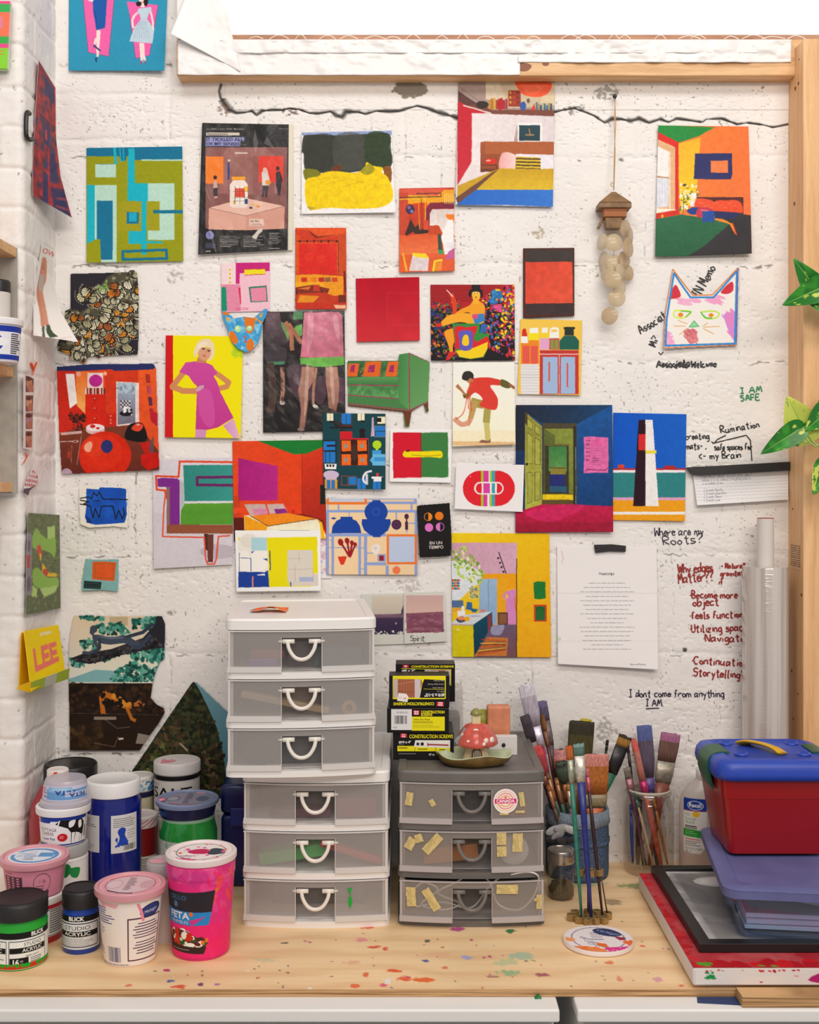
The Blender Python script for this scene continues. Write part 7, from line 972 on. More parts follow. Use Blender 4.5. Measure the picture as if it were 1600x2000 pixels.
t, R = pot('food_tub', 'cottage cheese tub with black and white cow and white lid', 'tub', x, y, zq, [(r*.80, 0), (r*.84, .003), (r*.92, zt-.012), (r*.95, zt-.004)], mat('e8e6e8', .35), rimlid(r*1.04, zt, .014), mat('f0eef0', .35))
A = Art(0, 0, 150, 86, 'e9e7ea', 2.2).v(270, 480, 1.9); A.x0, A.y0, A.x1, A.y1 = 0, 0, 150, 86; A.v(272, 482, 1.0); A.v(0, 0, 1)
A.q(0, 0, 150, 14, '2440a0'); A.p([(0, 14), (60, 14), (56, 20), (0, 22)], '2440a0'); A.p([(8, 8), (24, 6), (26, 18), (10, 20)], 'd8a48c'); A.x('COTTAGE', 24, 44, 9, '2a2a34', sx=.82); A.x('CHEESE', 30, 56, 9, '2a2a34', sx=.82); A.x('Low Fat', 34, 70, 7.5, '24409a', bold=.02); A.lines(24, 80, 60, 1, 3, '5a5a64', 2); A.e(86, 62, 12, 12, 'c8202c'); A.lines(80, 59, 92, 2, 5, 'eee0e0', 1.6)
A.p([(74, 18), (84, 10), (100, 12), (134, 14), (142, 26), (140, 50), (136, 80), (130, 80), (130, 56), (118, 50), (112, 84), (106, 84), (106, 50), (98, 36), (86, 30), (76, 26), (70, 22)], '1d1b1e', sm=False); A.p([(104, 14), (116, 14), (112, 30), (102, 34), (100, 22)], 'efedf0', sm=True); A.p([(124, 20), (132, 18), (134, 36), (126, 40)], 'efedf0', sm=True); A.p([(108, 50), (116, 50), (112, 84), (107, 84)], 'efedf0'); A.p([(130, 60), (136, 60), (135, 80), (131, 80)], 'efedf0'); A.l([(80, 12), (76, 26)], 3, 'efedf0'); A.q(0, 82, 150, 86, '2440a0'); A.bars(142, 36, 150, 70, '1d1b1e', 4)
patch('label', A, R, .003, zt-.014, -168, -8, t)
zf = zc_; zt = zat(1518, y)-zf; r2 = 47*k
t, R = pot('food_tub', 'clear feta tub upside down on the cottage cheese tub', 'tub', x+.004, y, zf, [(r2*1.02, 0), (r2*1.04, .003), (r2*1.02, .008), (r2*.94, .010), (r2*.86, zt-.006), (r2*.80, zt), (0, zt)], haze('d9d4e2', .35, .25, 'f'))
A = Art(0, 0, 170, 60, 'cfcbe0', 1.8); A.d([(6, 6), (44, 6), (44, 52), (6, 52)], ['7a4a78', 'c8b8d4'], 60, 2, 3, .9, 3, 0); A.q(46, 14, 170, 56, '6a9cd0'); A.q(50, 4, 120, 24, '8ab8e0'); A.x('FETA', 128, 18, 17, '2f3a78', bold=.03, flip=True); A.x('reduced', 112, 8, 10, 'd8e4f4', flip=True); A.q(100, 24, 170, 44, 'cfd0ea', .7); A.x('FETA', 160, 30, 15, '2f3a78', bold=.03, flip=True)
patch('label', A, R, .014, zt-.008, -172, -8, t)
y = -.055; k = pxm(y); x = P(346, 930, y).x; r = 45.3*k; zt = zat(1483, y)-Z0; zl = zt-.023
t, R = pot('salt_jar', 'pale jar lettered SALT with pink-smeared white lid', 'jar', x, y, Z0, [(r*.94, 0), (r*.97, .005), (r*.97, zl)], mat('d6d2cd', .35), caplid(r, zl, zt, .0012, .003), mat('dcd7d6', .4))
A = Art(0, 0, 40, 10, '1b191a', 1); patch('neck_band', A, R, zl-.010, zl-.001, -182, 2, t, lift=.0006)
A = Art(0, 0, 170, 100, 'd6d2cd', 1.6); A.x('SEA SALT', 14, 9, 6, '6a6660', sx=1.0); A.x('SALT', 78, 40, 27, '1d1b1c', cen=True, sx=1.32, bold=.01); A.lines(14, 74, 90, 3, 8, '6a6660', 2, 3); patch('label', A, R, zl-.092, zl-.014, -178, -2, t)
A = Art(0, 0, 100, 100, 'dcd7d6', 1.2); A.p([(14, 70), (30, 58), (44, 66), (40, 80), (24, 84)], 'd8899c', sm=True); A.d([(14, 50), (50, 50), (46, 86), (16, 86)], ['d8899c'], 16, 4, 3); disc('lid_print', A, r*.87, zt-.0008, t)
y = -.034; k = pxm(y); x = P(272, 930, y).x; r = 28.5*k; zt = zat(1512, y)-Z0; zl = zt-.030
t, R = pot('storage_jar', 'cream labelled jar with blue-stained white lid behind the tall blue jar', 'jar', x, y, Z0, [(r*.94, 0), (r*.97, .005), (r*.97, zl)], mat('cfc6a8', .4), caplid(r, zl, zt, .001, .003), mat('e4e0dc', .4))
A = Art(0, 0, 80, 30, 'e4e0dc', 1.4); A.d([(0, 8), (80, 8), (80, 28), (0, 28)], ['4a8ab8', '8ab4d0', 'e4e0dc', '2a5a94'], 50, 4, 3); patch('paint_smear', A, lambda z: r, zl+.002, zt-.004, -170, 0, t); A = Art(0, 0, 80, 10, '25244a', 1); patch('neck_band', A, R, zl-.012, zl-.001, -180, 0, t, lift=.0005)
y = -.102; k = pxm(y); x = P(275, 930, y).x; r = 32*k; zt = zat(1588, y)-Z0; zl = zt-.024
t, R = pot('paint_jar', 'red paint jar with pink-streaked white lid beside the tall blue jar', 'paint jar', x, y, Z0, [(r*.94, 0), (r*.98, .005), (r*.98, zl)], mat('8f1c22', .3), caplid(r, zl, zt, .001, .003), mat('e6dedc', .4))
A = Art(0, 0, 90, 30, 'e6dedc', 1.4); [A.l([(10+i*14, 28), (40+i*12, 4)], 3, 'd86a7c') for i in range(5)]; patch('paint_smear', A, lambda z: r, zl+.002, zt-.004, -172, -4, t); A = Art(0, 0, 120, 50, 'd9d2cc', 1.4); A.lines(60, 8, 116, 7, 6, '4a4446', 2.4, 4); patch('label', A, R, .02, zl-.054, -172, -4, t)
y = -.172; k = pxm(y); x = P(368, 930, y).x; r = 57*k; zb = zat(1604, y-.05)
t, R = pot('paint_jar', 'clear jar of bright green paint under the navy tub', 'jar', x, y, Z0, [(r*.92, 0), (r*.98, .006), (r*.98, zb-Z0-.030), (r*.90, zb-Z0-.012), (r*.88, zb-Z0)], mat('1f8c3a', .12, coat=.5, vary=.25, bscale=40), [(r*.86, zb-Z0-.006), (r*.89, zb-Z0-.006), (r*.89, zb-Z0-.0003), (0, zb-Z0-.0003)], mat('8ab49a', .3))
A = Art(0, 0, 150, 60, '9fb8a4', 1.2); A.q(0, 0, 150, 60, 'a9b0ae'); A.d([(0, 0), (150, 0), (150, 60), (0, 60)], ['8f9894', '2f8a4c', 'c4cac8', '5f8a6c'], 60, 9, 3, .6); A.p([(90, 4), (104, 8), (80, 56), (72, 50)], '1d2a2c'); patch('label', A, R, .03, zb-Z0-.040, -172, -70, t)
zt = zat(1557, y)-zb; rt = 61*k
t, R = pot('food_tub', 'shallow navy paint tub with cloudy lid on top of the green jar', 'tub', x-.002, y, zb, [(rt*.84, 0), (rt*.87, .003), (rt*.93, zt-.010), (rt*.95, zt-.004)], mat('141c50', .3), rimlid(rt, zt, .010), haze('8d9cc4', .15, .25, 'n'))
A = Art(0, 0, 60, 26, '24457e', 1.2); A.lines(4, 6, 50, 4, 6, '4a74a8', 3, 3); patch('label', A, R, .006, zt-.016, -160, -125, t)
A = Art(0, 0, 100, 100, '7a84a0', 1.3); A.e(50, 50, 40, 40, '8d8a9c'); A.lines(46, 16, 60, 14, 5, '3a4058', 2.5, 3); A.e(24, 50, 13, 18, '5f647c'); A.e(24, 50, 10, 14, '9a98a8'); A.e(78, 50, 12, 18, '5f647c'); A.l([(22, 82), (50, 92), (80, 84)], 4, '8a3a3c'); A.q(60, 8, 76, 14, 'e89ab0'); disc('lid_print', A, rt*.87, zt-.0026, t)
bm = bmesh.new(); pr = [(-.050, -.026), (-.040, -.022), (-.042, -.010), (-.052, -.008)]; prism(bm, smoothline(pr, 3, True), .003, 0); q = obj('paint_smear', bm, mat('e089a4', .4), t, True); q.location = (0, 0, zt-.001)
x, y, r = spot(318, 1846, 64); zt = zat(1678, y)-Z0; zl = zt-.026
t, R = pot('storage_jar', 'white jar with pink-smeared grey lid behind the two front tubs', 'jar', x, y, Z0, [(r*.92, 0), (r*.97, .006), (r*.97, zl)], mat('d9d4d0', .35), caplid(r, zl, zt, .001, .004), mat('a8a2a4', .4))
A = Art(0, 0, 100, 100, 'a8a2a4', 1.2); A.p([(6, 60), (34, 44), (60, 62), (50, 84), (20, 82)], 'e29aa8', sm=True); A.e(36, 26, 9, 8, 'e29aa8'); disc('lid_print', A, r*.87, zt-.0008, t)
a = P(431, 930, -.15).x; z1 = zat(1533, -.15)-Z0; t = thing('plastic_case', 'dark blue plastic case standing behind the white drawers', 'case', (a+.035, -.10, Z0))
bm = bmesh.new(); box(bm, -.035, .035, -.05, .05, 0, z1-.06, .008, 4); obj('body', bm, mat('0d1c56', .25), t, auto=40)
bm = bmesh.new(); box(bm, -.036, .036, -.051, .051, z1-.058, z1, .010, 4); obj('lid', bm, mat('0d1c56', .25), t, auto=40)
bm = bmesh.new(); box(bm, -.016, .012, -.0545, -.0505, z1-.08, z1-.045, .0015, 2); obj('latch', bm, mat('1b3078', .3), t)
xs_ = -.745; yb = YF-.0125; zs = [zat(499, -.25), zat(735, -.25), zat(961, -.25)]; t = thing('wall_shelf', 'grey-backed shelf unit with pine boards at the edge of the frame', 'shelf', (xs_-.3, yb, zs[2]))
bm = bmesh.new(); box(bm, -.3, .300, -.006, .0, -.003, zs[0]-zs[2]+.019, .001); obj('back_panel', bm, mat('aaa59c', .6, bump=.25, bscale=50, vary=.12), t)
for i, z in enumerate(zs): bm = bmesh.new(); box(bm, -.3, (.300, .294, .292)[i], -.185, -.0062, z-zs[2], z-zs[2]+.0185, .001); obj('shelf_board', bm, PINE, t)
y = -.315; rt = .046; x = P(44, 930, y).x-rt; zb = zs[1]+.0187; zt = zat(624, y)-zb
t, R = pot('food_tub', 'white and blue tub standing on the pine shelf at the edge of the frame', 'tub', x, y, zb, [(rt*.76, 0), (rt*.80, .003), (rt*.91, zt-.012), (rt*.94, zt-.004)], mat('e6e4ea', .35), rimlid(rt, zt, .012), mat('efedf0', .35))
A = Art(0, 0, 150, 80, 'e2e2ea', 1.6); A.q(0, 0, 150, 14, '2038a0'); A.q(0, 68, 150, 80, '2038a0'); A.q(100, 14, 140, 68, 'e9e9ee'); A.lines(102, 19, 136, 10, 5, '2a2a34', 3, 3); A.e(60, 40, 24, 22, '2038a0'); A.e(76, 38, 20, 10, 'e9e9ee'); A.bars(141, 20, 149, 64, '2a2a34', 4); patch('label', A, R, .004, zt-.015, -150, 20, t)
y = -.265; x = P(-6, 930, y).x; t, R = pot('paint_bottle', 'dark-capped pale bottle behind the tub on the pine shelf', 'bottle', x, y, zb, [(.022, 0), (.024, .004), (.024, zat(572, y)-zb)], mat('d8d4ce', .4), caplid(.0245, zat(572, y)-zb, zat(548, y)-zb, .001, .003), mat('232022', .4), lidname='cap')
# ================================================================ DRAWER UNITS AND WHAT STANDS ON THEM
BW = .265; BD = .325; PT = .0862; BOW = .012; HT = 3*PT+.0195
def bowy(x, w=BW): return -BD/2-BOW*(1-(2*x/w)**2)
def bpanel(bm, x0, x1, z0, z1, off, th, n=14, w=BW):           # piece of a bowed front, off = in front of the frame line
    g = []
    for k in range(n+1):
        x = x0+(x1-x0)*k/n; yo = bowy(x, w)-off; g.append([bm.verts.new((x, yo, z0)), bm.verts.new((x, yo, z1)), bm.verts.new((x, yo+th, z1)), bm.verts.new((x, yo+th, z0))])
    for a, b in zip(g, g[1:]):
        for i in range(4): bm.faces.new([a[i], b[i], b[(i+1) % 4], a[(i+1) % 4]])
    bm.faces.new(g[0][::-1]); bm.faces.new(g[-1])
def drawer_unit(label, x, y, z, rz, fm, sm, pm, cm, lipm, hm, cat='drawer unit', pulled=0.0):
    t = thing('drawer_unit', label, cat, (x, y, z), rz); out = rrect(BW, BD, .012, 5, BOW, 12); inn = rrect(BW-.03, BD-.03, .012, 5, BOW, 12)
    bm = bmesh.new()
    for i in range(3): prism(bm, out, .0115, i*PT)
    obj('frame', bm, fm, t, auto=40)
    bm = bmesh.new()
    for s in (-1, 1):
        for i in range(3): box(bm, s*(BW/2-.0045)-.0015, s*(BW/2-.0045)+.0015, -BD/2+.010, BD/2-.008, i*PT+.0117, (i+1)*PT-.0002, .0005)
        for i in range(3): box(bm, s*(BW/2-.0085)-.0045, s*(BW/2-.0085)+.0045, -BD/2+.003, -BD/2+.0095, i*PT+.0117, (i+1)*PT-.0002, .001)
    for i in range(3): box(bm, -BW/2+.005, BW/2-.005, BD/2-.008, BD/2-.004, i*PT+.0117, (i+1)*PT-.0002)
    obj('side_panel', bm, sm, t)
    bm = bmesh.new(); z0 = 3*PT; prism(bm, out, .015, z0)
    a = [bm.verts.new((p[0], p[1], z0+.0152)) for p in out]; b = [bm.verts.new((p[0]*.985, p[1]*.985, z0+.0195)) for p in out]; c = [bm.verts.new((p[0], p[1], z0+.0195)) for p in inn]; d = [bm.verts.new((p[0]*.985, p[1]*.985, z0+.0168)) for p in inn]; n = len(out)
    for u, v in ((a, b), (b, c), (c, d)):
        for i in range(n): bm.faces.new([u[i], u[(i+1) % n], v[(i+1) % n], v[i]])
    bm.faces.new(d); obj('top', bm, fm, t, auto=35); dr = []
    for i in range(3):
        z0 = i*PT+.0118; z1 = (i+1)*PT-.0012; rc = .0355; off = .001+(pulled if i == 0 else 0); d = bpy.data.objects.new('drawer', None); C.objects.link(d); d.parent = t; d.location = (0, -pulled if i == 0 else 0, 0); off = .001; d.empty_display_size = .02
        bm = bmesh.new(); e = BW/2-.006; zt = z1-.0125
        bpanel(bm, -e, -rc, z0+.009, z1, off, .0022); bpanel(bm, rc, e, z0+.009, z1, off, .0022); bpanel(bm, -rc, rc, zt, z1, off, .0022); f = obj('front', bm, pm, d)
        bm = bmesh.new(); bpanel(bm, -e-.003, -rc, z0, z0+.010, off+.0025, .0045); bpanel(bm, rc, e+.003, z0, z0+.010, off+.0025, .0045); bpanel(bm, -e-.003, e+.003, z1-.0022, z1, off+.0015, .003)
        for s in (-1, 1): bpanel(bm, s*rc-.0006, s*rc+.0006, z0, zt, off+.001, .004, 2); bpanel(bm, s*e-.0018, s*e+.0018, z0, z1, off+.0012, .003, 2)
        obj('front_lip', bm, lipm, d)
        bm = bmesh.new(); yc = bowy(0)+.016; box(bm, -rc, rc, yc, yc+.0015, z0+.001, zt); box(bm, -rc, rc, bowy(0)+.003, yc, zt-.0012, zt)
        for s in (-1, 1): box(bm, s*rc-.0007, s*rc+.0007, bowy(rc)+.003, yc, z0+.001, zt)
        obj('grip_recess', bm, cm, d)
        bm = bmesh.new(); box(bm, -e+.004, e-.004, -BD/2+.004, BD/2-.02, z0+.0006, z0+.0022); box(bm, -e+.004, e-.004, BD/2-.021, BD/2-.019, z0+.0023, z1-.02); obj('tray', bm, lipm, d)
        bm = bmesh.new(); zl = zt-.0065; yh = bowy(.03)+.0005
        for s in (-1, 1): tube(bm, [(s*.0125, yh, zl), (s*.0335, yh, zl)], .0040, 12); tube(bm, [(s*.0338, yh, zl), (s*.0405, yh+.001, zl)], .0019, 8)
        tube(bm, smoothline([(-.0250, yh-.001, zl), (-.0215, yh-.003, zl-.014), (-.0125, yh-.004, zl-.027), (0, yh-.004, zl-.0315), (.0125, yh-.004, zl-.027), (.0215, yh-.003, zl-.014), (.0250, yh-.001, zl)], 6), .0034, 12)
        obj('handle', bm, hm, d, True); dr.append(d)
    return t, dr
WF = mat('f0edeb', .38); WS = haze('e6e1de', .12, .35, 'ws'); WP = haze('cdc7c5', .69, .30, 'wp'); WC = haze('b9b4b2', .88, .2, 'wc'); WL = haze('e9e5e3', .22, .3, 'wl'); WH = mat('efe9e1', .32)
GF = mat('6b6663', .45, vary=.08, bscale=30); GS = haze('a9a29f', .25, .35, 'gs'); GP = haze('b9b0aa', .68, .28, 'gp'); GC = haze('7d7774', .82, .2, 'gc'); GL = haze('cbc3c4', .25, .25, 'gl'); GH = mat('75706d', .35)
yl = ydep(1808)+BD/2; xl = P(617, 930, ydep(1808)).x
low, dlow = drawer_unit('white three-drawer plastic unit on the worktop, carrying another like it', xl, yl, TZ, 0, WF, WS, WP, WC, WL, WH)
zt1 = TZ+HT+.0004; pl = Vector((P(441, 930, -.396).x, -.396, 0)); rzu = math.radians(6.0); ux = Vector((math.cos(rzu), math.sin(rzu), 0)); uy = Vector((-math.sin(rzu), math.cos(rzu), 0)); cu = pl+ux*(BW/2)+uy*(BD/2)
up, dup = drawer_unit('white three-drawer plastic unit stacked slightly askew on top of its twin', cu.x, cu.y, zt1, rzu, WF, WS, WP, WC, WL, WH)
low['group'] = up['group'] = 'white drawer units'
xg = P(921, 930, ydep(1806)).x; yg = ydep(1806)+BD/2
gry, dgry = drawer_unit('grey three-drawer plastic unit with a round CANADA sticker', xg, yg, TZ, 0, GF, GS, GP, GC, GL, GH, pulled=.010)
# marks on the drawers
def onfront(d, name, art, x, z, w, h, rot=0, m='matte', lift=.0022, clear=False, n=24):
    v, u = np.meshgrid(np.linspace(-.5, .5, n), np.linspace(-.5, .5, n), indexing='ij'); a = math.radians(rot); X = x+u*w*math.cos(a)+v*h*math.sin(a); Z = z+u*w*math.sin(a)-v*h*math.cos(a); c, mk = art.sample(art.x0+(u+.5)*(art.x1-art.x0), art.y0+(v+.5)*(art.y1-art.y0)); Y = -BD/2-BOW*(1-(2*X/BW)**2)-lift
    return link(name, gridmesh(name, np.stack([X, Y, Z], -1), c, mk if not art.m.all() else None), PM[m], d)
A = Art(0, 0, 60, 60, 'f3e9ea', 2); A.keep([(30+29.5*math.cos(t), 30+29.5*math.sin(t)) for t in np.linspace(0, 6.28, 60)]); A.e(30, 30, 25, 25, 'f4a8a0', c2='f6c860', ang=110); A.e(30, 30, 23.4, 23.4, 'f6e8e2')
for r_, c_ in ((20, 'ee8a9c'), (14, 'f0a878')): A.e(30, 30, r_, r_, c_); A.e(30, 30, r_-2.5, r_-2.5, 'f7e4d4')
A.q(4, 24.5, 56, 35.5, 'd81e6a'); A.x('CANADA', 30, 33.4, 7.4, 'f7eef0', bold=.04, cen=True, sx=.98); A.p([(26, 24), (30, 18), (34, 24), (31, 22.5), (30, 25), (29, 22.5)], 'd81e6a')
onfront(dgry[2], 'sticker', A, .0605, 2*PT+.053, .0450, .0450, n=90); TP = Art(0, 0, 20, 20, 'c9b57c', 1); TP.noise(.2, 3, 4)
e3 = lambda px, py: ((740+px/4.444-921)*pxm(-.35), CZ+(HY-(1460+py/4.444))*pxm(-.352)-TZ)
for di, px, py, w, h, rt in ((2, 262, 450, 14, 26, -8), (2, 462, 478, 10, 14, 30), (2, 1085, 572, 18, 5, 0), (2, 1225, 558, 18, 5, 0), (2, 1240, 450, 10, 28, 8), (1, 272, 838, 17, 24, -28), (1, 345, 790, 15, 16, 20), (1, 465, 835, 18, 44, -42), (1, 1062, 788, 19, 24, 0), (1, 1065, 898, 19, 20, 2), (1, 1203, 825, 20, 36, -2), (0, 275, 1240, 19, 18, 0), (0, 282, 1322, 18, 20, 5), (0, 452, 1300, 17, 46, 32), (0, 1108, 1210, 42, 18, -2), (0, 1392, 1330, 13, 28, 0), (0, 1385, 1305, 20, 6, 10)):
    x, z = e3(px, py); onfront(dgry[di], 'tape_piece', TP, x, z, w*pxm(-.35), h*pxm(-.35), rt, n=8)
A = Art(0, 0, 14, 40, '22a83a', 2); A.keep([(2, 0), (11, 0), (9, 5), (8, 14), (11, 24), (9, 36), (5, 38), (3, 26), (6, 12), (3, 6)], True); onfront(dlow[0], 'paint_drip', A, (685-617)*pxm(-.35), PT*.62, .012, .036, n=30)
def inner(t, name, label, cat, x, z, dx, dy, dz, c, yoff=.03, rz=0, ry=0, rough=.5):
    bm = bmesh.new(); box(bm, -dx/2, dx/2, 0, dy, 0, dz, .002); o = obj(name, bm, mat(c, rough)); p = t.location+Matrix.Rotation(t.rotation_euler.z, 3, 'Z') @ Vector((x, -BD/2+yoff, z)); o.location = p; o.rotation_euler = (0, ry, t.rotation_euler.z+rz); return tag(o, label, cat)
Z1, Z2, Z3 = .0146, PT+.0146, 2*PT+.0146
inner(low, 'pencil_case', 'long green case lying in the middle drawer of the lower white unit', 'case', -.042, Z2+.0105, .122, .05, .022, '2fae4c', .016, 0, math.radians(-9)); inner(low, 'folder', 'red strip sloping down in the middle drawer of the lower white unit', 'folder',   .062, Z2+.0195, .12, .02, .012, 'c23a34', .014, 0, math.radians(17)); inner(low, 'notebook', 'dark blue notebook in the middle drawer of the lower white unit', 'notebook', .02, Z2, .09, .12, .012, '26356e', .07)
inner(low, 'box', 'dark red box in the top drawer of the lower white unit', 'box', .072, Z3, .07, .06, .036, '8a2a34', .02); inner(low, 'box', 'plum flat box in the top drawer of the lower white unit', 'box', -.03, Z3, .11, .08, .016, '6a2c44', .022); inner(low, 'tool_pouch', 'black pouch in the top drawer of the lower white unit', 'pouch', -.02, Z3+.0165, .10, .05, .012, '24242a', .05)
inner(low, 'box', 'dark grey box in the bottom drawer of the lower white unit', 'box', .0, Z1, .17, .12, .04, '5a5654', .07)
inner(up, 'box', 'purple box in the top drawer of the upper white unit', 'box', -.068, Z3, .05, .06, .018, '6a3a8c', .016); inner(up, 'box', 'crimson box on the purple box in the upper white unit', 'box', -.06, Z3+.0185, .06, .06, .014, '8c2638', .018); inner(up, 'cloth_roll', 'dark teal roll in the top drawer of the upper white unit', 'roll', .065, Z3, .085, .08, .036, '27424a', .02); inner(up, 'box', 'dark box in the middle of the top drawer of the upper white unit', 'box', .0, Z3, .05, .06, .046, '3a2a30', .03)
inner(up, 'wood_strip', 'tan strip lying in the middle drawer of the upper white unit', 'strip', -.03, Z2+.0185, .16, .02, .012, 'b89a74', .02, 0, math.radians(12)); inner(up, 'box', 'tan box behind the grip of the middle drawer in the upper white unit', 'box', .0, Z2, .06, .06, .05, '8a6a4c', .07)
bm = bmesh.new(); lathe(bm, [(.006, 0), (.013, 0), (.013, .014), (.006, .014), (.006, 0)], 28); o = obj('tape_roll', bm, mat('b08a5c', .5), None, auto=40); o.location = up.location+Matrix.Rotation(rzu, 3, 'Z') @ Vector((.085, -BD/2+.030, Z2+.0135)); o.rotation_euler = (math.pi/2, 0, rzu); tag(o, 'brown tape roll in the middle drawer of the upper white unit', 'tape')
inner(up, 'cloth', 'dark grey bundle in the bottom drawer of the upper white unit', 'cloth', .03, Z1, .17, .1, .050, '3a3d42', .03)
bm = bmesh.new(); lathe(bm, [(0, 0), (.024, 0), (.026, .003), (.026, .012), (0, .012)], 32); o = obj('lid', bm, mat('2b2c30', .4), None, auto=40); o.location = up.location+Matrix.Rotation(rzu, 3, 'Z') @ Vector((-.075, -BD/2+.026, Z1+.0262)); o.rotation_euler = (math.pi/2, 0, rzu); tag(o, 'round dark lid standing in the bottom drawer of the upper white unit', 'lid')
inner(gry, 'box', 'dark box in the top drawer of the grey unit', 'box', .0, Z3, .20, .12, .045, '3a3a3e', .05); inner(gry, 'box', 'small red box in the top drawer of the grey unit', 'box', .085, Z3, .03, .02, .022, 'a8443a', .016)
inner(gry, 'box', 'orange box lying in the middle drawer of the grey unit', 'box', -.035, Z2+.0062, .10, .06, .028, 'd07c24', .018, 0, math.radians(-6)); inner(gry, 'box', 'grey box at the back of the middle drawer of the grey unit', 'box', -.02, Z2, .12, .08, .045, '6a625c', .09)
bm = bmesh.new(); lathe(bm, [(0, 0), (.022, 0), (.027, .004), (.027, .016), (.02, .020), (0, .020)], 36); o = obj('tape_roll', bm, mat('e4dfda', .4), None, auto=40); o.location = gry.location+Vector((.078, -BD/2+.034, Z2+.0275)); o.rotation_euler = (math.pi/2, 0, 0); tag(o, 'white roll standing in the middle drawer of the grey unit', 'roll')
bm = bmesh.new(); X0 = -.12; yy = -BD/2-.001; cp = [(-.10, yy+.02, .060), (-.085, yy+.016, .071), (-.06, yy+.014, .058), (-.09, yy+.02, .03), (-.05, yy+.02, .02), (-.02, yy+.03, .028), (-.06, yy+.022, .050), (-.028, yy+.012, .072), (-.008, yy-.004, .0893), (.018, yy-.006, .0893), (.035, yy+.012, .070), (.05, yy+.02, .03), (.085, yy+.014, .022), (.112, yy+.012, .045), (.121, yy+.004, .078), (.116, yy-.004, .0925), (.098, yy-.004, .0965), (.07, yy-.006, .0925), (.048, yy+.0, .083), (.03, yy+.016, .06), (.0, yy+.024, .022), (-.05, yy+.03, .03), (-.10, yy+.02, .025)]
tube(bm, smoothline(cp, 8), .0017, 8); o = obj('cable', bm, mat('e6e0dc', .4), None, True); o.location = gry.location; tag(o, 'white cable coiled in the bottom grey drawer and looping out over its front', 'cable')
A = Art(494, 1164, 572, 1200, 'f06a24', 1.5).v(420, 1140, 4.444); A.q(330, 120, 372, 260, '1f8a8c'); A.d([(336, 130), (372, 130), (366, 246), (338, 240)], ['2a9a94', '1a7078', 'e8e4dc'], 30, 7, 3); A.d([(375, 125), (640, 122), (655, 200), (640, 215), (370, 240)], ['f0702a', 'ea5a1e', 'f28a3c', 'e84a18'], 70, 14, 4, .7, 3, 0); A.q(566, 136, 610, 152, 'd8e020'); A.p([(500, 172), (540, 175), (530, 206), (496, 204)], 'f0b01c'); A.l([(366, 244), (520, 214), (640, 212)], 5, 'e8c020')
n = 40; mm = 70; v, u = np.meshgrid(np.linspace(0, 1, n), np.linspace(0, 1, mm), indexing='ij'); wv = .0035*np.sin(u*3.14)*(.4+v)+.0028*np.sin(u*5+v*2)**2+.004*v*(u > .3)*np.sin((u-.3)*4.4); px = 497+71*u+2*np.sin(v*3); c, _ = A.sample(497+71*u, 1167+29*v)
LX = -.034+.066*u; LY = .032-.055*v; V = np.stack([LX-(up.location.x*0), LY, .0008+np.abs(wv)], -1); o = link('painted_card', gridmesh('painted_card', V, c, None, (0, 0, -.0006)), PM['paint']); o.location = (P(531, 930, -.23).x, -.262, zt1+HT-.0022); tag(o, 'small wavy card painted orange lying on the upper white drawer unit', 'card')
ZG = TZ+HT-.0025
def screwbox(label, x0, x1, yf, dp, z0, z1, art, rz=0, top=None):
    a = P(x0, 930, yf).x; b = P(x1, 930, yf).x; w = (b-a)/2; h = z1-z0; t = thing('screw_box', label, 'box', ((a+b)/2, yf, z0), rz, 'boxes of screws')
    bm = bmesh.new(); box(bm, -w, w, 0, dp, 0, h, .0012, 2); obj('carton', bm, mat('1c1a1b', .42), t)
    n = int(art.h/2); mm = int(art.w/2); v, u = np.meshgrid(np.linspace(0, 1, n), np.linspace(0, 1, mm), indexing='ij'); c, _ = art.sample(art.x0+u*(art.x1-art.x0), art.y0+v*(art.y1-art.y0)); V = np.stack([-w*.985+u*w*1.97, 0*u-.0004, h*.985-v*h*.97], -1); link('printed_front', gridmesh('printed_front', V, c), PM['gloss'], t); return t
YL = 'ece01e'; RDD = 'd8203a'
def logo(A, x, y, w, h, flip=False):
    A.q(x, y, x+w, y+h, RDD)
    for k, s in enumerate(('Grip', 'Rite')): A.x(s, x+w*(.5 if not flip else .5), (y+h*(.44+.46*k)) if not flip else (y+h*(.56-.46*k)), h*.32, 'f4e8e8', bold=.06, cen=True, sx=1.2, flip=flip)
z1 = zat(1431, -.2575)
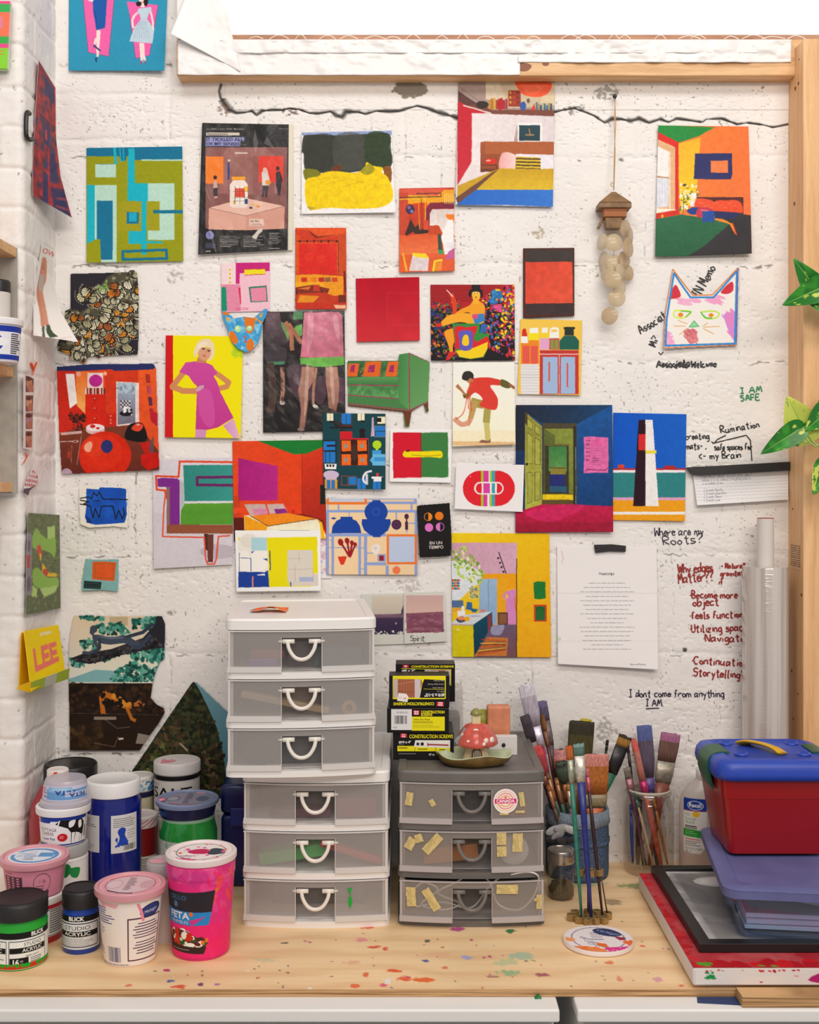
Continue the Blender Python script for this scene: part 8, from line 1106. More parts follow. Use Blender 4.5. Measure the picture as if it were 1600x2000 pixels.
A = Art(130, 710, 690, 935, '1c1a1b', .9); A.k = A.k; logo(A, 195, 712, 62, 36); A.x('CONSTRUCTION SCREWS', 278, 752, 30, YL, bold=.03, sx=.80); A.p([(168, 768), (330, 772), (322, 826), (168, 820)], '1c1a1b'); A.x('#10 x 4"', 182, 794, 18, 'f2f0ec', bold=.04, sx=1.25); A.x('10.2 cm', 182, 810, 10, 'c8c6c0'); A.q(335, 770, 660, 838, 'ece8e4'); A.q(168, 818, 660, 864, YL); A.p([(335, 770), (660, 770), (660, 838), (322, 826)], 'ece8e4'); A.l([(450, 806), (640, 812)], 14, 'a8525a'); A.p([(445, 790), (462, 800), (462, 816), (447, 822)], 'a8525a'); [A.q(345+i*40, 790, 372+i*40, 814, '3a3a40') for i in range(2)]; A.e(400, 802, 14, 14, '1c1a1b'); A.lines(180, 836, 300, 1, 4, '4a4a1c', 8); A.lines(360, 846, 490, 1, 4, '4a4a1c', 8); A.lines(560, 850, 645, 1, 4, '4a4a1c', 8); [A.l([(x, 830), (x, 862)], 3, '1c1a1b') for x in (330, 525)]; A.lines(180, 884, 420, 1, 4, '8a8886', 8); A.x('47 ct', 460, 900, 18, 'e8e6e2', bold=.02); screwbox('black screw box lowest of its stack, showing #10 x 4', 767.6, 886.6, -.2575, .10, ZG, z1, A)
z2 = zat(1383, -.262)
A = Art(75, 485, 645, 715, '1c1a1b', .9); A.q(110, 492, 302, 690, 'e4e2e4'); A.x('312GCS1', 160, 532, 18, '2a2a2c', sx=1.1); A.bars(140, 552, 265, 632, '1c1a1b', 14); A.lines(130, 664, 180, 2, 8, '5a5a5c', 3); logo(A, 318, 502, 55, 44); A.x('CONSTRUCTION', 388, 530, 24, YL, bold=.04, sx=.82); A.x('SCREWS', 388, 556, 24, YL, bold=.04, sx=.82); A.q(302, 562, 610, 696, YL); A.x('Yellow Zinc Plated', 316, 596, 13, '3a3818', bold=.02, sx=1.1); A.lines(316, 610, 590, 2, 12, '5a561c', 5, 3); A.lines(316, 644, 590, 3, 11, '7a761e', 3, 4); screwbox('black screw box with barcode and yellow panel, second from the bottom of its stack', 756, 877, -.262, .105, z1+.0004, z2, A, math.radians(-1))
z3 = zat(1319, -.258)
A = Art(95, 180, 650, 480, '1c1a1b', .9); A.q(125, 180, 620, 400, YL); A.p([(132, 210), (390, 212), (400, 240), (372, 385), (355, 390), (128, 390)], 'a8684c'); A.q(132, 212, 172, 390, 'c8b8b0'); [A.l([(190+i*26, 222), (190+i*26, 380)], 3, '8a4a34') for i in range(6)]; A.l([(172, 262), (330, 232)], 5, 'c88a6c'); A.l([(172, 330), (330, 338)], 4, '7a3e2c'); A.q(330, 212, 385, 390, 'cfc4c8'); A.p([(420, 212), (612, 222), (610, 404), (378, 392), (400, 260)], '1c1a1b')
A.x('#10 x 3-1/2"', 606, 352, 27, 'f2f0ec', bold=.04, flip=True, sx=.94); A.x('8.89 cm', 606, 324, 15, 'b8b6b0', flip=True); [A.x(s, 606, 222+i*34, 12, 'e4e2dc', flip=True, sx=1.0) for i, s in enumerate(('Type 17 Point', 'Coarse Auger Thread', 'T-25 Star Drive'))]; A.l([(415, 306), (608, 312)], 3, YL); A.q(125, 392, 612, 404, YL); logo(A, 536, 430, 66, 44, True); A.x('CONSTRUCTION SCREWS', 512, 436, 26, YL, bold=.04, flip=True, sx=.86); A.p([(180, 345), (250, 352), (272, 380), (262, 432), (165, 420)], 'f0ecea'); A.x('375', 176, 398, 16, 'e08a8a'); A.x('99', 226, 408, 16, 'd83a48', bold=.03); screwbox('black screw box printed upside down with a wooden fence picture', 760, 878, -.258, .046, z2+.0004, z3, A)
z4 = zat(1296, -.205)
A = Art(155, 75, 695, 480, '1c1a1b', .9); logo(A, 215, 84, 58, 28); A.x('CONSTRUCTION SCREWS', 294, 112, 22, YL, bold=.04, sx=1.05); A.l([(205, 122), (660, 134)], 5, YL); A.x('#8 x 2"', 208, 156, 22, 'f2f0ec', bold=.04, sx=1.3); A.x('5.08 cm', 208, 174, 12, 'c8c6c0'); A.p([(420, 134), (655, 138), (655, 300), (400, 300)], 'c8b8b8'); A.q(475, 140, 610, 300, 'a8684c'); A.p([(455, 150), (545, 146), (552, 176), (460, 178)], 'f0ecea'); A.x('45 17', 464, 170, 14, 'd84a58'); A.q(655, 130, 662, 310, YL); screwbox('black screw box at the back of the stack reading #8 x 2', 773, 889, -.205, .046, z2+.0006, z4, A)
t = thing('clear_box', 'clear plastic box behind the stack of screw boxes', 'box', (P(880, 930, -.125).x, -.125, ZG)); h = zat(1341, -.14)-ZG; bm = bmesh.new(); box(bm, -.045, .024, -.03, .03, 0, h, .004, 2); obj('body', bm, haze('c9c4c0', .62, .2, 'cb'), t); bm = bmesh.new(); box(bm, -.040, .018, -.024, .024, .002, h*.55, .006, 2); obj('contents', bm, mat('6a6a6e', .5, vary=.3, bscale=200), t)
y = -.290; kx = pxm(y); x = P(926, 930, y).x; t = thing('leaf_dish', 'pale green oval dish with brown wavy edge on the grey drawers', 'dish', (x, y, ZG)); rx, ry, hh = 76*kx, .046, .021
wv = lambda a: 1+.03*math.sin(3*a+1)+.02*math.sin(7*a)
bm = bmesh.new(); rings = []
for f, z, mi in ((0, .0, 1), (.70, .0, 1), (.88, .007, 1), (1.0, hh, 1), (.97, hh+.0012, 0), (.90, hh-.004, 0), (.78, .009, 0), (.5, .006, 0), (0, .005, 0)):
    rings.append(([bm.verts.new((0, 0, z))] if f == 0 else [bm.verts.new((rx*f*wv(a)*math.cos(a), ry*f*wv(a)*math.sin(a), z+(.0035*math.sin(4*a+.6)*f**4 if z > .015 else 0))) for a in np.linspace(0, 2*math.pi, 49)[:-1]], mi))
for (a, m0), (b, m1) in zip(rings, rings[1:]):
    for i in range(48):
        j = (i+1) % 48; f = bm.faces.new([a[0], b[j], b[i]] if len(a) == 1 else [a[i], a[j], b[0]] if len(b) == 1 else [a[i], a[j], b[j], b[i]]); f.material_index = 0 if m1 == 0 else 1
obj('dish', bm, [mat('c3cfae', .2, vary=.12, bscale=60), mat('6f5428', .25, vary=.3, bscale=70)], t, True)
tm = thing('mushroom_house', 'ceramic red mushroom house standing in the green dish', 'ornament', (x+.004, y, ZG+.0062)); k = kx
hs = zat(1449, y)-ZG; bm = bmesh.new(); lathe(bm, [(0, 0), (.026, 0), (.024, .006), (.019, .02), (.018, hs), (0, hs)], 32, wob=lambda u, z: 1+.06*math.sin(u*6.28*4)); obj('stem', bm, mat('d8c69c', .35, vary=.15, bscale=150), tm, True)
zc0 = zat(1455, y)-ZG-.006; zc1 = zat(1412, y)-ZG-.006; bm = bmesh.new(); lathe(bm, [(.012, zc0+.002), (.030, zc0-.001), (.0385, zc0+.002), (.0375, zc0+.010), (.030, zc0+.024), (.020, zc1-.004), (.010, zc1), (0, zc1+.001)], 40, wob=lambda u, z: 1+.05*math.sin(u*6.28*3+1)+.03*math.sin(u*6.28*7)); cap = obj('cap', bm, mat('cf5a4e', .22, vary=.2, bscale=90), tm, True)
for a_, f_, s_ in ((-95, .55, .0082), (-35, .88, .0065), (-150, .75, .0062), (-60, .86, .005), (-118, .9, .004), (-20, .6, .006), (-70, .95, .0035), (-160, .4, .005)):
    a = math.radians(a_); rr = .038*f_; zz = zc0+.004+(zc1-zc0)*(1-f_)**.7*.98; bm = bmesh.new(); bmesh.ops.create_uvsphere(bm, u_segments=14, v_segments=8, radius=s_); o = obj('cap_spot', bm, mat('efe4d8', .3), cap, True); o.location = (rr*math.cos(a), rr*math.sin(a)-.001, zz); o.scale = (1, .5, 1); o.rotation_euler = (0, 0, a+math.pi/2)
bm = bmesh.new(); box(bm, -.0078, .0078, -.0078, .0078, zc1-.006, zat(1396, y)-ZG-.006, .001); ch = obj('chimney', bm, mat('dfcfa4', .5, bump=.5, bscale=500), tm)
bm = bmesh.new(); lathe(bm, [(.0105, 0), (.0115, .001), (.009, .006), (.004, .011), (0, .012)], 20); o = obj('chimney_roof', bm, mat('8f8c4a', .35), tm, True); o.location = (0, 0, zat(1396, y)-ZG-.006)
bm = bmesh.new(); pts = [(-.0095, .0)]+[(.0095*math.cos(a), .017+.0095*math.sin(a)) for a in np.linspace(math.pi, 0, 12)]+[(.0095, .0)]; prism(bm, pts, .006); dr = obj('door_frame', bm, mat('6d4c28', .4), tm); dr.rotation_euler = (math.pi/2, 0, 0); dr.location = (0, -.0185, .001)
bm = bmesh.new(); prism(bm, [(p[0]*.72, p[1]*.9) for p in pts], .001); o = obj('window_pane', bm, mat('b9b8ae', .2), dr); o.location = (0, .001, .0061)
bm = bmesh.new(); [box(bm, -.0006+i*.004-.004, .0006+i*.004-.004, 0, .022, .0073, .0085) for i in range(3)]; box(bm, -.0065, .0065, .010, .0112, .0073, .0085); o = obj('muntin', bm, mat('6d4c28', .4), dr)
bm = bmesh.new(); pts = smoothline([(-.034, 0), (-.020, .008), (-.016, .020), (-.022, .030), (-.030, .018), (-.040, .008)], 4, True); prism(bm, pts, .008); o = obj('grey_bird', bm, mat('8f9696', .4, vary=.2, bscale=200), tm); o.rotation_euler = (math.pi/2, 0, 0); o.location = (0, -.006, zc0+.004)
for a_ in range(5): bm = bmesh.new(); tube(bm, [(-.055+a_*.006, -.004+.002*(a_ % 2), .0088), (-.046+a_*.006, .004, .0086)], .0009, 6); obj('twig', bm, mat('5a3a24', .6), t)
y = -.185; a = P(952, 930, y).x; b = P(997, 930, y).x; bm = bmesh.new(); box(bm, a, b, y, y+.03, ZG+.0004, zat(1380, y), .004, 3); tag(obj('salt_block', bm, mat('d98a66', .45, vary=.15, bscale=45, bump=.3)), 'rough pinkish orange salt block behind the mushroom house', 'block')
y = -.150; bm = bmesh.new(); p = P(945, 1402, y); lathe(bm, [(0, 0), (.016, .0), (.021, .02), (.0215, .04)]+[(.0215*math.cos(q), .052+.0215*math.sin(q)) for q in np.linspace(-.3, 1.57, 9)], 28); o = obj('green_candle', bm, mat('9a982c', .45, bump=.2), None, True); o.location = (p.x-.001, y, ZG+.0004); tag(o, 'yellow-green rounded lump beside the salt block', 'candle')
y = -.215; a = P(955, 930, y).x; b = P(1010, 930, y).x; t = thing('card_stand', 'white folded card with a black dot in front of the salt block', 'card', ((a+b)/2, y, ZG)); w = (b-a)/2; h = zat(1437, y)-ZG; bm = bmesh.new(); box(bm, -w, w, -.004, .012, .0002, h, .0008); obj('card', bm, mat('e6e2e0', .5), t); bm = bmesh.new(); lathe(bm, [(0, 0), (.0035, 0), (.0035, .003), (0, .0035)], 12); o = obj('push_pin', bm, mat('1a1a1c', .4), t, True); o.rotation_euler = (math.pi/2, 0, 0); o.location = (.001, -.0042, h*.55)
# ================================================================ BRUSHES
def hair(h):                             # streaks run along the bristles
    m = mat(h, .7, bump=.8, bscale=321, vary=.42); N = m.node_tree.nodes; L = m.node_tree.links
    if 'Mapping' not in N: p = N.new('ShaderNodeMapping'); p.inputs['Scale'].default_value = (2.6, 2.6, .12); L.new(N['Texture Coordinate'].outputs['Object'], p.inputs[0]); L.new(p.outputs[0], N['Noise Texture'].inputs['Vector'])
    return m
def brush(label, tip, end, yt, ye, w, lb, lf, cols, wf=None, hw=7, round_=False, tail=None, name='paint_brush', group=None):
    a = P(*end, ye); b = P(*tip, yt); ax = (b-a); Lt = ax.length; ax.normalize(); sd = ax.cross(Vector((0, 1, 0))).normalized(); dp = sd.cross(ax); k = pxm(yt); w *= k; wf = (wf*k if wf else w*.8); hw *= k
    t = thing(name, label, 'brush', a, 0, group); rs = random.Random(len(label))
    def sweep(nm, st, m, par, jag=0):
        bm = bmesh.new(); rings = []
        for i, (s, ww, tt, mi) in enumerate(st):
            j = [s*Lt+(jag*rs.uniform(-1, .3) if i >= len(st)-2 and jag else 0) for _ in range(20)]; rings.append([bm.verts.new(ax*j[q]+sd*(ww/2*math.cos(2*math.pi*q/20))+dp*(tt/2*math.sin(2*math.pi*q/20))) for q in range(20)])
        for i, (r0, r1) in enumerate(zip(rings, rings[1:])):
            for q in range(20): f = bm.faces.new([r0[q], r0[(q+1) % 20], r1[(q+1) % 20], r1[q]]); f.material_index = st[i+1][3]
        bm.faces.new(rings[0][::-1]).material_index = st[0][3]; bm.faces.new(rings[-1]).material_index = st[-1][3]
        return obj(nm, bm, m, par, True)
    sb = 1-lb; sf = sb-lf; T_ = (lambda x: x) if round_ else (lambda x: min(x, .009)*.75); hb = hair(cols[0]); tipm = hair(cols[1])
    sweep('handle', [(0, hw*.6, hw*.6, 0), (.25*sf, hw*.85, hw*.85, 0), (.7*sf, hw*1.15, hw*1.15, 0), (sf+.004, wf*.8, T_(wf*.8), 0)], mat(cols[3], .35, vary=.2, bscale=120), t)
    sweep('ferrule', [(sf, wf*.86, T_(wf*.9), 0), (sf+lf*.3, wf*.92, T_(wf*.95), 0), (sf+lf*.34, wf*.97, T_(wf), 0), (sb+.002, wf, T_(wf), 0)], mat(cols[2], .35, .5 if cols[2][0] in '9abcd' else .0, vary=.25, bscale=150), t)
    e = tail if tail else (.35 if round_ else .97)
    sweep('bristles', [(sb-.002, wf*.97, T_(wf)*.95, 0), (sb+lb*.35, w*.98, T_(w)*1.05, 0), (sb+lb*.7, w, T_(w)*.9, 0), (sb+lb*.92, w*(.85 if round_ else 1.0), T_(w)*.6, 1), (.998, w*e, T_(w)*(.2 if not round_ else e), 1)], [hb, tipm], t, Lt*.012)
    return t
y = -.070; x = P(1128, 930, y).x; r = 61*pxm(y); h = zat(1592, y-r)-TZ; t = thing('brush_holder', 'brush holder wrapped in blue denim with a waistband', 'holder', (x, y, TZ)); DN = mat('465a76', .9, bump=.9, bscale=260, vary=.45); DL = mat('7f8c9a', .9, bump=.9, bscale=260, vary=.3)
bm = bmesh.new(); wb = lambda u, z: 1+.022*math.sin(u*6.28*5+z*80)+.016*math.sin(u*6.28*11-z*50); lathe(bm, [(0, 0), (r*.96, 0), (r, .008), (r*1.0, h*.55), (r*.97, h*.80)], 64, wob=wb); obj('denim_body', bm, DN, t, True)
bm = bmesh.new(); lathe(bm, [(r*.97, h*.78), (r*1.02, h*.80), (r*1.0, h), (r*.93, h), (r*.90, h*.6), (0, h*.3)], 64, wob=wb); obj('waistband', bm, DL, t, True)
bm = bmesh.new(); lathe(bm, [(r*1.005, h*.50), (r*1.03, h*.505), (r*1.03, h*.555), (r*1.005, h*.56)], 64, wob=wb); obj('seam', bm, DN, t, True)
for i, (px, py, s, c) in enumerate(((1082, 1622, 15, 'b9b6b6'), (1098, 1618, 15, 'a7a5a6'), (1115, 1621, 13, 'c2bfbe'), (1090, 1632, 13, '8f8d90'), (1078, 1640, 12, '2c2a2e'), (1098, 1643, 12, '37343a'), (1118, 1640, 11, '2c2a2e'))):
    bm = bmesh.new(); bmesh.ops.create_uvsphere(bm, u_segments=16, v_segments=8, radius=s*.00095); o = obj('petal', bm, mat(c, .7, vary=.15), t, True); o.location = P(px, py, y-r-.004-.002*i)-t.location; o.scale = (1.25, .25, .62); o.rotation_euler = (0, .4*(i % 3-1), .3*(i % 2))
def B(*a, **k): return brush(*a, **k)
EB = -.07
B('large flat brush caked in white and purple paint, standing tallest in the denim holder', (1026, 1334), (1100, 1650), -.075, EB, 31, .27, .13, ('b9b0c0', 'd8d2de', 'cfc4d4', 'b8245e'), 21, 10, tail=.45)
B('flat brush with violet grey bristles, behind the white-caked brush', (1057, 1369), (1112, 1650), -.045, -.055, 22, .14, .17, ('5c536e', '6a6288', '6a5a5c', '5a4a50'), 20, 8)
B('dark purple stiff brush in front of the white-caked brush', (1024, 1396), (1098, 1640), -.090, -.08, 20, .22, .10, ('3f3640', '4a4048', '7a6a64', '4a2c3c'), 18, 8)
B('small round brush with an orange-brown tip beside the violet grey brush', (1059, 1394), (1104, 1640), -.062, -.065, 9, .14, .12, ('8a5a24', '7a4a1c', '8a5a3c', '5a2c2c'), 8, 6, True)
B('flat brush with coral red bristles leaning at the edge of the denim holder', (1046, 1457), (1110, 1650), -.100, -.085, 22, .30, .12, ('b8444c', 'd8504c', '9a6a5c', '6a2a34'), 17, 7)
B('wide flat brush with olive and black bristles, upright in the denim holder', (1137, 1408), (1120, 1660), -.050, -.055, 50, .36, .12, ('4c4422', '34301c', '8a8070', '8a5a34'), 45, 12)
B('flat brush with yellow bristles peeping out behind the olive brush', (1145, 1404), (1124, 1660), -.034, -.040, 24, .36, .12, ('c8b01c', 'd0b81c', '8a8070', '8a5a34'), 22, 10)
B('soft round brush with pink-tipped bristles behind the stand brushes', (1092, 1464), (1112, 1660), -.070, -.065, 27, .26, .12, ('c87a6c', 'dc9494', 'b88a5c', '7a3a34'), 22, 9, True, tail=.8)
B('wide brush with orange bristles tipped pink, in front of the denim holder', (1163, 1472), (1160, 1660), -.118, -.085, 54, .42, .14, ('c47434', 'dc9084', '8a7c5c', 'c8602c'), 50, 14)
B('fuzzy brush with dark green bristles and copper ferrule', (1096, 1489), (1122, 1660), -.110, -.085, 28, .24, .20, ('3f4a3a', '4c5a4c', 'b8764a', '2f5a4a'), 10, 7, True, tail=.9)
B('flat brush with golden bristles, black edge and black handle leaning over', (1223, 1436), (1140, 1655), -.060, -.06, 27, .10, .24, ('a87a34', '3a2c1c', '1d1c20', '2f6a54'), 26, 8)
B('thin black handle end standing beside the golden brush', (1187, 1445), (1160, 1650), -.060, -.06, 6, .05, .05, ('20201f', '20201f', '232323', '1f2424'), 6, 6, True, tail=.8)
for tp, en, c in (((1068, 1507), (1112, 1655), ('8a5a3c', '6a4028', 'b07a54', '3f5a4c')), ((1070, 1533), (1104, 1650), ('b06a3c', 'a0582c', 'c08a64', '6a4a3a')), ((1086, 1519), (1116, 1650), ('c08a5c', '8a5a34', 'a8785a', '2a5a4a')), ((1110, 1532), (1122, 1652), ('b8783c', 'c88a4c', 'c9b09a', '7a4a5c'))): B('small round brush with copper ferrule in the crowd at the front of the denim holder', tp, en, -.119, -.108, 8, .10, .28, c, 9, 7, True, group='small copper brushes')
y0 = -.318; t = thing('brush_stand', 'brush stand welded from brass hex nuts', 'stand', (P(1149, 930, y0).x, y0, TZ)); NT = mat('a88c5c', .3, .55, vary=.2, bscale=150)
def nut(x, y, z, r=.0092, h=.0125):
    bm = bmesh.new(); n = 6; R = [[bm.verts.new((rr*math.cos(math.pi/3*i+.3), rr*math.sin(math.pi/3*i+.3), zz)) for i in range(n)] for rr, zz in ((r, .001), (r, h-.001), (r*.62, h), (r*.55, h-.002), (r*.5, .002), (r*.62, 0))]
    for a, b in zip(R, R[1:]+R[:1]):
        for i in range(n): bm.faces.new([a[i], a[(i+1) % n], b[(i+1) % n], b[i]])
    bmesh.ops.bevel(bm, geom=bm.edges[:], offset=.0006, segments=2, affect='EDGES'); o = obj('hex_nut', bm, NT, t, auto=30); o.location = (x, y, z); return o
n0 = nut(-.031, -.004, 0)
for xx, yy in ((-.004, -.026), (.026, -.018), (.010, -.020), (-.018, -.016), (.036, .004), (-.022, .012), (.018, .014), (.002, .016), (.002, -.004)): o = n0.copy(); C.objects.link(o); o.parent = t; o.location = (xx, yy, 0)
zu = zat(1709, y0)-TZ
for xx, yy in ((-.016, -.004), (.002, -.010), (.019, -.004), (.002, .004)): o = n0.copy(); C.objects.link(o); o.parent = t; o.location = (xx, yy, zu)
bm = bmesh.new(); tube(bm, [(.002, .004, 0), (.002, .004, zu+.004)], .0035, 10); tube(bm, [(.036, .004, .006), (.023, .002, zu+.003)], .0012, 8); obj('rod', bm, mat('6a5c48', .35, .8), t, True)
B('teal handled brush with orange tip in the nut stand', (1112, 1456), (1136, 1789), -.335, -.335, 15, .085, .14, ('b8642c', 'c85a24', '9aa08c', '2f7a68'), 13, 8)
B('flat brush with sea-green bristles and dark blue handle in the nut stand', (1130, 1451), (1155, 1790), -.338, -.338, 22, .075, .15, ('5a7a70', '7a9a90', 'c9c2b8', '26307e'), 21, 10)
B('pink and black handled brush rising at the back of the nut stand', (1146, 1500), (1177, 1789), -.325, -.325, 8, .06, .10, ('c86a7c', 'd87a8c', 'c86a80', '3a2428'), 8, 7, True)
x, y, r = spot(1096, 1762, 53); zt = zat(1658, y)-TZ; GL2 = glass(); t, R = pot('mason_jar', 'small glass jar with silver screw lid in front of the denim holder', 'jar', x, y, TZ, [(r*.9, .0), (r*.97, .006), (r*.97, zt-.030), (r*.85, zt-.020), (r*.85, zt-.014)], GL2, [(r*.97, zt-.024), (r*1.0, zt-.022), (r*.98, zt-.016), (r*1.0, zt-.012), (r*1.0, zt-.002), (r*.95, zt), (r*.80, zt), (r*.78, zt-.001), (0, zt-.001)], mat('b9b2a8', .25, .9))
bm = bmesh.new(); lathe(bm, [(0, .003), (r*.86, .003), (r*.88, .02), (r*.7, .030), (0, .026)], 24, wob=lambda u, z: 1+.08*math.sin(u*50+z*400)); obj('contents', bm, mat('5a4a2a', .8, bump=1, bscale=300, vary=.6), t)
x, y, r = spot(1267, 1718, 97); zr = zat(1542, y)-TZ; zs_ = zat(1568, y)-TZ; t = thing('brush_jar', 'clear jar of brushes with a torn paper rim beside the alcohol bottle', 'jar', (x, y, TZ)); bm = bmesh.new(); lathe(bm, [(0, .003), (r*.9, .001), (r, .012), (r, zs_-.004), (r*.90, zs_+.006), (r*.86, zs_+.012), (r*.86, zr), (r*.83, zr)], 56); obj('glass_body', bm, glass('f2efec', .93), t, True)
bm = bmesh.new(); lathe(bm, [(r*.85, zr-.002), (r*.89, zr+.001), (r*.87, zr+.004), (r*.84, zr+.002), (r*.85, zr-.002)], 56, wob=lambda u, z: 1+.012*math.sin(u*40)); obj('paper_rim', bm, mat('cfc6b4', .8, bump=.5, bscale=300), t, True)
bm = bmesh.new(); lathe(bm, [(r*.88, zr-.009), (r*.92, zr-.006), (r*.88, zr-.003)], 56); obj('thread', bm, glass('e9e4e0', .8), t, True)
for a in (('round handled brush with a salmon pink head in the clear jar', (1237, 1441), (1292, 1690), y-.012, y-.02, 14, .34, .10, ('c07a6c', 'd8625c', 'd0407c', 'b8522c'), 15, 12, True), ('big brush with blue and violet bristles in the clear jar', (1258, 1415), (1284, 1690), y+.004, y, 30, .38, .10, ('5f5468', '56629c', '5a4a8c', '3a3a54'), 20, 12), ('flat brush with mauve-tipped brown bristles in the clear jar', (1311, 1431), (1268, 1690), y+.002, y, 39, .22, .16, ('6f5048', 'a8688c', '9a9284', '8a4a3c'), 36, 12), ('small flat brush with grey bristles leaning out of the clear jar', (1224, 1498), (1262, 1690), y-.012, y-.01, 14, .12, .14, ('7a7064', '8a8276', '9a6a74', '6a3a4c'), 15, 7), ('thin black brush handle at the near side of the clear jar', (1226, 1456), (1256, 1690), y-.006, y, 6, .06, .18, ('232022', '232022', '232022', '2a2426'), 6, 6, True), ('thin brush with teal and cream handle in the clear jar', (1240, 1548), (1276, 1690), y-.030, y-.03, 5, .1, .1, ('2f6a5c', '2f6a5c', '4a8a78', 'c8b088'), 5, 5, True), ('thin amber handle in the clear jar', (1276, 1556), (1304, 1688), y-.022, y-.02, 6, .1, .1, ('c88a2c', 'c88a2c', 'b8782c', 'a86a24'), 6, 6, True), ('blue handle against the side of the clear jar', (1232, 1570), (1236, 1686), y-.01, y-.01, 6, .1, .1, ('2f4a9c', '2f4a9c', '2a3f84', '2f4a9c'), 6, 6, True), ('dark brown handle deep inside the clear jar', (1250, 1550), (1246, 1688), y+.005, y+.005, 12, .1, .2, ('3a2a24', '3a2a24', '2c201c', '4a2c24'), 12, 11, True)): B(*a)
y = -.062; x = P(1373, 930, y).x; r = 46*pxm(y); zc = zat(1498, y)-TZ; zb = zat(1520, y)-TZ; t = thing('alcohol_bottle', 'cloudy plastic bottle of isopropyl alcohol with white cap', 'bottle', (x, y, TZ)); sc = lambda bm: [setattr(v, 'co', Vector((v.co.x, v.co.y*.72, v.co.z))) for v in bm.verts]
pr = [(r*.95, 0), (r, .006), (r, zb-.056), (r*.92, zb-.034), (r*.66, zb-.014), (r*.36, zb-.004), (r*.30, zb+.002)]; bm = bmesh.new(); lathe(bm, [(0, 0)]+pr, 48); sc(bm); obj('bottle_body', bm, haze('e4d9d0', .42, .25, 'al'), t, True)
bm = bmesh.new(); lathe(bm, [(0, .002), (r*.93, .002), (r*.97, .008), (r*.97, .062), (0, .062)], 48); sc(bm); obj('liquid', bm, mat('d08a62', .3), t, auto=40)
bm = bmesh.new(); lathe(bm, caplid(r*.29, zb, zc, .001, .003), 36); obj('cap', bm, mat('ebe8e4', .4), t, auto=40)
A = Art(0, 0, 60, 120, 'e6e2dc', 2.2); A.q(0, 0, 60, 28, '1f3f9c'); A.q(0, 26, 60, 28, 'd8502c'); A.e(32, 15, 20, 10, 'dfe4f0'); A.e(32, 15, 18.5, 8.6, '1f3f9c'); A.x('Rexall', 32, 18.5, 9, 'eef0f6', bold=.03, cen=True); A.e(34, 34, 9, 6, 'ecc02c'); [A.x(s, 5, 38+i*8, 6, '4a9a4c', sx=.95) for i, s in enumerate(('91%', 'Isopropyl', 'Alcohol'))]; A.lines(5, 60, 52, 2, 4, '2a2a2c', 1.6, 3); A.p([(0, 66), (46, 68), (46, 84), (0, 82)], '2a9a34'); A.lines(6, 71, 40, 3, 4, 'b8e0b8', 1.2, 4); A.lines(5, 88, 54, 1, 4, 'd8503c', 2.4, 5); A.lines(5, 93, 50, 3, 4, '3a3a3c', 1.2, 6); A.x('32 FL OZ (1 QT)', 5, 110, 4.4, '2a2a2c'); A.x('946 mL', 5, 116, 4.4, '2a2a2c'); A.keep([(2, 0), (58, 0), (60, 3), (60, 100), (44, 120), (3, 118), (0, 114), (0, 3)])
n = 60; v, u = np.meshgrid(np.linspace(0, 1, 90), np.linspace(0, 1, n), indexing='ij'); a = np.radians(-152+62*u); c, mk = A.sample(60*u, 120*v); V = np.stack([(r+.0005)*np.cos(a), (r*.72+.0006)*np.sin(a), zat(1560, y-.03)-TZ-(.112)*v], -1); link('label', gridmesh('label', V, c, mk), PM['gloss'], t)
p = T(1169, 1836, TZ+.006); r = 68.5*pxm(p.y); t = thing('tub_lid', 'white tub lid with orange and pink paint lying flat on the worktop', 'lid', (p.x, p.y, TZ+.0003)); bm = bmesh.new(); lathe(bm, [(0, 0), (r*.97, 0), (r, .0015), (r, .007), (r*.985, .0085), (r*.93, .0085), (r*.90, .0065), (0, .0065)], 64); obj('lid', bm, mat('eadfdd', .4), t, auto=40)
A = Art(0, 0, 100, 100, 'ebe2e2', 1.6); A.e(50, 50, 40, 42, '5a2a5a'); A.e(50, 50, 38.5, 40.5, 'ebe2e2'); A.e(66, 28, 22, 13, '26305c', 1, 30); A.e(66, 28, 19, 10, '33406c', 1, 30); A.x('Michigan', 66, 31, 7, 'b8bcd0', rot=30, cen=True); A.p([(74, 44), (88, 46), (90, 56), (80, 58)], '9a2c4a'); [A.x(s, 22+i*4, 48+i*11, 7, '2f3a74', rot=30) for i, s in enumerate(('Farm', 'Cottage', 'Cheese'))]; A.lines(40, 30, 60, 5, 6, '3f3a6c', 2, 4); A.p([(44, 66), (58, 70), (60, 84), (46, 78)], 'ea702c'); A.d([(14, 78), (40, 88), (60, 99), (20, 96)], ['ee7030', 'f08a4c'], 26, 5, 3); A.d([(58, 88), (86, 84), (80, 96), (60, 99)], ['e0358c', 'ee5aa4'], 20, 4, 4); A.d([(88, 64), (99, 60), (97, 78), (88, 76)], ['ee7030'], 12, 4, 5); A.d([(4, 40), (12, 36), (14, 60), (5, 60)], ['f09a5c'], 8, 3, 6); disc('lid_print', A, r*.97, .0066, t); t.children[-1].location.z += .0021
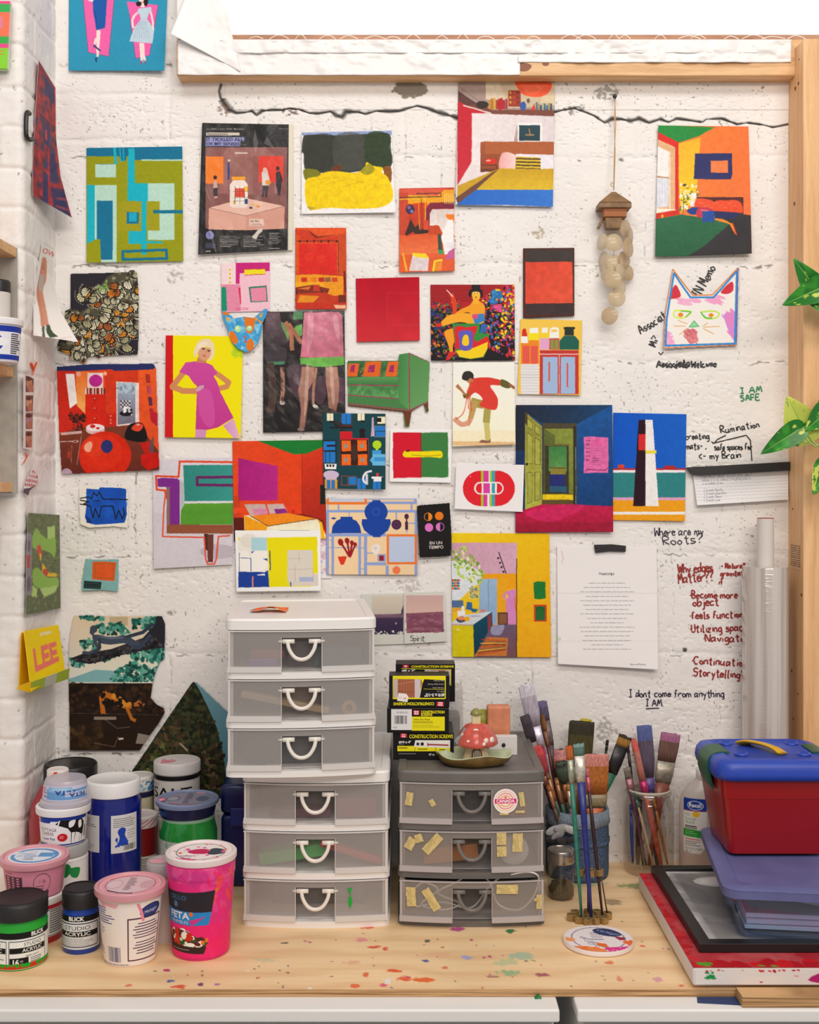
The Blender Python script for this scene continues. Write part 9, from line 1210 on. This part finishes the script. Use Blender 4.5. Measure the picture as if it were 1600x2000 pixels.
# ================================================================ THE STACK OF BOXES
t = thing('red_canvas', 'thick red canvas with white paint-flecked sides, lowest in the stack', 'canvas', (.445, -.6125, TZ+.0062)); Zc = .785; hcv = Zc-t.location.z; bm = bmesh.new(); box(bm, 0, .56, 0, .44, 0, hcv, .004, 3); obj('canvas', bm, mat('e2dad6', .6, bump=.3, bscale=600), t, auto=40)
A = Art(0, 0, 300, 236, 'b3303a', 1.1); A.d([(0, 0), (300, 0), (300, 236), (0, 236)], ['bc4a50', 'a8242e', 'b83c44', 'c25a5e'], 160, 16, 3, .5); A.d([(0, 228), (300, 228), (300, 236), (0, 236)], ['b01420', 'c81c24'], 60, 6, 4); A.d([(5, 228), (16, 226), (17, 233), (7, 234)], ['3fae34', '2f9a2c'], 12, 1.7, 5); A.d([(56, 231), (76, 230), (76, 234), (57, 234)], ['4aae3e'], 9, 1.1, 6); A.d([(22, 150), (34, 140), (36, 190), (26, 186)], ['e0603c'], 10, 6, 7); A.d([(0, 0), (5, 0), (5, 236), (0, 236)], ['b01420', 'c42830'], 40, 4, 8)
v, u = np.meshgrid(np.linspace(0, 1, 130), np.linspace(0, 1, 160), indexing='ij'); c, _ = A.sample(300*u, 236*v); link('painted_face', gridmesh('painted_face', np.stack([.0005+.559*u, .4395-.439*v, hcv+.0004+0*u], -1), c), PM['paint'], t)
A = Art(0, 0, 300, 20, 'e0d8d4', 2); A.d([(0, 0), (300, 0), (300, 3), (0, 3)], ['b3202c', 'c83a44'], 34, 1.2, 3); A.d([(8, 5), (16, 4), (15, 12), (9, 12)], ['1f8a4c', '2a9a54'], 12, 1.6, 4); A.p([(96, 14), (104, 6), (116, 4), (112, 12), (114, 19), (104, 18)], 'b0206c', sm=True); A.e(56, 17, 1.8, .8, 'b0206c'); A.e(86, 9, 2, .8, 'd88aa8'); v, u = np.meshgrid(np.linspace(0, 1, 24), np.linspace(0, 1, 300), indexing='ij'); c, _ = A.sample(300*u, 20*v); link('paint_drip', gridmesh('paint_drip', np.stack([.004+.552*u, -.0004+0*u, hcv-.002-(hcv-.005)*v], -1), c), PM['paint'], t)
zf = Zc+.001; t = thing('picture_frame', 'black picture frame with a black and white photo lying on the red canvas', 'frame', (.469, -.556, zf)); bm = bmesh.new(); fw = .021
for a in ((0, .50, 0, fw), (0, .50, .385-fw, .385), (0, fw, fw, .385-fw), (.50-fw, .50, fw, .385-fw)): box(bm, *a, 0, .0145, .0008)
obj('frame', bm, mat('1b191a', .42), t); A = Art(0, 0, 230, 170, 'e6e3e0', 1.2); A.q(8, 6, 230, 164, '8a8886', c2='77757a', ang=70); A.d([(8, 6), (230, 6), (230, 164), (8, 164)], ['8f8d8c', '6a686a', 'a5a3a2', '5a585a'], 90, 18, 4, .35, 2, 60); A.e(48, 28, 26, 14, 'e4e1de', .9); A.e(48, 28, 20, 10, 'f0edea'); A.l([(84, 20), (100, 80), (130, 150)], 9, '3a383a', .6, sm=True); A.q(96, 160, 190, 170, 'f0edea'); v, u = np.meshgrid(np.linspace(0, 1, 110), np.linspace(0, 1, 150), indexing='ij'); c, _ = A.sample(230*u, 170*v); link('photo', gridmesh('photo', np.stack([fw+(.5-2*fw)*u, .385-fw-(.385-2*fw)*v, .009+0*u], -1), c), PM['gloss'], t)
# clear bin with violet lid
zb = zf+.0148; th = math.radians(-7.4); lc = Vector((.512, -.545, 0)); t = thing('storage_bin', 'clear plastic bin with a dusty violet lid on the picture frame', 'bin', (lc.x, lc.y, zb), th); zl = .886-zb; bm = bmesh.new()
def tub_(bm, x0, x1, y0, y1, z0, z1, fl, th_, r=.02):
    o = []
    for ins, z, k in ((fl, z0, 0), (0, z1, 0), (th_, z1, 0), (fl+th_, z0+th_, 0)): o.append([bm.verts.new(((x0+x1)/2+p[0], (y0+y1)/2+p[1], z)) for p in rrect(x1-x0-2*ins, y1-y0-2*ins, r, 5)])
    n = len(o[0])
    for a, b in zip(o, o[1:]):
        for i in range(n): bm.faces.new([a[i], a[(i+1) % n], b[(i+1) % n], b[i]])
    bm.faces.new(o[0][::-1]); bm.faces.new(o[-1])
tub_(bm, .014, .306, .014, .336, 0, zl-.017, .012, .0022); obj('clear_body', bm, glass('e6eefa', .94), t, auto=40)
bm = bmesh.new(); rr = [(p[0]+.16, p[1]+.175) for p in rrect(.32, .35, .026, 6)]; prism(bm, rr, .0130, zl-.0165); a = [bm.verts.new((p[0], p[1], zl-.003)) for p in rr]; b = [bm.verts.new((.16+(p[0]-.16)*.97, .175+(p[1]-.175)*.97, zl)) for p in rr]; c_ = [bm.verts.new((.16+(p[0]-.16)*.84, .175+(p[1]-.175)*.84, zl)) for p in rr]; d = [bm.verts.new((.16+(p[0]-.16)*.82, .175+(p[1]-.175)*.82, zl-.003)) for p in rr]; n = len(rr)
for q, s in ((a, b), (b, c_), (c_, d)): [bm.faces.new([q[i], q[(i+1) % n], s[(i+1) % n], s[i]]) for i in range(n)]
bm.faces.new(d); obj('lid', bm, mat('63669a', .5, vary=.12, bscale=18), t, auto=35)
M_ = Matrix.Rotation(th, 3, 'Z')
for i, (x, y, z, w, dd, ry, c, lb) in enumerate(((.115, .05, .003, .15, .10, 0, 'f6f6f6', 'white board lowest of the stack in the clear bin'), (.12, .048, .0125, .155, .10, 0, 'f0f1f4', 'pale board second from the bottom in the clear bin'), (.116, .052, .0215, .148, .10, 0, 'f6f6f6', 'pale board third from the bottom in the clear bin'), (.118, .05, .052, .13, .08, .16, 'd8d4da', 'grey board tilted above the stack in the clear bin'), (.205, .06, .003, .03, .03, 0, '2a6ac0', 'bright blue block beside the boards in the clear bin'))):
    bm = bmesh.new(); box(bm, -w/2, w/2, 0, dd, 0, (.0075 if i < 4 else .04), .001); o = obj(('board', 'block')[i == 4], bm, mat(c, .5)); o.location = t.location+M_ @ Vector((x, y, z)); o.rotation_euler = (0, ry, th+(.02 if i == 1 else 0)); tag(o, lb, ('board', 'block')[i == 4])
# red box with blue lid
zr = .8863; t = thing('toy_box', 'red plastic box with blue lid, green clamps and yellow handle, topmost of the stack', 'box', (.540, -.405, zr)); W_, D_ = .222, .19; RB = mat('980c14', .25); hb = 1.030-zr; bm = bmesh.new(); tub_(bm, .012, W_-.012, .012, D_-.006, .003, hb*.72, .014, .003, .014); bm2 = bm; tub_(bm, .008, W_-.008, .008, D_-.002, hb*.72+.0002, hb, .003, .003, .016)
for xx in (.05, W_-.05):
    for yy in (.045, D_-.04): box(bm, xx-.008, xx+.008, yy-.006, yy+.006, 0, .0034, .001)
obj('red_body', bm, RB, t, auto=40); BL_ = mat('2748b4', .38, vary=.08, bscale=25); bm = bmesh.new(); rr = [(p[0]+W_/2, p[1]+D_/2) for p in rrect(W_, D_, .03, 8)]; st = ((1.0, hb-.006), (1.02, hb+.004), (1.0, hb+.018), (.95, hb+.026), (.80, hb+.030), (.74, hb+.027), (.0, hb+.030)); L_ = []
for f, z in st: L_.append([bm.verts.new((W_/2+(p[0]-W_/2)*max(f, .02), D_/2+(p[1]-D_/2)*max(f, .02), z)) for p in rr])
n = len(rr)
for q, s in zip(L_, L_[1:]): [bm.faces.new([q[i], q[(i+1) % n], s[(i+1) % n], s[i]]) for i in range(n)]
bm.faces.new(L_[0][::-1]); bm.faces.new(L_[-1]); lid = obj('blue_lid', bm, BL_, t, True)
for s, x0 in ((-1, 0), (1, W_)):
    bm = bmesh.new(); pr = [(.034, hb+.0305), (.012, hb+.030), (-.003, hb+.018), (-.006, hb-.006), (.004, hb-.034), (.0075, hb-.034), (.001, hb-.004), (.004, hb+.014), (.016, hb+.0255), (.034, hb+.0275)]; vs = [(q[0], q[1]) for q in smoothline(pr, 3, True)]; prism(bm, vs, .062); o = obj('green_clamp', bm, mat('1f5a3a', .4), t, auto=40); o.rotation_euler = (math.pi/2, 0, 0 if s < 0 else math.pi); o.location = (x0, .126 if s < 0 else .064, 0)
bm = bmesh.new(); hd = smoothline([(-.048, .0), (-.030, .006), (0, .008), (.030, .006), (.048, .0)], 5); tube(bm, [(x, 0, z) for x, z in hd], [.0075]*len(hd), 14, flat=[(1.7+.6*abs(2*i/len(hd)-1), .5) for i in range(len(hd))]); o = obj('yellow_handle', bm, mat('e0ab1e', .35), lid, True); o.location = (W_*.46, D_*.47, hb+.031); o.rotation_euler = (0, 0, math.radians(-58))
for xx, yy in ((.055, .055), (W_-.055, .055), (.05, D_-.05), (W_-.05, D_-.05)): bm = bmesh.new(); lathe(bm, [(.013, 0), (.012, .0025), (.008, .003), (.0075, -.001), (0, -.001)], 24); o = obj('stacking_ring', bm, BL_, lid, True); o.location = (xx, yy, hb+.0285)
y = -.058; x = P(1495.5, 930, y).x; r = 44*pxm(y); zt = zat(1108, y-r*.5)-TZ; zc = zat(1013, y)-TZ; t = thing('film_roll', 'tall roll of clear wrapping film on a white cardboard core beside the timber upright', 'roll', (x, y, TZ+.0005))
fm = bpy.data.materials.new('wrapped_film'); fm.use_nodes = True; N = fm.node_tree.nodes; L = fm.node_tree.links; b = N['Principled BSDF']; tc = N.new('ShaderNodeTexCoord'); mp = N.new('ShaderNodeMapping'); mp.inputs['Scale'].default_value = (60, 60, 1.2); n_ = N.new('ShaderNodeTexNoise'); n_.inputs['Scale'].default_value = 1.4; n_.inputs['Detail'].default_value = 4; rp = N.new('ShaderNodeValToRGB'); rp.color_ramp.elements[0].position = .35; rp.color_ramp.elements[0].color = (*lin('aea39a'), 1); rp.color_ramp.elements[1].position = .6; rp.color_ramp.elements[1].color = (*lin('cfc5bf'), 1); m2 = N.new('ShaderNodeMapping'); m2.inputs['Scale'].default_value = (30, 30, 260); n2 = N.new('ShaderNodeTexNoise'); n2.inputs['Scale'].default_value = 1; bu = N.new('ShaderNodeBump'); bu.inputs['Strength'].default_value = .35; bu.inputs['Distance'].default_value = .001
for a, q in ((tc.outputs['Object'], mp.inputs[0]), (tc.outputs['Object'], m2.inputs[0]), (m2.outputs[0], n2.inputs['Vector']), (n2.outputs['Fac'], bu.inputs['Height']), (bu.outputs['Normal'], b.inputs['Normal']), (mp.outputs[0], n_.inputs['Vector']), (n_.outputs['Fac'], rp.inputs[0]), (rp.outputs[0], b.inputs['Base Color'])): L.new(a, q)
b.inputs['Roughness'].default_value = .13; b.inputs['Coat Weight'].default_value = .8; b.inputs['Specular IOR Level'].default_value = .8
bm = bmesh.new(); lathe(bm, [(r*.4, .001), (r, .001), (r, zt-.002), (r*.98, zt), (r*.38, zt), (r*.4, .001)], 56); obj('film', bm, fm, t, auto=50); bm = bmesh.new(); cr = r*.365; lathe(bm, [(cr*.8, 0), (cr, 0), (cr, zc), (cr*.86, zc), (cr*.84, zc-.03), (cr*.8, 0)], 40); obj('cardboard_core', bm, mat('dcd5cf', .6), t, auto=40); bm = bmesh.new(); lathe(bm, [(cr*.86, zc-.0002), (cr*1.005, zc-.0002), (cr*1.005, zc+.0008), (cr*.86, zc+.0008)], 40); obj('red_rim', bm, mat('c0453c', .6), t)
# ================================================================ WIND CHIME AND PLANT
y = -.028; o0 = P(1199, 372, y); t = thing('wind_chime', 'wooden birdhouse wind chime with shell discs hanging on twine', 'wind chime', o0); WD = mat('8a6a48', .6, bump=.5, bscale=60, vary=.25); L0 = lambda px, py, yy=y: P(px, py, yy)-o0
bm = bmesh.new(); tube(bm, [L0(1201, 190, -.012), L0(1203, 240, -.016), L0(1200, 300, -.022), L0(1199, 372)], .0009, 6); tube(bm, [L0(1202, 190, -.012), L0(1200, 240, -.018), L0(1202, 300, -.023), L0(1199, 372)], .0009, 6); tube(bm, smoothline([L0(1199, 362), L0(1194, 357), L0(1197, 364), L0(1200, 358)], 4) and [Vector(p) for p in smoothline([tuple(L0(1199, 366)), tuple(L0(1193, 361)), tuple(L0(1196, 356)), tuple(L0(1199, 362))], 4)], .0008, 6); obj('twine', bm, mat('c9a272', .8), t, True)
bm = bmesh.new(); tube(bm, [L0(1201, 189, .0), L0(1201, 188, -.017)], .0022, 10); tube(bm, [L0(1201, 188, -.017), L0(1201, 188, -.0185)], .0045, 12); obj('nail', bm, mat('4a4844', .5, .6), t, True)
def frust(nm, x0, x1, z0, z1, f, m, dpt, yy=0):
    bm = bmesh.new(); a = [bm.verts.new((sx*w*.5+(x0+x1)/2, sy*d*.5+yy, z)) for z, w, d in ((z0, x1-x0, dpt), (z1, (x1-x0)*f, dpt*f)) for sx, sy in ((-1, -1), (1, -1), (1, 1), (-1, 1))]
    for q in ((3, 2, 1, 0), (4, 5, 6, 7), (0, 1, 5, 4), (1, 2, 6, 5), (2, 3, 7, 6), (3, 0, 4, 7)): bm.faces.new([a[i] for i in q])
    bmesh.ops.bevel(bm, geom=bm.edges[:], offset=.0008, segments=2, affect='EDGES'); return obj(nm, bm, m, t)
ZZ = lambda py: L0(1199, py).z; XX = lambda px: L0(px, 372).x
frust('roof', XX(1167), XX(1230), ZZ(400), ZZ(375), .12, WD, .046); frust('roof_edge', XX(1167), XX(1230), ZZ(410), ZZ(400.5), 1.0, WD, .046); RW = mat('a8622f', .55, bump=.3, bscale=80); frust('house_wall', XX(1178), XX(1221), ZZ(427), ZZ(404), 1.06, RW, .032)
for yy in (405, 414, 425): frust('house_slat', XX(1177), XX(1222), ZZ(yy+1.6), ZZ(yy), 1.0, RW, .035)
frust('house_base', XX(1183), XX(1210), ZZ(448), ZZ(427.5), 1.2, WD, .024); bm = bmesh.new(); tube(bm, [L0(1178, 426), L0(1168, 447)], .0028, 6); obj('perch', bm, WD, t); bm = bmesh.new(); tube(bm, [L0(1199, 448), L0(1199, 600)], .0005, 5); obj('thread', bm, mat('8a7a5c', .7), t)
for i, (px, py, rx, ry) in enumerate(((1221, 446, 13, 18), (1232, 460, 8, 16), (1177, 473, 9, 17), (1199, 474, 18, 17), (1227, 484, 12, 19), (1179, 508, 7, 17), (1200, 515, 18, 17), (1219, 508, 14, 17), (1186, 532, 11, 17), (1197, 546, 17, 17), (1226, 533, 15, 16), (1212, 560, 14, 16), (1205, 582, 18, 17), (1191, 617, 16, 17), (1212, 530, 13, 15))):
    bm = bmesh.new(); a = math.acos(min(1, rx/18)); k = pxm(y); lathe(bm, [(0, 0), (ry*k*.99, 0), (ry*k, .0003), (ry*k*.99, .0006), (0, .0007)], 32, wob=lambda u, z: 1+.02*math.sin(u*6.28*3+i)); o = obj('shell_disc', bm, haze(('dcc6a0', 'd0b488', 'e4d4b4')[i % 3], .42, .2, 'sh'), t, True); o.rotation_euler = (math.pi/2, 0, a*(-1 if px < 1199 else 1)); yy = -.022-.005*(i % 5)-(.012 if i in (3, 6, 9, 12) else 0); o.location = P(px, py, yy)-o0
t = thing('pothos_plant', 'pothos vine with green and yellow variegated leaves in front of the timber upright', 'plant', P(1640, 700, -.16)); o0 = t.location
def leaf(bx, by, tx, ty, w, y0, y1, var, fold=.25):
    n, m = 46, 31; v, u = np.meshgrid(np.linspace(0, 1, n), np.linspace(-1, 1, m), indexing='ij'); W = w*np.sin(math.pi*np.clip(v*1.02+.0, 0, 1)**.55)**.75*(1-.12*v); ax, ay = tx-bx, ty-by; l = math.hypot(ax, ay); ax, ay = ax/l, ay/l
    s = v*l-.10*l*(np.abs(u)**1.5)*(1-v)*1.6; px = bx+ax*s-ay*u*W; py = by+ay*s+ax*u*W; y = y0+(y1-y0)*v-fold*.001*W*np.abs(u)*.6+.003*np.sin(v*5+u); X, Y = px, py
    q = fbm(X*1.0+u*4, Y*1.0, 9, int(bx+ty), 3); st = fbm(u*w*1.0+50, v*l*.25+int(by), 5, 3, 2); c = np.empty(v.shape+(3,)); g1, g2, yv = (np.array(lin(h)) for h in ('3a982e', '237526', 'cfdc62')); tt = np.clip((vnoise(X, Y, 14, 2)-.4)*3, 0, 1)[..., None]; c[:] = g1*tt+g2*(1-tt); mk = np.clip((q*.6+st*.4-(1-var))/.05, 0, 1)[..., None]; c = c*(1-mk)+yv*mk; md = (np.abs(u) < .04)[..., None]; c = np.where(md, np.array(lin('8fc05c')), c)
    k = S*(D+y)/D; V = np.stack([(px-800)*k-o0.x, y-o0.y, CZ+(HY-py)*k-o0.z], -1); return link('leaf', gridmesh('leaf', V, c), vmat('leaf_skin', .32, .1, 150, spec=.4), t)
for a in ((1612, 588, 1549, 503, 29, -.150, -.155, .36), (1618, 556, 1526, 597, 28, -.155, -.175, .34), (1630, 600, 1572, 580, 22, -.150, -.150, .4), (1578, 852, 1536, 772, 40, -.150, -.160, .72), (1562, 838, 1484, 888, 24, -.165, -.180, .28), (1620, 800, 1572, 842, 26, -.160, -.170, .36), (1618, 905, 1588, 968, 25, -.160, -.165, .42), (1640, 770, 1590, 800, 22, -.15, -.15, .5)): leaf(*a)
bm = bmesh.new(); L0 = lambda px, py, yy: P(px, py, yy)-o0
for st in (((1690, 420, -.12), (1660, 520, -.15), (1640, 650, -.16), (1645, 780, -.16), (1640, 960, -.16)), ((1648, 560, -.155), (1630, 570, -.155), (1612, 580, -.15)), ((1645, 780, -.16), (1600, 870, -.17), (1562, 840, -.165)), ((1600, 872, -.165), (1588, 862, -.155), (1578, 852, -.15)), ((1640, 800, -.16), (1620, 800, -.16)), ((1640, 890, -.16), (1618, 905, -.16))): tube(bm, [Vector(p) for p in smoothline([tuple(L0(*q)) for q in st], 5)], .0018, 8)
obj('stem', bm, mat('9ab85c', .5), t, True)
